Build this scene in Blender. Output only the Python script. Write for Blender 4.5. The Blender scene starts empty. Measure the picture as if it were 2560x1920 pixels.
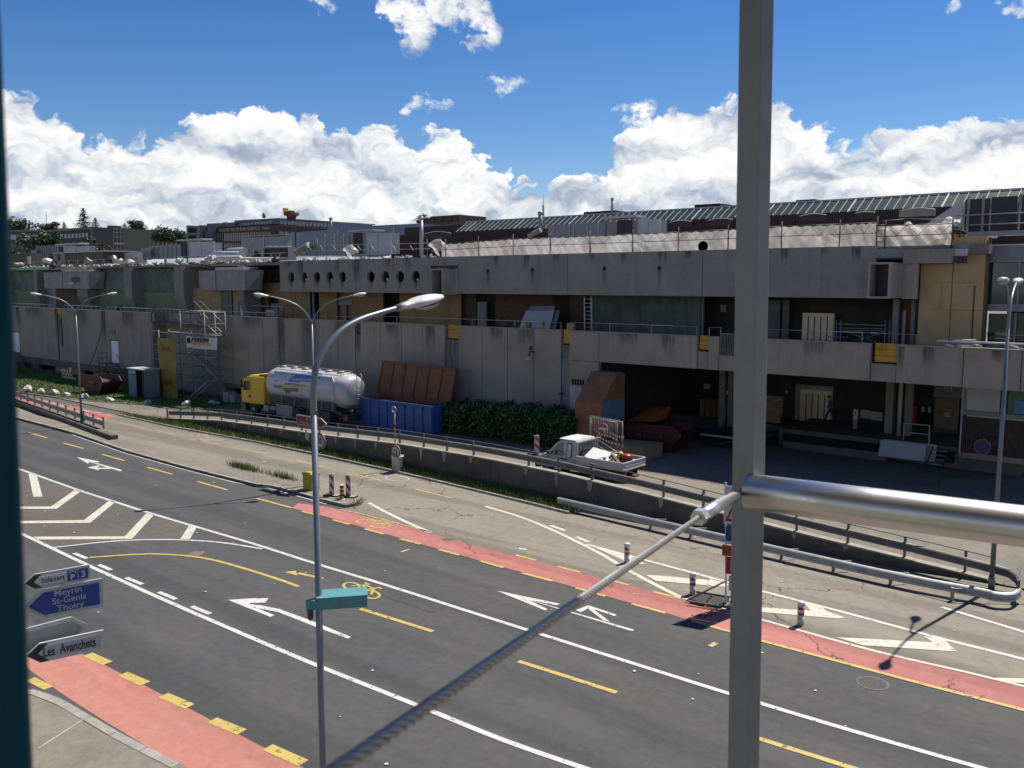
import bpy, bmesh, math, random
from mathutils import Vector, Matrix
random.seed(7)
sc = bpy.context.scene
COL = sc.collection

# ---------------------------------------------------------------- camera
H = 10.5                                   # eye height above the main road
F_PX, PITCH, YAW = 2200.0, math.atan(254/2200.0), math.radians(130.1)
FW = Vector((math.cos(YAW)*math.cos(PITCH), math.sin(YAW)*math.cos(PITCH), -math.sin(PITCH)))
RT = Vector((math.sin(YAW), -math.cos(YAW), 0))
UP = RT.cross(FW)
EYE = Vector((0, 0, H))
cd = bpy.data.cameras.new('camera'); cam = bpy.data.objects.new('camera', cd); COL.objects.link(cam)
cam.location = EYE
cam.rotation_euler = Matrix((RT, UP, -FW)).transposed().to_euler()
cd.sensor_width = 36; cd.lens = 36*F_PX/2560; cd.clip_start = 0.02; cd.clip_end = 6000
cd.dof.use_dof = True; cd.dof.focus_distance = 45; cd.dof.aperture_fstop = 15
sc.camera = cam

# ---------------------------------------------------------------- exposure, sun, sky
sc.render.engine = 'CYCLES'
vs = sc.view_settings
vs.view_transform = 'Standard'; vs.look = 'None'; vs.gamma = 1; vs.use_curve_mapping = False
vs.exposure = 0.7; GAIN = 2**vs.exposure
SUN_EL = math.radians(58); SUN_AZ = math.radians(9)      # azimuth from +Y towards +X
sd = bpy.data.lights.new('sun', 'SUN'); sd.energy = 5.0; sd.angle = math.radians(.53); sd.color = (1, .93, .82)
sun = bpy.data.objects.new('sun', sd); COL.objects.link(sun)
sdir = Vector((math.sin(SUN_AZ)*math.cos(SUN_EL), math.cos(SUN_AZ)*math.cos(SUN_EL), math.sin(SUN_EL)))
sun.rotation_euler = sdir.to_track_quat('Z', 'Y').to_euler()
sun.location = sdir*60

class NT:
    """small helper for node trees"""
    def __init__(s, tree): s.t = tree; s.n = tree.nodes; s.l = tree.links
    def new(s, typ, **kw):
        n = s.n.new(typ)
        for k, v in kw.items(): setattr(n, k, v)
        return n
    def set(s, sock, val):
        if isinstance(val, bpy.types.NodeSocket): s.l.new(val, sock)
        else: sock.default_value = val
    def math(s, op, a, b=None, c=None, clamp=False):
        n = s.new('ShaderNodeMath', operation=op, use_clamp=clamp)
        s.set(n.inputs[0], a)
        if b is not None: s.set(n.inputs[1], b)
        if c is not None: s.set(n.inputs[2], c)
        return n.outputs[0]
    def vmath(s, op, a, b=None, scale=None):
        n = s.new('ShaderNodeVectorMath', operation=op)
        s.set(n.inputs[0], a)
        if b is not None: s.set(n.inputs[1], b)
        if scale is not None: s.set(n.inputs['Scale'], scale)
        return n.outputs[0]
    def noise(s, vec, scale, detail=4, rough=.55, col=False, dist=0):
        n = s.new('ShaderNodeTexNoise'); s.set(n.inputs['Vector'], vec)
        s.set(n.inputs['Scale'], scale); n.inputs['Detail'].default_value = detail
        n.inputs['Roughness'].default_value = rough; n.inputs['Distortion'].default_value = dist
        return n.outputs['Color' if col else 'Fac']
    def ramp(s, fac, stops, interp='LINEAR'):
        n = s.new('ShaderNodeValToRGB'); s.set(n.inputs[0], fac); cr = n.color_ramp; cr.interpolation = interp
        while len(cr.elements) > len(stops): cr.elements.remove(cr.elements[-1])
        while len(cr.elements) < len(stops): cr.elements.new(.5)
        for e, (p, c) in zip(cr.elements, stops):
            e.position = p; e.color = (c, c, c, 1) if not hasattr(c, '__len__') else (*c, 1)
        return n.outputs[0]
    def mix(s, fac, a, b, blend='MIX'):
        n = s.new('ShaderNodeMix', data_type='RGBA', blend_type=blend)
        s.set(n.inputs[0], fac)
        for sock, v in ((n.inputs[6], a), (n.inputs[7], b)):
            s.set(sock, v if isinstance(v, bpy.types.NodeSocket) else (*v[:3], 1))
        return n.outputs[2]
    def smooth(s, x, lo, hi):
        n = s.new('ShaderNodeMapRange', interpolation_type='SMOOTHSTEP'); s.set(n.inputs[0], x)
        s.set(n.inputs[1], lo); s.set(n.inputs[2], hi); n.inputs[3].default_value = 0; n.inputs[4].default_value = 1
        return n.outputs[0]

wd = bpy.data.worlds.new('World'); sc.world = wd; wd.use_nodes = True
def build_sky():
    t = NT(wd.node_tree); t.n.clear()
    out = t.new('ShaderNodeOutputWorld'); bg = t.new('ShaderNodeBackground'); bg.inputs[1].default_value = SKY_STR
    t.l.new(bg.outputs[0], out.inputs[0])
    sky = t.new('ShaderNodeTexSky', sky_type='NISHITA')
    sky.sun_disc = False; sky.sun_elevation = SUN_EL; sky.sun_rotation = SUN_AZ
    sky.altitude = 400; sky.air_density = 1.0; sky.dust_density = .1; sky.ozone_density = 3.0
    hs = t.new('ShaderNodeHueSaturation'); hs.inputs['Hue'].default_value = .511; hs.inputs['Saturation'].default_value = 1.34; hs.inputs['Value'].default_value = 1.2
    t.l.new(sky.outputs[0], hs.inputs['Color'])
    tc = t.new('ShaderNodeTexCoord'); x = t.new('ShaderNodeSeparateXYZ'); t.l.new(tc.outputs['Generated'], x.inputs[0])
    az0 = t.math('ARCTAN2', x.outputs[0], x.outputs[1]); el0 = t.math('ARCSINE', x.outputs[2])
    def comb(a, e): n = t.new('ShaderNodeCombineXYZ'); t.set(n.inputs[0], a); t.set(n.inputs[1], e); return n.outputs[0]
    def n2(vec, scale, detail, rough, col=False):
        n = t.new('ShaderNodeTexNoise', noise_dimensions='2D'); t.l.new(vec, n.inputs['Vector']); n.inputs['Scale'].default_value = scale
        n.inputs['Detail'].default_value = detail; n.inputs['Roughness'].default_value = rough; return n.outputs['Color' if col else 'Fac']
    p0 = comb(az0, t.math('MULTIPLY', el0, 1.35))
    # ragged outline: the direction is jogged before it is looked up
    wv = t.vmath('SUBTRACT', n2(p0, 24, 5, .52, True), (.5, .5, .5))
    ws = t.new('ShaderNodeSeparateXYZ'); t.l.new(wv, ws.inputs[0])
    az = t.math('ADD', az0, t.math('MULTIPLY', ws.outputs[0], .05)); el = t.math('ADD', el0, t.math('MULTIPLY', ws.outputs[1], .042))
    prof = []
    for u, v in ((-240,240),(-120,195),(-50,215),(0,228),(40,250),(70,262),(105,258),(150,285),(200,330),(240,362),(275,340),(300,330),(370,333),(405,350),(450,318),(500,290),(560,278),(610,262),(700,256),(795,258),(812,310),(840,345),(880,345),(920,335),(1000,318),(1060,345),(1085,322),(1140,330),(1165,362),(1240,378),(1285,430),(1300,462),(1335,478),(1400,446),(1490,420),(1525,360),(1545,312),(1580,300),(1650,298),(1690,268),(1740,255),(1800,238),(1860,240),(1920,262),(1960,285),(2010,300),(2060,335),(2140,348),(2180,325),(2240,303),(2330,300),(2420,302),(2500,298),(2560,285),(2640,250),(2760,270)):
        a = math.atan((u-1280)/2214.7); prof.append((-40.1+math.degrees(a), math.atan((706-v)/2214.7*math.cos(a))))
    fc = t.new('ShaderNodeFloatCurve'); c = fc.mapping.curves[0]; A0, A1 = -76.0, -4.0
    prof = [(A0, .19)]+prof+[(A1, .19)]
    pts = [((a-A0)/(A1-A0), e*3) for a, e in prof]
    c.points[0].location = pts[0]; c.points[-1].location = pts[-1]
    for p in pts[1:-1]: c.points.new(*p)
    fc.mapping.update()
    t.l.new(t.math('MULTIPLY_ADD', az, 180/math.pi/(A1-A0), -A0/(A1-A0), clamp=True), fc.inputs['Value'])
    top = t.math('DIVIDE', fc.outputs[0], 3.0)
    def puffs(p):
        v = t.new('ShaderNodeTexVoronoi', feature='F1', voronoi_dimensions='2D'); t.l.new(p, v.inputs['Vector']); v.inputs['Scale'].default_value = 15;
        v.inputs['Detail'].default_value = 3.2; v.inputs['Roughness'].default_value = .58; v.inputs['Lacunarity'].default_value = 2.2; v.normalize = True
        return v.outputs['Distance']
    pw_ = comb(az, t.math('MULTIPLY', el, 1.35))
    b0 = puffs(pw_); b1 = puffs(t.vmath('ADD', pw_, (.003, .012, 0)))
    depth = t.math('SUBTRACT', t.math('SUBTRACT', top, .009), el)
    bank = t.smooth(t.math('SUBTRACT', depth, t.math('MULTIPLY', t.math('SUBTRACT', b0, .3), .085)), -.003, .006)
    loose = None
    for u, v, ru, rv, s in ((1045,85,62,70,1),(1010,55,40,40,1),(1120,40,80,48,1),(1195,55,48,50,1),(1225,90,24,60,1),(1190,135,26,26,.9),(1010,125,20,26,.8),(832,42,26,26,.75),(1262,220,52,26,.75),(1090,275,58,14,.5),(1030,280,26,18,.6),(2330,50,24,22,.7),(2345,15,20,16,.6),(2520,8,62,30,.95),(1585,290,50,26,.9)):
        a = math.atan((u-1280)/2214.7); ca = math.radians(-40.1)+a; ce = math.atan((706-v)/2214.7*math.cos(a))
        dx = t.math('MULTIPLY', t.math('SUBTRACT', az, ca), 2214.7/ru); dy = t.math('MULTIPLY', t.math('SUBTRACT', el, ce), 2214.7/rv)
        q = t.math('MULTIPLY', t.math('SUBTRACT', 1.25, t.math('MULTIPLY_ADD', dx, dx, t.math('MULTIPLY', dy, dy))), s)
        loose = q if loose is None else t.math('MAXIMUM', loose, q)
    fib = n2(p0, 48, 5, .68)
    loose = t.smooth(t.math('ADD', loose, t.math('MULTIPLY', t.math('SUBTRACT', fib, .55), 3.2)), -.1, 1.1)
    # the same scattered cumulus over the rest of the sky, higher than the view
    d3 = t.noise(tc.outputs['Generated'], 3.1, 4, .6)
    scat = t.math('MULTIPLY', t.smooth(d3, .56, .66), t.smooth(el0, .38, .55))
    loose = t.math('MAXIMUM', loose, scat)
    mask = t.math('MAXIMUM', bank, loose)
    emb = t.math('SUBTRACT', b1, b0)
    st = comb(az, t.math('MULTIPLY', el, 2.6)); g0 = n2(st, 7.5, 4, .55); g1 = n2(t.vmath('ADD', st, (.01, .07, 0)), 7.5, 4, .55)
    big = t.math('SUBTRACT', g0, g1)
    lit = t.math('ADD', .93, t.math('ADD', t.math('MULTIPLY', emb, 1.35), t.math('MULTIPLY', big, 1.5)))
    low = t.smooth(depth, .045, .17)
    lit = t.math('SUBTRACT', lit, t.math('MULTIPLY', low, t.math('ADD', .2, t.math('MULTIPLY', t.smooth(g0, .42, .6), .44))))
    ccol = t.ramp(t.math('MULTIPLY', lit, .8, clamp=True), [(.1, (.24, .3, .42)), (.4, (.45, .52, .64)), (.6, (.68, .73, .8)), (.76, (.88, .9, .92)), (.92, (1.02, 1.01, 1.0))])
    ccol = t.vmath('SCALE', ccol, scale=1.0/SKY_STR/GAIN)
    fin = t.mix(mask, hs.outputs['Color'], ccol)
    fin = t.mix(t.math('MULTIPLY', t.smooth(el0, .06, -.02), .5), fin, tuple(c_/SKY_STR/GAIN for c_ in (.62, .68, .76)))
    t.l.new(fin, bg.inputs[0])
    wd.cycles.sampling_method = 'MANUAL'; wd.cycles.sample_map_resolution = 512
SKY_STR = .052
build_sky()

# ---------------------------------------------------------------- helpers
def ray(u, v): return FW*F_PX + RT*(u-1280) + UP*(960-v)
def G(u, v, z=0.0):                       # photograph point -> place on a level z
    d = ray(u, v); return EYE + d*((z-H)/d.z)
def W(u, v, Y):                           # photograph point -> place on the plane Y (parallel to the facade)
    d = ray(u, v); return EYE + d*(Y/d.y)
def WX(u, v, X):
    d = ray(u, v); return EYE + d*(X/d.x)
PMX = {}
class MB:
    def __init__(s): s.v = []; s.f = []; s.sm = []
    def _add(s, vs, fs, smooth=False):
        o = len(s.v); s.v += [Vector(p) for p in vs]; s.f += [tuple(o+i for i in f) for f in fs]; s.sm += [smooth]*len(fs); return s
    def box(s, x0, y0, z0, x1, y1, z1):
        if x0 > x1: x0, x1 = x1, x0
        if y0 > y1: y0, y1 = y1, y0
        if z0 > z1: z0, z1 = z1, z0
        return s._add([(x0,y0,z0),(x1,y0,z0),(x1,y1,z0),(x0,y1,z0),(x0,y0,z1),(x1,y0,z1),(x1,y1,z1),(x0,y1,z1)],
                      [(0,3,2,1),(4,5,6,7),(0,1,5,4),(1,2,6,5),(2,3,7,6),(3,0,4,7)])
    def cbox(s, c, size, rz=0.0, rx=0.0, ry=0.0):
        m = Matrix.Translation(Vector(c)) @ Matrix.Rotation(rz,4,'Z') @ Matrix.Rotation(ry,4,'Y') @ Matrix.Rotation(rx,4,'X')
        a, b, h = size[0]/2, size[1]/2, size[2]/2
        P = [m @ Vector(p) for p in ((-a,-b,-h),(a,-b,-h),(a,b,-h),(-a,b,-h),(-a,-b,h),(a,-b,h),(a,b,h),(-a,b,h))]
        return s._add(P, [(0,3,2,1),(4,5,6,7),(0,1,5,4),(1,2,6,5),(2,3,7,6),(3,0,4,7)])
    def prism(s, pts, vec):
        vec = Vector(vec); n = len(pts); P = [Vector(p) for p in pts]
        nrm = Vector((0,0,0))
        for i in range(n): nrm += P[i].cross(P[(i+1) % n])
        if nrm.dot(vec) > 0: P = P[::-1]
        Q = P + [p+vec for p in P]
        return s._add(Q, [tuple(range(n)), tuple(range(2*n-1, n-1, -1))] + [((i+1) % n, i, n+i, n+(i+1) % n) for i in range(n)])
    def poly(s, pts): return s._add(pts, [tuple(range(len(pts)))])
    def tube(s, pts, r, n=8, caps=True, smooth=True, squash=1.0):
        pts = [Vector(p) for p in pts]; rs = r if hasattr(r, '__len__') else [r]*len(pts)
        vs, fs = [], []; prev = None
        for i, p in enumerate(pts):
            d = (pts[min(i+1, len(pts)-1)]-pts[max(i-1, 0)]).normalized()
            if prev is None:
                a = Vector((0,0,1)) if abs(d.z) < .9 else Vector((1,0,0)); x = d.cross(a).normalized()
            else: x = (prev - d*prev.dot(d)).normalized()
            prev = x; y = d.cross(x)
            for k in range(n):
                q = 2*math.pi*k/n; vs.append(p + (x*math.cos(q) + y*math.sin(q)*squash)*rs[i])
        for i in range(len(pts)-1):
            for k in range(n):
                fs.append((i*n+k, i*n+(k+1) % n, (i+1)*n+(k+1) % n, (i+1)*n+k))
        o = len(s.v); s._add(vs, fs, smooth)
        if caps: s.f += [tuple(o+k for k in range(n-1,-1,-1)), tuple(o+(len(pts)-1)*n+k for k in range(n))]; s.sm += [False, False]
        return s
    def beam(s, p, q, w, h=None, up=(0,0,1)):
        p, q = Vector(p), Vector(q); h = h or w; d = (q-p).normalized(); u = Vector(up)
        if abs(d.dot(u)) > .95: u = Vector((1,0,0))
        x = d.cross(u).normalized()*w/2; y = x.cross(d).normalized()*h/2
        P = [p-x-y, p+x-y, p+x+y, p-x+y, q-x-y, q+x-y, q+x+y, q-x+y]
        return s._add(P, [(0,3,2,1),(4,5,6,7),(0,1,5,4),(1,2,6,5),(2,3,7,6),(3,0,4,7)])
    def lathe(s, prof, c=(0,0,0), n=16, axis='Z', smooth=True):
        c = Vector(c); vs, fs = [], []
        for r, z in prof:
            for k in range(n):
                a = 2*math.pi*k/n; x, y = r*math.cos(a), r*math.sin(a)
                vs.append(c + Vector({'Z':(x,y,z), 'X':(z,x,y), 'Y':(y,z,x)}[axis]))
        for i in range(len(prof)-1):
            for k in range(n): fs.append((i*n+k, i*n+(k+1) % n, (i+1)*n+(k+1) % n, (i+1)*n+k))
        s._add(vs, fs, smooth)
        o = len(s.v)-len(vs); s.f += [tuple(o+k for k in range(n-1,-1,-1)), tuple(o+(len(prof)-1)*n+k for k in range(n))]; s.sm += [False, False]
        return s
    def loft(s, rings, smooth=True, caps=True):
        n = len(rings[0]); vs = [p for r in rings for p in r]
        fs = [(i*n+k, i*n+(k+1) % n, (i+1)*n+(k+1) % n, (i+1)*n+k) for i in range(len(rings)-1) for k in range(n)]
        s._add(vs, fs, smooth)
        if caps: o = len(s.v)-len(vs); s.f += [tuple(o+k for k in range(n-1,-1,-1)), tuple(o+(len(rings)-1)*n+k for k in range(n))]; s.sm += [False, False]
        return s
    def sheet(s, fn, nu, nv, smooth=True):
        vs = [fn(i/nu, j/nv) for j in range(nv+1) for i in range(nu+1)]
        return s._add(vs, [(j*(nu+1)+i, j*(nu+1)+i+1, (j+1)*(nu+1)+i+1, (j+1)*(nu+1)+i) for j in range(nv) for i in range(nu)], smooth)
    def build(s, name, mat, parent=None, bevel=0, fixn=False):
        me = bpy.data.meshes.new(name)
        if parent is not None:
            inv = PMX[parent.name].inverted(); vv = [inv @ p for p in s.v]; M4 = PMX[parent.name]
        else:
            xs = [p.x for p in s.v]; ys = [p.y for p in s.v]; b = Vector(((min(xs)+max(xs))/2, (min(ys)+max(ys))/2, min(p.z for p in s.v)))
            M4 = Matrix.Translation(b); vv = [p-b for p in s.v]
        me.from_pydata([tuple(p) for p in vv], [], s.f)
        me.polygons.foreach_set('use_smooth', s.sm)
        me.materials.append(mat)
        if fixn:
            bm = bmesh.new(); bm.from_mesh(me); bmesh.ops.recalc_face_normals(bm, faces=bm.faces); bm.to_mesh(me); bm.free()
        o = bpy.data.objects.new(name, me); COL.objects.link(o)
        if parent is not None: o.parent = parent
        else: o.location = M4.translation
        PMX[o.name] = M4
        if bevel:
            m = o.modifiers.new('bevel', 'BEVEL'); m.width = bevel; m.segments = 2; m.limit_method = 'ANGLE'
        return o
def tag(o, label=None, cat=None, group=None, kind=None):
    if label: o['label'] = label
    if cat: o['category'] = cat
    if group: o['group'] = group
    if kind: o['kind'] = kind
    return o
def thing(name, loc, label, cat, group=None, rz=0.0):
    o = bpy.data.objects.new(name, None); COL.objects.link(o); o.empty_display_size = .3
    o.location = loc; o.rotation_euler = (0,0,rz)
    PMX[o.name] = Matrix.Translation(Vector(loc)) @ Matrix.Rotation(rz, 4, 'Z')
    return tag(o, label, cat, group)
def place(o, loc, rz=0.0, tilt=None):
    """move a thing that was modelled round the world origin"""
    o.location = loc; o.rotation_euler = (tilt or 0, 0, rz)
    PMX[o.name] = Matrix.Translation(Vector(loc)) @ Matrix.Rotation(rz, 4, 'Z')
def dup(o, loc=None, rz=None, label=None, parent=None, scale=None):
    c = o.copy(); COL.objects.link(c)
    if parent is not None: c.parent = parent
    if loc is not None: c.location = loc
    if rz is not None: c.rotation_euler = (0,0,rz)
    if scale is not None: c.scale = (scale,)*3
    if label: c['label'] = label
    for ch in list(o.children): dup(ch, parent=c)
    PMX[c.name] = Matrix.Translation(c.location) @ Matrix.Rotation(c.rotation_euler.z, 4, 'Z')
    return c

# ---------------------------------------------------------------- materials
MT = {}
KEEPS = ('concrete','osb','net_','tarp_dark','insul','door_white','hvac','school','office','hall','blind','rust','blue_container','cream','brown_clad','dark_','black','glass','galv','rail_grey','scaf','steel','lamp_pole','leaf','skin','hair','teal_dark','brown_sign','blue_sign','sign_black')
def lit_col(name, col): return tuple(col) if name.startswith(KEEPS) else tuple(c*.64 for c in col)
def mat(name, col, rough=.7, metal=0.0, var=.18, vs=1.5, fine=0.0, fs=60, bump=0.0, bs=40, streak=0.0, spec=.4, dirt=0.0, coord='Position', tint=None, coat=0.0):
    col = lit_col(name, col); tint = lit_col(name, tint) if tint else None
    m = bpy.data.materials.new(name); m.use_nodes = True; t = NT(m.node_tree); b = t.n['Principled BSDF']
    if coord == 'Position': v = t.new('ShaderNodeNewGeometry').outputs['Position']
    else: v = t.new('ShaderNodeTexCoord').outputs['Object']
    c = t.mix(1, (*col,), (*col,))
    if var:
        n = t.noise(v, vs, 5, .6)
        f = t.ramp(n, [(.25, 1-var), (.75, 1+var)]) if not tint else t.ramp(n, [(.3, (1, 1, 1)), (.7, tint)])
        k = t.new('ShaderNodeMapRange'); t.set(k.inputs[0], n); k.inputs[1].default_value = .28; k.inputs[2].default_value = .72; k.inputs[3].default_value = 1-var; k.inputs[4].default_value = 1+var
        mm = t.new('ShaderNodeVectorMath', operation='SCALE'); t.set(mm.inputs[0], c); t.set(mm.inputs['Scale'], k.outputs[0]); c = mm.outputs[0]
    if tint: c = t.mix(t.smooth(t.noise(v, vs*.6, 4, .6), .45, .65), c, tint)
    if fine:
        k = t.new('ShaderNodeMapRange'); t.set(k.inputs[0], t.noise(v, fs, 3, .7)); k.inputs[1].default_value = .25; k.inputs[2].default_value = .75; k.inputs[3].default_value = 1-fine; k.inputs[4].default_value = 1+fine
        mm = t.new('ShaderNodeVectorMath', operation='SCALE'); t.set(mm.inputs[0], c); t.set(mm.inputs['Scale'], k.outputs[0]); c = mm.outputs[0]
    if streak:      # rain marks running down
        sv = t.vmath('MULTIPLY', v, (1.3, 1.3, .07)); n = t.noise(sv, 1.9, 5, .65)
        c = t.mix(t.math('MULTIPLY', t.smooth(n, .5, .72), streak), c, tuple(x*.42 for x in col))
        n2 = t.noise(t.vmath('MULTIPLY', v, (1, 1, .12)), .8, 4, .6)
        c = t.mix(t.math('MULTIPLY', t.smooth(n2, .55, .7), streak*.6), c, tuple(min(1, x*1.3) for x in col))
    if dirt:
        n = t.noise(v, 7, 6, .7); c = t.mix(t.math('MULTIPLY', t.smooth(n, .5, .72), dirt), c, (.06, .05, .04))
    t.l.new(c, b.inputs['Base Color'])
    b.inputs['Roughness'].default_value = rough; b.inputs['Metallic'].default_value = metal; b.inputs['Specular IOR Level'].default_value = spec
    if coat: b.inputs['Coat Weight'].default_value = coat; b.inputs['Coat Roughness'].default_value = .08
    if bump:
        bn = t.new('ShaderNodeBump'); bn.inputs['Strength'].default_value = bump; bn.inputs['Distance'].default_value = .02
        t.l.new(t.noise(v, bs, 4, .6), bn.inputs['Height']); t.l.new(bn.outputs[0], b.inputs['Normal'])
    MT[name] = m; return m
def road_mat(name, col, warm, track=.0, speck=.25, crack=.0, joint=0.0):
    """asphalt: speckle, blotches, wheel tracks that run along X, a few cracks"""
    col = lit_col(name, col); warm = lit_col(name, warm)
    m = bpy.data.materials.new(name); m.use_nodes = True; t = NT(m.node_tree); b = t.n['Principled BSDF']
    v = t.new('ShaderNodeNewGeometry').outputs['Position']
    n = t.noise(v, .35, 5, .6); c = t.mix(t.smooth(n, .3, .7), col, warm)
    tr = t.noise(t.vmath('MULTIPLY', v, (.022, .62, 1)), 1.0, 3, .55)
    c = t.mix(t.math('MULTIPLY', t.smooth(tr, .42, .62), track), c, tuple(x*.58 for x in col))
    k = t.new('ShaderNodeMapRange'); t.set(k.inputs[0], t.noise(v, 45, 3, .8)); k.inputs[1].default_value = .2; k.inputs[2].default_value = .8; k.inputs[3].default_value = 1-speck; k.inputs[4].default_value = 1+speck
    s = t.new('ShaderNodeVectorMath', operation='SCALE'); t.set(s.inputs[0], c); t.set(s.inputs['Scale'], k.outputs[0]); c = s.outputs[0]
    mo = t.new('ShaderNodeMapRange'); t.set(mo.inputs[0], t.noise(v, 3.2, 8, .72)); mo.inputs[1].default_value = .3; mo.inputs[2].default_value = .7; mo.inputs[3].default_value = 1-speck*.7; mo.inputs[4].default_value = 1+speck*.7
    s2 = t.new('ShaderNodeVectorMath', operation='SCALE'); t.set(s2.inputs[0], c); t.set(s2.inputs['Scale'], mo.outputs[0]); c = s2.outputs[0]
    st = t.smooth(t.noise(v, .9, 7, .72), .58, .7); c = t.mix(t.math('MULTIPLY', st, .4), c, tuple(x*.55 for x in col))
    pl_ = t.smooth(t.noise(t.vmath('MULTIPLY', v, (.12, .5, 1)), 1.0, 4, .6), .56, .66); c = t.mix(t.math('MULTIPLY', pl_, .3), c, tuple(min(1, x*1.35) for x in warm))
    if crack:
        wv = t.vmath('ADD', v, t.vmath('SCALE', t.noise(v, 1.2, 4, .6, col=True), scale=1.4))
        vo = t.new('ShaderNodeTexVoronoi', feature='DISTANCE_TO_EDGE'); t.l.new(wv, vo.inputs['Vector']); vo.inputs['Scale'].default_value = .19
        cr = t.math('MULTIPLY', t.smooth(vo.outputs['Distance'], .008, .002), t.smooth(t.noise(v, .12, 3, .5), .44, .52))
        c = t.mix(t.math('MULTIPLY', cr, crack), c, (.03, .028, .025))
    t.l.new(c, b.inputs['Base Color']); b.inputs['Roughness'].default_value = .85; b.inputs['Specular IOR Level'].default_value = .3
    bn = t.new('ShaderNodeBump'); bn.inputs['Strength'].default_value = .25; bn.inputs['Distance'].default_value = .01
    t.l.new(t.noise(v, 70, 3, .7), bn.inputs['Height']); t.l.new(bn.outputs[0], b.inputs['Normal'])
    MT[name] = m; return m
def paint_mat(name, col, wear=.35):
    """road paint, worn through in spots by mixing towards the asphalt colour"""
    m = bpy.data.materials.new(name); m.use_nodes = True; t = NT(m.node_tree); b = t.n['Principled BSDF']
    v = t.new('ShaderNodeNewGeometry').outputs['Position']
    col = lit_col(name, col)
    w = t.math('MULTIPLY', t.smooth(t.noise(v, 6, 6, .75), .56, .7), wear)
    c = t.mix(t.smooth(t.noise(v, 1.1, 4, .6), .3, .7), col, tuple(x*.86 for x in col)); c = t.mix(w, c, (.07, .07, .07))
    t.l.new(c, b.inputs['Base Color']); b.inputs['Roughness'].default_value = .6
    ch = t.math('MULTIPLY', t.smooth(t.noise(v, 4.5, 9, .78), .56, .6), min(1, wear*1.9)); ch = t.math('MAXIMUM', ch, t.math('MULTIPLY', t.smooth(t.noise(v, 22, 3, .6), .6, .66), wear))
    tp = t.new('ShaderNodeBsdfTransparent'); ms = t.new('ShaderNodeMixShader'); t.set(ms.inputs[0], ch); t.l.new(b.outputs[0], ms.inputs[1]); t.l.new(tp.outputs[0], ms.inputs[2]); t.l.new(ms.outputs[0], t.n['Material Output'].inputs[0])
    MT[name] = m; return m
def band_mat(name, fn):
    m = bpy.data.materials.new(name); m.use_nodes = True; t = NT(m.node_tree); b = t.n['Principled BSDF']; fn(t, b); MT[name] = m; return m

road_mat('asphalt_dark', (.08,.082,.086), (.096,.095,.093), track=.5, crack=.22)
road_mat('asphalt_mid', (.132,.122,.108), (.112,.106,.098), track=.2, crack=.5)
road_mat('asphalt_light', (.285,.258,.21), (.25,.228,.186), track=.75, crack=.9)
road_mat('asphalt_yard', (.25,.226,.185), (.2,.182,.15), track=.2, crack=.8)
road_mat('walk', (.27,.24,.19), (.21,.19,.155), track=0, crack=.4)
road_mat('bike_red', (.47,.165,.15), (.5,.215,.19), track=.4, speck=.2, crack=1.0)
road_mat('bike_red_near', (.52,.21,.165), (.5,.235,.19), track=.3, speck=.2, crack=1.0)
mat('ground', (.16,.16,.12), .9, var=.3, vs=.05)
paint_mat('paint_white', (.72,.72,.69)); paint_mat('paint_cream', (.72,.68,.56), .28); paint_mat('paint_yellow', (.66,.48,.13), .4); paint_mat('paint_yellow_pale', (.62,.48,.2), .6)
mat('concrete', (.27,.236,.19), .88, var=.16, vs=.55, fine=.12, fs=9, bump=.15, bs=14, streak=.22)
mat('concrete_grey', (.235,.218,.19), .88, var=.16, vs=.5, fine=.12, fs=8, bump=.15, bs=12, streak=.25)
mat('concrete_pale', (.29,.265,.235), .85, var=.18, vs=.9, fine=.1, fs=9, bump=.15, streak=.3)
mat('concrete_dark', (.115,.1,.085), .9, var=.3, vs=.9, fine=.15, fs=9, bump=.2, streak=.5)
mat('concrete_wall', (.095,.082,.066), .9, var=.35, vs=.6, fine=.2, fs=8, bump=.25, streak=.55)
mat('kerb_stone', (.36,.34,.3), .85, var=.25, vs=3, fine=.15, fs=40, bump=.2)
mat('osb', (.36,.235,.1), .85, var=.14, vs=.7, fine=.22, fs=18, tint=(.3,.2,.1))
mat('osb_pale', (.42,.31,.165), .85, var=.12, vs=.7, fine=.16, fs=18, tint=(.36,.26,.14))
mat('insul_yellow', (.42,.25,.045), .9, var=.25, vs=2.5, fine=.15, fs=30, bump=.3)
mat('net_green', (.11,.17,.1), .9, var=.35, vs=.8, fine=.15, fs=25)
mat('net_dark', (.12,.165,.13), .9, var=.35, vs=.9)
mat('tarp_dark', (.085,.1,.09), .55, var=.35, vs=.9, bump=.6, bs=3)
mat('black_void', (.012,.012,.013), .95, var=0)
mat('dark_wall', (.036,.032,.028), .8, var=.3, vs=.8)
mat('brown_clad', (.045,.025,.022), .6, var=.2, vs=1)
mat('dark_panel', (.035,.03,.036), .5, var=.2, vs=.6)
mat('galv', (.3,.305,.31), .5, metal=.5, var=.22, vs=3)
mat('galv_dull', (.24,.24,.235), .6, metal=.4, var=.25, vs=2, dirt=.25)
mat('rail_grey', (.125,.122,.116), .6, metal=.35, var=.25, vs=2, dirt=.3)
mat('scaf_steel', (.2,.2,.2), .55, metal=.5, var=.2, vs=3)
mat('steel', (.6,.585,.56), .36, metal=1, var=.08, vs=8)
mat('steel_brushed', (.2,.212,.222), .48, metal=.4, var=.1, vs=14)
mat('lamp_pole', (.15,.172,.195), .42, metal=.5, var=.15, vs=2)
mat('lamp_head', (.78,.78,.76), .35, var=.08, vs=4)
mat('duct', (.66,.66,.65), .42, metal=.45, var=.1, vs=3)
mat('hvac', (.2,.212,.23), .5, metal=.2, var=.15, vs=.8, dirt=.1)
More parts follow.
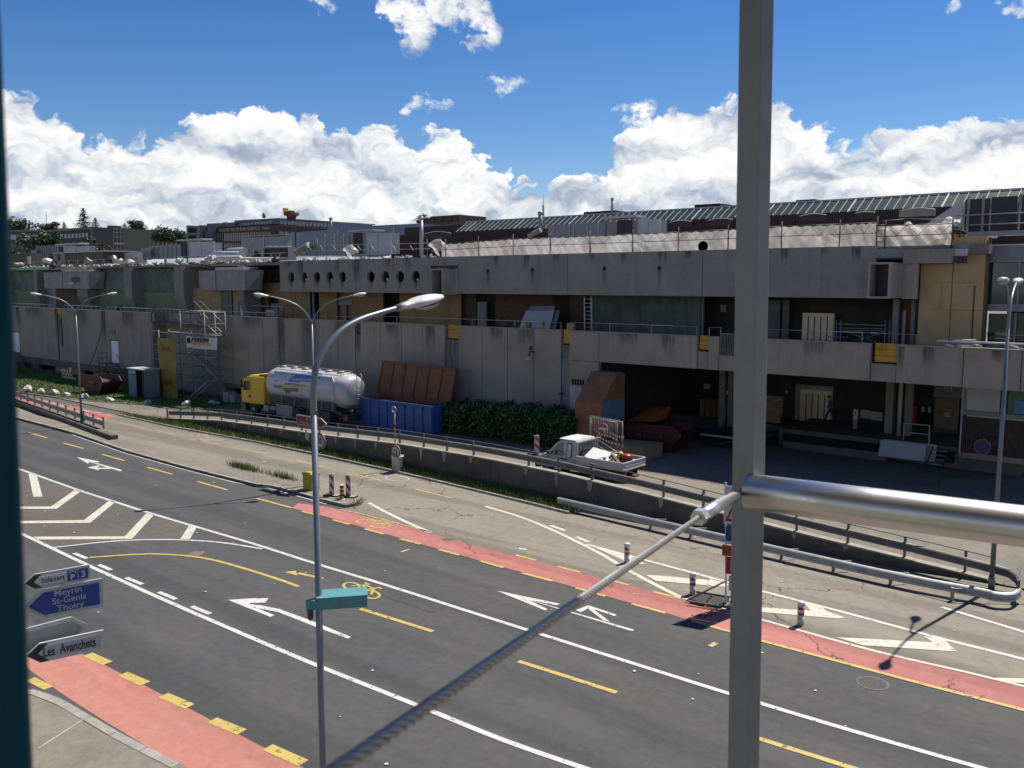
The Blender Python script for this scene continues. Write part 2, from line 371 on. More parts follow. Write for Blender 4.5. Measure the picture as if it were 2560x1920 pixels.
mat('hvac_pale', (.36,.375,.395), .5, metal=.1, var=.12, vs=.8)
mat('louvre_dark', (.05,.05,.05), .7, var=.2)
mat('white_paint', (.74,.74,.72), .5, var=.08, vs=2)
mat('white_dirty', (.62,.61,.57), .55, var=.14, vs=2.5, dirt=.2)
mat('door_white', (.68,.68,.68), .5, var=.06, vs=2)
mat('grey_paint', (.3,.31,.32), .5, var=.12)
mat('black_rubber', (.02,.02,.02), .75, var=.2, vs=4)
mat('black_metal', (.035,.035,.037), .5, var=.2, vs=3)
mat('teal_dark', (.0,.05,.075), .6, var=.2, vs=3, coord='Object', spec=.15)
mat('teal_box', (.11,.33,.36), .5, var=.14, vs=5, dirt=.12)
mat('blue_sign', (.008,.042,.2), .4, var=.06); mat('brown_sign', (.13,.03,.02), .4, var=.06)
mat('sign_white', (.66,.66,.66), .45, var=.06); mat('sign_black', (.02,.02,.02), .5, var=0); mat('sign_back', (.36,.365,.375), .5, metal=.3, var=.1); mat('sign_red', (.42,.025,.025), .4, var=.05)
mat('sign_grey_white', (.5,.51,.53), .45, var=.06)
mat('orange', (.33,.08,.013), .5, var=.1); mat('yellow_box', (.55,.45,.03), .55, var=.15, vs=3); mat('yellow_truck', (.85,.55,.01), .3, var=.04, coat=.5); mat('yellow_bright', (.8,.55,.03), .5, var=.1)
mat('skip_red', (.085,.012,.012), .6, var=.25, vs=2, dirt=.35); mat('rust', (.2,.075,.04), .8, var=.3, vs=1.5, dirt=.35, fine=.1); mat('rust_brown', (.2,.085,.035), .75, var=.25, vs=1.2, dirt=.2)
mat('blue_container', (.02,.075,.24), .55, var=.2, vs=1.5, dirt=.25); mat('blue_pale', (.14,.22,.34), .6, var=.15, vs=2, dirt=.15); mat('blue_cabin', (.13,.23,.36), .5, var=.15)
mat('tank_white', (.62,.63,.65), .32, var=.1, vs=1.5, coat=.15); mat('print_blue', (.08,.3,.62), .4, var=.3, vs=2.5); mat('print_brown', (.2,.17,.08), .5, var=.5, vs=4); mat('print_dark', (.05,.055,.07), .5, var=.2); mat('print_orange', (.7,.5,.22), .5, var=.15); mat('print_green', (.5,.6,.12), .5, var=.15)
mat('hubcap', (.55,.56,.56), .4, metal=.6, var=.1); mat('amber', (.7,.25,.02), .4, var=0); mat('tail_red', (.4,.02,.02), .4, var=0)
mat('wood_pallet', (.36,.24,.13), .8, var=.25, vs=4, fine=.1); mat('wood_dark', (.09,.07,.055), .85, var=.4, vs=3, streak=.4); mat('cream_box', (.2,.16,.1), .75, var=.12, vs=2)
mat('boulder', (.6,.58,.53), .85, var=.25, vs=3, fine=.12, fs=20, bump=.5, bs=8); mat('gravel', (.4,.38,.33), .9, var=.3, vs=9, bump=.6, bs=30)
mat('tarp_yellow', (.3,.235,.03), .6, var=.2, vs=1.2, bump=.35, bs=3); mat('tarp_red', (.4,.05,.03), .6, var=.2)
mat('leaf_hedge', (.026,.066,.012), .4, var=.5, vs=1.6, fine=.4, fs=14, spec=.5); mat('leaf_dark', (.03,.055,.022), .6, var=.4, vs=1.5); mat('leaf_conifer', (.02,.034,.022), .7, var=.3, vs=1); mat('bark', (.06,.045,.03), .9, var=.3, vs=4)
mat('grass_blade', (.11,.17,.03), .7, var=.45, vs=1.2, tint=(.17,.19,.05)); mat('grass_lush', (.12,.23,.03), .7, var=.35, vs=1.2); mat('soil', (.1,.1,.05), .95, var=.3, vs=2)
mat('school', (.18,.155,.115), .85, var=.1, vs=.2); mat('school_dark', (.075,.07,.065), .8, var=.15, vs=.2); mat('office_brown', (.06,.03,.028), .6, var=.1, vs=.2); mat('office_blue', (.11,.15,.22), .5, var=.1, vs=.2); mat('office_grey', (.15,.16,.165), .7, var=.12, vs=.2); mat('hall_grey', (.2,.23,.28), .6, var=.05, vs=.1); mat('blind', (.48,.47,.4), .6, var=.2, vs=1.2)
mat('crane_orange', (.3,.13,.04), .6, var=.3, vs=2)
mat('debris_white', (.72,.7,.66), .7, var=.2, vs=3); mat('debris_tan', (.5,.4,.25), .8, var=.3, vs=3); mat('debris_brown', (.18,.12,.08), .8, var=.4, vs=4); mat('debris_dark', (.05,.05,.05), .7, var=.4, vs=4); mat('plastic_mint', (.3,.55,.45), .5, var=.2)
mat('roof_felt', (.27,.26,.24), .9, var=.35, vs=1.2, fine=.2, fs=10)
mat('skin', (.42,.25,.17), .55, var=.05); mat('hair', (.02,.015,.012), .6, var=0)
def _glass(t, b):
    b.inputs['Base Color'].default_value = (.02,.028,.03,1); b.inputs['Roughness'].default_value = .05; b.inputs['Specular IOR Level'].default_value = .8
band_mat('glass_dark', _glass)
def _glass_t(t, b):
    b.inputs['Base Color'].default_value = (.018,.032,.036,1); b.inputs['Roughness'].default_value = .45; b.inputs['Specular IOR Level'].default_value = .12
band_mat('glass_teal', _glass_t)
def _glass_b(t, b):
    b.inputs['Base Color'].default_value = (.12,.17,.22,1); b.inputs['Roughness'].default_value = .1
band_mat('glass_blue', _glass_b)
def _plastic(t, b):      # thin translucent sheeting
    v = t.new('ShaderNodeNewGeometry').outputs['Position']
    n = t.noise(v, 1.1, 5, .65); b.inputs['Base Color'].default_value = (.62,.58,.55,1)
    c = t.mix(t.smooth(n, .35, .7), (.78,.75,.72), (.62,.57,.53)); t.l.new(c, b.inputs['Base Color']); b.inputs['Roughness'].default_value = .4
    tr = t.new('ShaderNodeBsdfTranslucent'); t.l.new(c, tr.inputs[0]); tp = t.new('ShaderNodeBsdfTransparent')
    bn = t.new('ShaderNodeBump'); bn.inputs['Strength'].default_value = .35; bn.inputs['Distance'].default_value = .08; t.l.new(t.noise(v, 2.2, 5, .65), bn.inputs['Height'])
    t.l.new(bn.outputs[0], b.inputs['Normal']); t.l.new(bn.outputs[0], tr.inputs['Normal'])
    m1 = t.new('ShaderNodeMixShader'); m1.inputs[0].default_value = .45; t.l.new(b.outputs[0], m1.inputs[1]); t.l.new(tr.outputs[0], m1.inputs[2])
    m2 = t.new('ShaderNodeMixShader'); t.set(m2.inputs[0], t.math('ADD', .3, t.math('MULTIPLY', t.smooth(t.noise(v, .7, 3, .5), .4, .65), .25))); t.l.new(m1.outputs[0], m2.inputs[1]); t.l.new(tp.outputs[0], m2.inputs[2])
    t.l.new(m2.outputs[0], t.n['Material Output'].inputs[0])
band_mat('plastic_sheet', _plastic)
def _net(t, b):          # scaffold netting, half open
    v = t.new('ShaderNodeNewGeometry').outputs['Position']
    c = t.mix(t.smooth(t.noise(v, .8, 4, .6), .3, .7), (.22,.26,.16), (.29,.29,.14)); t.l.new(c, b.inputs['Base Color']); b.inputs['Roughness'].default_value = .9
    tp = t.new('ShaderNodeBsdfTransparent'); m2 = t.new('ShaderNodeMixShader'); m2.inputs[0].default_value = .2; t.l.new(b.outputs[0], m2.inputs[1]); t.l.new(tp.outputs[0], m2.inputs[2])
    t.l.new(m2.outputs[0], t.n['Material Output'].inputs[0])
band_mat('net_green', _net)
def _elev(t, b):         # brushed sheet steel of the goods-lift doors
    v = t.new('ShaderNodeTexCoord').outputs['Object']
    c = t.mix(t.noise(t.vmath('MULTIPLY', v, (20, 20, .6)), 2, 4, .6), (.7,.6,.38), (.52,.45,.3)); t.l.new(c, b.inputs['Base Color'])
    b.inputs['Metallic'].default_value = .1; b.inputs['Roughness'].default_value = .4
band_mat('lift_steel', _elev)
def stripes(name, axis, period, c1, c2, shear=0.0, duty=.5):
    def fn(t, b):
        x = t.new('ShaderNodeSeparateXYZ'); t.l.new(t.new('ShaderNodeTexCoord').outputs['Object'], x.inputs[0])
        s = x.outputs[axis]
        if shear: s = t.math('ADD', s, t.math('MULTIPLY', x.outputs[0 if axis else 1], shear))
        f = t.math('LESS_THAN', t.math('FRACT', t.math('DIVIDE', s, period)), duty)
        t.l.new(t.mix(f, c1, c2), b.inputs['Base Color']); b.inputs['Roughness'].default_value = .45
    return band_mat(name, fn)
def _stain(t, b):        # run-off marks: strongest at the top, broken into thin drips
    g_ = t.new('ShaderNodeTexCoord').outputs['Generated']; x = t.new('ShaderNodeSeparateXYZ'); t.l.new(g_, x.inputs[0]); v = t.new('ShaderNodeNewGeometry').outputs['Position']
    e = t.math('MULTIPLY', t.smooth(x.outputs[0], 0, .25), t.smooth(x.outputs[0], 1, .75)); n = t.noise(t.vmath('MULTIPLY', v, (5, 5, .35)), 1.6, 4, .6)
    a = t.math('MULTIPLY', t.math('MULTIPLY', e, t.smooth(x.outputs[2], 0, .9)), t.smooth(n, .3, .62))
    b.inputs['Base Color'].default_value = (.045,.04,.034,1); b.inputs['Roughness'].default_value = .9
    tp = t.new('ShaderNodeBsdfTransparent'); ms = t.new('ShaderNodeMixShader'); t.set(ms.inputs[0], t.math('MULTIPLY', a, .5)); t.l.new(tp.outputs[0], ms.inputs[1]); t.l.new(b.outputs[0], ms.inputs[2]); t.l.new(ms.outputs[0], t.n['Material Output'].inputs[0])
band_mat('stain', _stain)
stripes('beacon', 2, .42, (.5,.5,.5), (.38,.018,.02), shear=1.0)
stripes('bollard_stripe', 2, .17, (.46,.45,.42), (.28,.03,.02), duty=.5)
stripes('yellow_black', 2, .2, (.5,.32,.012), (.014,.014,.014))
stripes('tape', 0, .5, (.75,.74,.72), (.6,.03,.03), shear=0)

def text(body, size, name, m, parent, origin, xdir, ydir, align='LEFT', bold=0.0, sx=1.0):
    """flat lettering as a mesh, laid on a plane through origin"""
    cu = bpy.data.curves.new('lettering', 'FONT'); cu.body = body; cu.size = size; cu.align_x = align; cu.offset = bold; cu.resolution_u = 3
    tmp = bpy.data.objects.new('lettering', cu); COL.objects.link(tmp)
    dg = bpy.context.evaluated_depsgraph_get(); me = bpy.data.meshes.new_from_object(tmp.evaluated_get(dg))
    X = Vector(xdir).normalized(); Yv = Vector(ydir).normalized(); O = Vector(origin)
    b = MB(); b._add([O + X*v.co.x*sx + Yv*v.co.y for v in me.vertices], [tuple(p.vertices) for p in me.polygons])
    bpy.data.objects.remove(tmp); bpy.data.curves.remove(cu); bpy.data.meshes.remove(me)
    return b.build(name, m, parent)
def strip(pts, w, z=0.0):
    """flat ribbon along a polyline; returns quads"""
    pts = [Vector((p[0], p[1], 0)) for p in pts]; L, Rr = [], []
    for i, p in enumerate(pts):
        d = (pts[min(i+1, len(pts)-1)]-pts[max(i-1, 0)]).normalized(); n = Vector((-d.y, d.x, 0))*w/2
        L.append(p+n); Rr.append(p-n)
    b = MB()
    for i in range(len(pts)-1):
        b._add([Rr[i]+Vector((0,0,z)), Rr[i+1]+Vector((0,0,z)), L[i+1]+Vector((0,0,z)), L[i]+Vector((0,0,z))], [(0,1,2,3)])
    return b
def flat(pts, z):
    P = [Vector((p[0], p[1], z)) for p in pts]; a = sum(P[i].x*P[(i+1) % len(P)].y-P[(i+1) % len(P)].x*P[i].y for i in range(len(P)))
    return P if a > 0 else P[::-1]
def resample(pts, step):
    pts = [Vector(p) for p in pts]; out = [pts[0]]; acc = 0
    for a, b in zip(pts, pts[1:]):
        L = (b-a).length; s = step-acc
        while s <= L: out.append(a+(b-a)*(s/L)); s += step
        acc = (acc+L) % step
    if (out[-1]-pts[-1]).length > step*.2: out.append(pts[-1])
    return out
def curve_pts(pts, n=8):
    """Catmull-Rom through the points"""
    P = [Vector(p) for p in pts]; P = [P[0]*2-P[1]] + P + [P[-1]*2-P[-2]]; out = []
    for i in range(1, len(P)-2):
        for k in range(n):
            t = k/n; a, b, c, d = P[i-1], P[i], P[i+1], P[i+2]
            out.append(.5*((2*b)+(c-a)*t+(2*a-5*b+4*c-d)*t*t+(3*b-a-3*c+d)*t**3))
    out.append(P[-2]); return out
def Z(x0, y0, s, pts): return [(x0+x/s, y0+y/s) for x, y in pts]    # read off an enlarged crop
def interp(tab, x):
    if x <= tab[0][0]: return tab[0][1]
    for (a, b), (c, d) in zip(tab, tab[1:]):
        if x <= c: return b+(d-b)*(x-a)/(c-a)
    return tab[-1][1]

# ================================================================ ground, roads, markings
K = 3.456
def GP(x0, y0, s, pts, z=0.0): return [G(u, v, z) for u, v in Z(x0, y0, s, pts)]
def ext(pts, a=0.0, b=0.0):
    """lengthen a polyline at either end"""
    P = [Vector(p) for p in pts]
    if a: P[0] = P[0] + (P[0]-P[1]).normalized()*a
    if b: P[-1] = P[-1] + (P[-1]-P[-2]).normalized()*b
    return P
g = MB(); g.poly([(-2500,-900,-.35),(900,-900,-.35),(900,2500,-.35),(-2500,2500,-.35)])
tag(g.build('ground', MT['ground']), kind='structure')

# retaining wall line (also the edge of the raised yard) and levels
WALL = [(-64,33.8),(-57,34.2),(-50,34.25),(-42,34.0),(-36,33.8),(-30,33.5),(-24,33.28),(-14,33.22),(-9.5,33.35),(-6.2,33.7)]
CAPZ = [(-64,.05),(-60,.35),(-56,.62),(-50,.78),(-44,.94),(-37,1.25),(-30,1.37),(-25,1.31),(-20.6,1.09),(-15,.73),(-9.4,.36),(-6,.05),(40,.0)]
BACKZ = [(-70,.02),(-64,.1),(-58,.25),(-50,.45),(-42,.66),(-30,.74),(-22,.76),(-8,.6),(4,.4),(30,.3)]
def yard_z(x, y):
    w = interp(WALL, x) if x < -6.2 else 33.6
    t = min(1, max(0, (y-w)/3)); t = t*t*(3-2*t); return interp(CAPZ, x)*(1-t)+interp(BACKZ, x)*t

road_n = MB()     # main carriageway, dark
near_k = GP(0,1440,K,[(-900,760),(0,945),(275,1012),(400,1040),(520,1085),(720,1205),(1000,1370),(1300,1530),(1560,1659),(1900,1850)])
near_k = [Vector((-140,14,0))] + near_k[2:] ; near_k = ext(near_k, 0, 60)
med_n = GP(0,760,K,[(100,985),(640,1128),(1100,1288),(1640,1437),(2212,1580)])+GP(560,800,K,[(400,1450),(750,1545),(900,1588)])
med_n = ext(med_n, 60, 0)
red_lo = GP(560,1120,K,[(585,520),(870,590),(1210,690),(1700,832)])+GP(1200,1150,K,[(0,872),(625,1048),(1312,1240),(1825,1388)])+GP(1800,1500,2.911,[(0,212),(280,288),(1200,535),(2212,797)])
red_hi = GP(560,1120,K,[(640,478),(760,478),(1000,530),(1400,636),(1785,735)])+GP(1200,1150,K,[(0,757),(300,830),(900,985),(1500,1140),(2160,1310)])+GP(1800,1500,2.911,[(280,150),(1200,400),(2212,638)])
red_lo = ext(red_lo, 0, 40); red_hi = ext(red_hi, 0, 40)
b = MB()
# one sheet under everything on the carriageways
b.poly(flat([(-160,4),(60,4),(60,33),(-6,33.5),(-14,33.1),(-24,33.1),(-36,33.7),(-50,34.1),(-64,33.7),(-160,40)], -.012))
tag(b.build('road_base', MT['asphalt_mid']), kind='structure')
def grid_sheet(name, A, B, z, m, parent=None):
    """ruled sheet between two polylines (both run left to right)"""
    A = resample(A, 2.0); n = len(A); B = [Vector(p) for p in B]
    seg = [0]
    for p, q in zip(B, B[1:]): seg.append(seg[-1]+(q-p).length)
    def at(t):
        d = t*seg[-1]
        for i in range(len(B)-1):
            if d <= seg[i+1]: return B[i]+(B[i+1]-B[i])*((d-seg[i])/max(1e-6, seg[i+1]-seg[i]))
        return B[-1]
    s = MB()
    for i in range(n-1):
        p, q, r, t = A[i], A[i+1], at((i+1)/(n-1)), at(i/(n-1))
        s._add([Vector((w.x, w.y, z)) for w in (p, q, r, t)], [(0,1,2,3)])
    return s.build(name, m, parent)
edge_n = [Vector((p.x, p.y, 0)) for p in near_k]
b = MB(); poly = edge_n + [Vector(p) for p in (red_lo[::-1])] + [Vector(p) for p in (med_n[::-1])]
b.poly(flat(poly, 0.0)); road = tag(b.build('road', MT['asphalt_dark']), kind='structure')
# paler slip lane behind the median
slip_far = GP(0,760,K,[(100,770),(1015,962),(1500,1070),(2212,1200)])+GP(1200,880,K,[(0,1208),(400,1310),(760,1400)])+[Vector((-22,32.0,0)),Vector((-18,31.9,0)),Vector((-14,31.8,0)),Vector((-7,32.2,0)),Vector((-4,33.4,0)),Vector((50,36,0))]
slip_near = [Vector(p) for p in med_n[:-2]] + red_hi[3:]
b = MB(); b.poly(flat([Vector((-160,31.5,0))]+slip_far+slip_near[::-1]+[Vector((-160,24,0))], .004)); slip = tag(b.build('slip_road', MT['asphalt_light']), kind='structure')
# red cycle lanes
rd = grid_sheet('cycle_lane', red_lo, red_hi, .008, MT['bike_red'], road)
fr_hi = GP(0,760,K,[(-300,690),(90,777),(400,836),(700,906),(1010,972)]); fr_lo = GP(0,760,K,[(-300,735),(90,828),(400,897),(700,968),(895,1000)])
grid_sheet('cycle_lane', fr_lo, fr_hi, .008, MT['bike_red'], slip)
nr_l = GP(0,1440,K,[(60,640),(250,805),(420,958),(600,1052),(900,1255),(1250,1465),(1600,1650),(2000,1860)])
nr_r = GP(0,1440,K,[(560,600),(745,690),(1060,850),(1430,1040),(1850,1258),(2212,1450),(2622,1659),(2900,1800)])
grid_sheet('cycle_lane', ext(nr_l,0,25), ext(nr_r,0,25), .005, MT['bike_red_near'], road)

def clean(pts):
    P = [Vector((p[0],p[1],0)) for p in pts]; out = [P[0]]; d0 = (P[-1]-P[0]).normalized()
    for p in P[1:]:
        if (p-out[-1]).length > .5 and (p-out[-1]).dot(d0) > 0: out.append(p)
    return out
def line(pts, w, m, z=.012, parent=None, name='lane_line', smooth=True):
    P = curve_pts(resample(clean(pts), 2.2), 3) if smooth and len(pts) > 2 else clean(pts)
    return strip(P, w, z).build(name, MT[m], parent or road)
def dash(x0, y0, s, segs, w, m, z=.012, parent=None, name='lane_dash'):
    for (a, bq, c, d) in segs:
        p, q = GP(x0, y0, s, [(a, bq), (c, d)]); strip([p, q], w, z).build(name, MT[m], parent or road)
def mark(x0, y0, s, pts, m, z=.012, parent=None, name='arrow'):
    q = MB(); q.poly(flat(GP(x0, y0, s, pts), z)); return q.build(name, MT[m], parent or road)
# long white lines
l1 = GP(0,1120,K,[(-600,-20),(125,168),(700,373),(1330,575),(2212,835)])+GP(560,1120,K,[(770,995),(1400,1185),(2212,1445)])+GP(1280,1440,K,[(1885,1022)])+GP(1800,1500,2.911,[(275,750),(1560,1130),(1900,1225),(2600,1420)])
line(l1, .17, 'paint_white')
l2 = GP(0,1120,K,[(-600,400),(160,730),(780,1025),(1440,1325),(2212,1659)])+GP(640,1440,K,[(510,768),(1430,1135),(2212,1450)])+GP(1280,1440,K,[(610,1659),(1500,1960)])
line(ext(l2,0,20), .17, 'paint_white')
dash(0,1120,K,[(640,911,750,957),(855,1010,960,1056),(1090,1122,1230,1180),(1370,1246,1520,1308),(1655,1370,1815,1436)], .17, 'paint_white')
line(GP(0,1120,K,[(465,862),(900,810),(1250,795),(1560,792),(1880,815),(2170,852)])+GP(560,1120,K,[(355,878)]), .13, 'paint_white')
line(GP(0,1120,K,[(775,948),(1000,925),(1250,915),(1500,925),(1750,950),(2000,1005),(2212,1082)])+GP(560,1120,K,[(200,1050),(420,1118),(645,1200)]), .15, 'paint_yellow')
for P in ([(245,220),(320,245),(368,422),(288,422)], [(655,358),(700,375),(490,527),(60,527),(60,508),(440,508)], [(945,455),(998,468),(780,648),(60,654),(60,634),(725,625)], [(1270,560),(1330,578),(1140,788),(325,793),(285,768),(1078,765)], [(1632,675),(1697,690),(1640,788),(1558,788)]):
    mark(0,1120,K,P,'paint_cream', name='hatch_bar')
# arrows
mark(0,1120,K,[(662,80),(862,118),(845,127),(800,121),(1060,193),(1036,202),(760,118),(774,131),(756,135)],'paint_white')
mark(0,1120,K,[(755,170),(850,151),(862,160),(835,171),(930,171),(965,183),(835,182),(866,189),(850,193)],'paint_white')
mark(560,1120,K,[(35,1315),(220,1303),(385,1300),(360,1338),(245,1342),(205,1350),(330,1364),(480,1394),(780,1505),(1098,1635),(1070,1650),(770,1540),(470,1421),(290,1386),(435,1448),(400,1462),(150,1362)],'paint_white')
mark(1200,1150,K,[(140,1130),(690,1245),(660,1257),(452,1217),(1335,1470),(1315,1483),(425,1213),(587,1293),(560,1302)],'paint_white')
mark(1200,1150,K,[(825,1300),(935,1258),(1180,1340),(1165,1352),(980,1292),(1125,1402),(1065,1388),(930,1286),(870,1320)],'paint_white', z=.014)
# yellow cycle markings
mark(560,1120,K,[(520,1075),(620,1062),(636,1105)],'paint_yellow')
line(GP(560,1120,K,[(638,1083),(710,1086),(770,1105),(855,1130)]), .16, 'paint_yellow', name='arrow')
def bike(c, ex, ey, m, parent, z):
    """bicycle pictogram: two wheels, frame, handlebar"""
    c, ex, ey = Vector(c), Vector(ex), Vector(ey)
    def P(x, y): return c + ex*x + ey*y
    for wx in (-.52, .52):
        strip([P(wx+.36*math.cos(a*math.pi/10), .36*math.sin(a*math.pi/10)) for a in range(21)], .1, z).build('cycle_mark', MT[m], parent)
    for i, pl in enumerate(([(-.52,0),(-.2,.55),(.3,.55),(.52,0)], [(-.2,.55),(.02,.02),(.3,.55)], [(-.32,.72),(-.06,.72)], [(.3,.55),(.38,.8),(.55,.78)])):
        strip([P(*q) for q in pl], .1, z+.002+.001*i).build('cycle_mark', MT[m], parent)
pb = G(560+1290/K, 1120+655/K); bike(pb, (1.0,-.05,0), (.3,1.0,0), 'paint_yellow_pale', rd, .016)
pb = G(560+1185/K, 1120+1232/K); bike(pb, (1.1,-.1,0), (-.2,.75,0), 'paint_yellow', road, .014)
pb = G(0+1720/K, 760+1137/K); bike(pb, (1.0,0,0), (.2,.8,0), 'paint_yellow_pale', slip, .014)
# yellow dashes
dash(0,760,K,[(250,1112,400,1157),(550,1203,718,1250),(880,1300,1075,1355),(1275,1413,1490,1473),(1707,1535,1965,1608)], .16, 'paint_yellow')
dash(560,1120,K,[(283,437,585,519),(675,550,820,585),(938,622,1085,662),(1215,700,1382,746),(1520,788,1700,833),(1855,880,2035,928)], .16, 'paint_yellow', .016)
dash(1200,1150,K,[(5,875,205,932),(368,980,625,1048),(828,1107,1085,1180),(1312,1245,1605,1325)], .16, 'paint_yellow', .016)
line(GP(1200,1150,K,[(1825,1390),(2165,1487)])+GP(1800,1500,2.911,[(280,293),(1200,540),(1545,632),(2212,804),(2600,905)]), .15, 'paint_yellow', .016, smooth=False)
line(GP(560,1120,K,[(1018,533),(1400,625),(1780,728)]), .1, 'paint_yellow_pale', .016)
dash(1200,1150,K,[(305,823,485,870),(668,922,868,972),(1150,1048,1285,1083),(1500,1142,1740,1200)], .15, 'paint_yellow', .016)
line(GP(1200,1150,K,[(1740,1192),(1950,1250),(2160,1312)])+GP(1800,1150,2.911,[(280,1150),(560,1240),(850,1310),(1200,1412),(1560,1490),(2212,1650),(2600,1745)]), .14, 'paint_cream', .016)
dash(0,760,K,[(1035,1028,1175,1058),(1345,1090,1507,1128),(1725,1172,1908,1212)], .11, 'paint_yellow_pale', .014, slip)
dash(560,800,K,[(170,1118,380,1160),(615,1215,850,1270),(1110,1330,1360,1390),(1650,1463,1968,1540)], .13, 'paint_yellow_pale', .014, slip)
dash(1280,1440,K,[(55,738,905,1010)], .17, 'paint_yellow'); dash(640,1440,K,[(900,285,1530,482)], .17, 'paint_yellow'); dash(1800,1500,2.911,[(200,985,1200,1300)], .17, 'paint_yellow')
dash(0,1440,K,[(755,680,930,757),(1060,848,1255,933),(1410,1033,1640,1130),(1830,1247,2090,1352)], .3, 'paint_yellow'); dash(640,1440,K,[(100,1482,410,1620)], .3, 'paint_yellow'); dash(0,1440,K,[(262,892,422,972)], .25, 'paint_yellow')
dash(0,760,K,[(175,805,215,812),(255,825,300,834),(350,842,385,850),(430,858,470,866),(515,877,560,887),(610,898,655,908),(720,920,770,931),(830,936,870,944),(920,955,965,964),(620,945,670,956),(730,970,780,981),(830,992,885,1001)], .1, 'paint_cream', .014, slip)
# cream hatching on the right
line(GP(560,1120,K,[(1252,477),(1500,610),(1785,733)]), .2, 'paint_white', .016, slip)
line(GP(1200,1150,K,[(45,402),(400,507),(700,640),(1030,805),(1290,960),(1500,1075),(1740,1190)]), .2, 'paint_cream', .014, slip)
line(GP(1200,1150,K,[(920,730),(1400,860),(2150,1060)])+GP(1800,1150,2.911,[(285,952),(900,1110),(1560,1290),(2212,1452),(2600,1545)]), .17, 'paint_white', .015, slip, smooth=False)
mark(1200,1150,K,[(960,745),(1300,842),(1440,905),(1290,895),(1170,838)],'paint_cream', .017, slip, 'hatch_bar')
mark(1200,1150,K,[(1430,997),(1560,1003),(1985,1042),(1978,1026),(2150,1078),(2120,1100),(1520,1048)],'paint_cream', .017, slip, 'hatch_bar')
mark(1800,1150,2.911,[(200,1068),(660,1100),(610,1042),(750,1080),(775,1102),(910,1150),(860,1157),(200,1102)],'paint_cream', .017, slip, 'hatch_bar')
mark(1800,1150,2.911,[(850,1295),(960,1298),(1545,1330),(1480,1285),(1630,1310),(1725,1398),(1040,1352)],'paint_cream', .017, slip, 'hatch_bar')
mark(1800,1150,2.911,[(2000,1588),(2500,1600),(2500,1640),(2120,1625)],'paint_cream', .017, slip, 'hatch_bar')
dash(1200,1150,K,[(605,567,735,612),(832,667,940,712)], .2, 'paint_white', .016, slip)
line(GP(1800,1150,2.911,[(1610,1072),(1830,1132),(2212,1255),(2500,1345)]), .16, 'paint_white', .014, slip)
strip([G(560+1497/K+.0, 800+1372/K)+Vector((.75*math.cos(a*math.pi/12), .5*math.sin(a*math.pi/12), 0)) for a in range(25)], .07, .016).build('survey_mark', MT['paint_white'], slip)
# manhole, drain, patches and small litter on the carriageway
def manhole(p, r, z, parent):
    h = MB(); h.lathe([(r,0),(r,.004),(r*.92,.006),(r*.9,.003),(.001,.003)], (p.x,p.y,z), 28); c = h.build('manhole_cover', MT['concrete_dark'], parent)
    for k in range(-4,5):
        L = math.sqrt(max(0,(r*.82)**2-(k*r*.18)**2)); MB().box(p.x-L,p.y+k*r*.18-.02,z+.003,p.x+L,p.y+k*r*.18+.02,z+.008).build('rib', MT['black_metal'], c)
manhole(G(2181,1708), .42, .001, road)
for (x0,y0,P) in ((560,1120,[(1868,790),(1925,772),(1990,788),(1930,808)]),):
    mark(x0,y0,K,P,'concrete_dark',.018,road,'drain_cover')
mark(0,1120,K,[(1610,915),(1680,890),(1770,890),(1750,920),(1680,940)],'concrete_dark',.003,road,'patch')
mark(640,1440,K,[(1060,105),(1615,285),(1525,320),(985,140)],'asphalt_dark',.0075,road,'patch')
mark(0,1120,K,[(130,170),(700,380),(1690,690),(1640,790),(1250,797),(900,812),(470,865),(180,735),(120,500)],'asphalt_mid',.0025,road,'patch')
rl = random.Random(3); lt = MB()
for i in range(60):
    p = Vector((rl.uniform(-55,-5), rl.uniform(12,31), .02)); a = rl.random()*3; w = rl.uniform(.02,.06)
    lt.prism([p+Vector((math.cos(a+k*1.6)*w*rl.uniform(.6,1.3), math.sin(a+k*1.6)*w, 0)) for k in range(4)], (0,0,.01))
tag(lt.build('road_litter', MT['debris_white']), 'white specks of litter and chips scattered over the road', 'litter', kind='stuff')
dash(560,1120,K,[(1530,900,1600,878)], .12, 'paint_yellow', .012); dash(1200,1150,K,[(335,765,400,778)], .15, 'paint_white', .016, slip); dash(1280,1440,K,[(1710,610,1765,580)], .16, 'paint_yellow_pale', .012)
dash(560,800,K,[(335,1228,375,1218)], .12, 'paint_yellow_pale', .014, slip)

# pavement on the near side, with kerb stones
def kerb_run(path, w, h, m, parent_name, z0=-.01, length=1.0, joint=.012, lab=None):
    """a row of kerb stones under one structure object; path is the traffic-side edge, the kerb lies to its left"""
    P = resample(path, length); root = None
    for p, q in zip(P, P[1:]):
        d = (q-p); 
        if d.length < .15: continue
        d.normalize(); n = Vector((-d.y, d.x, 0)); a = p+d*joint; c = q-d*joint; z1 = h+random.uniform(-.006,.006)
        s = MB(); s.prism([Vector((t.x,t.y,z0)) for t in (a, c, c+n*w, a+n*w)], (0,0,z1-z0))
        if root is None:
            root = s.build(parent_name, m); tag(root, kind='structure')
        else: s.build('kerb_stone', m, root)
    return root
pv = MB(); pv.poly(flat([p for p in near_k[1:]] + [near_k[-1]+Vector((5,-30,0)), Vector((-140,-20,0))], .1)); walk = tag(pv.build('pavement', MT['walk']), kind='structure')
kerb_run([Vector((p.x,p.y,0)) for p in near_k[1:-1]][::-1], .22, .115, MT['kerb_stone'], 'kerb', length=1.2)
line(GP(0,1440,K,[(330,1490),(720,1238)],.1), .025, 'paint_cream', .104, walk, 'joint')

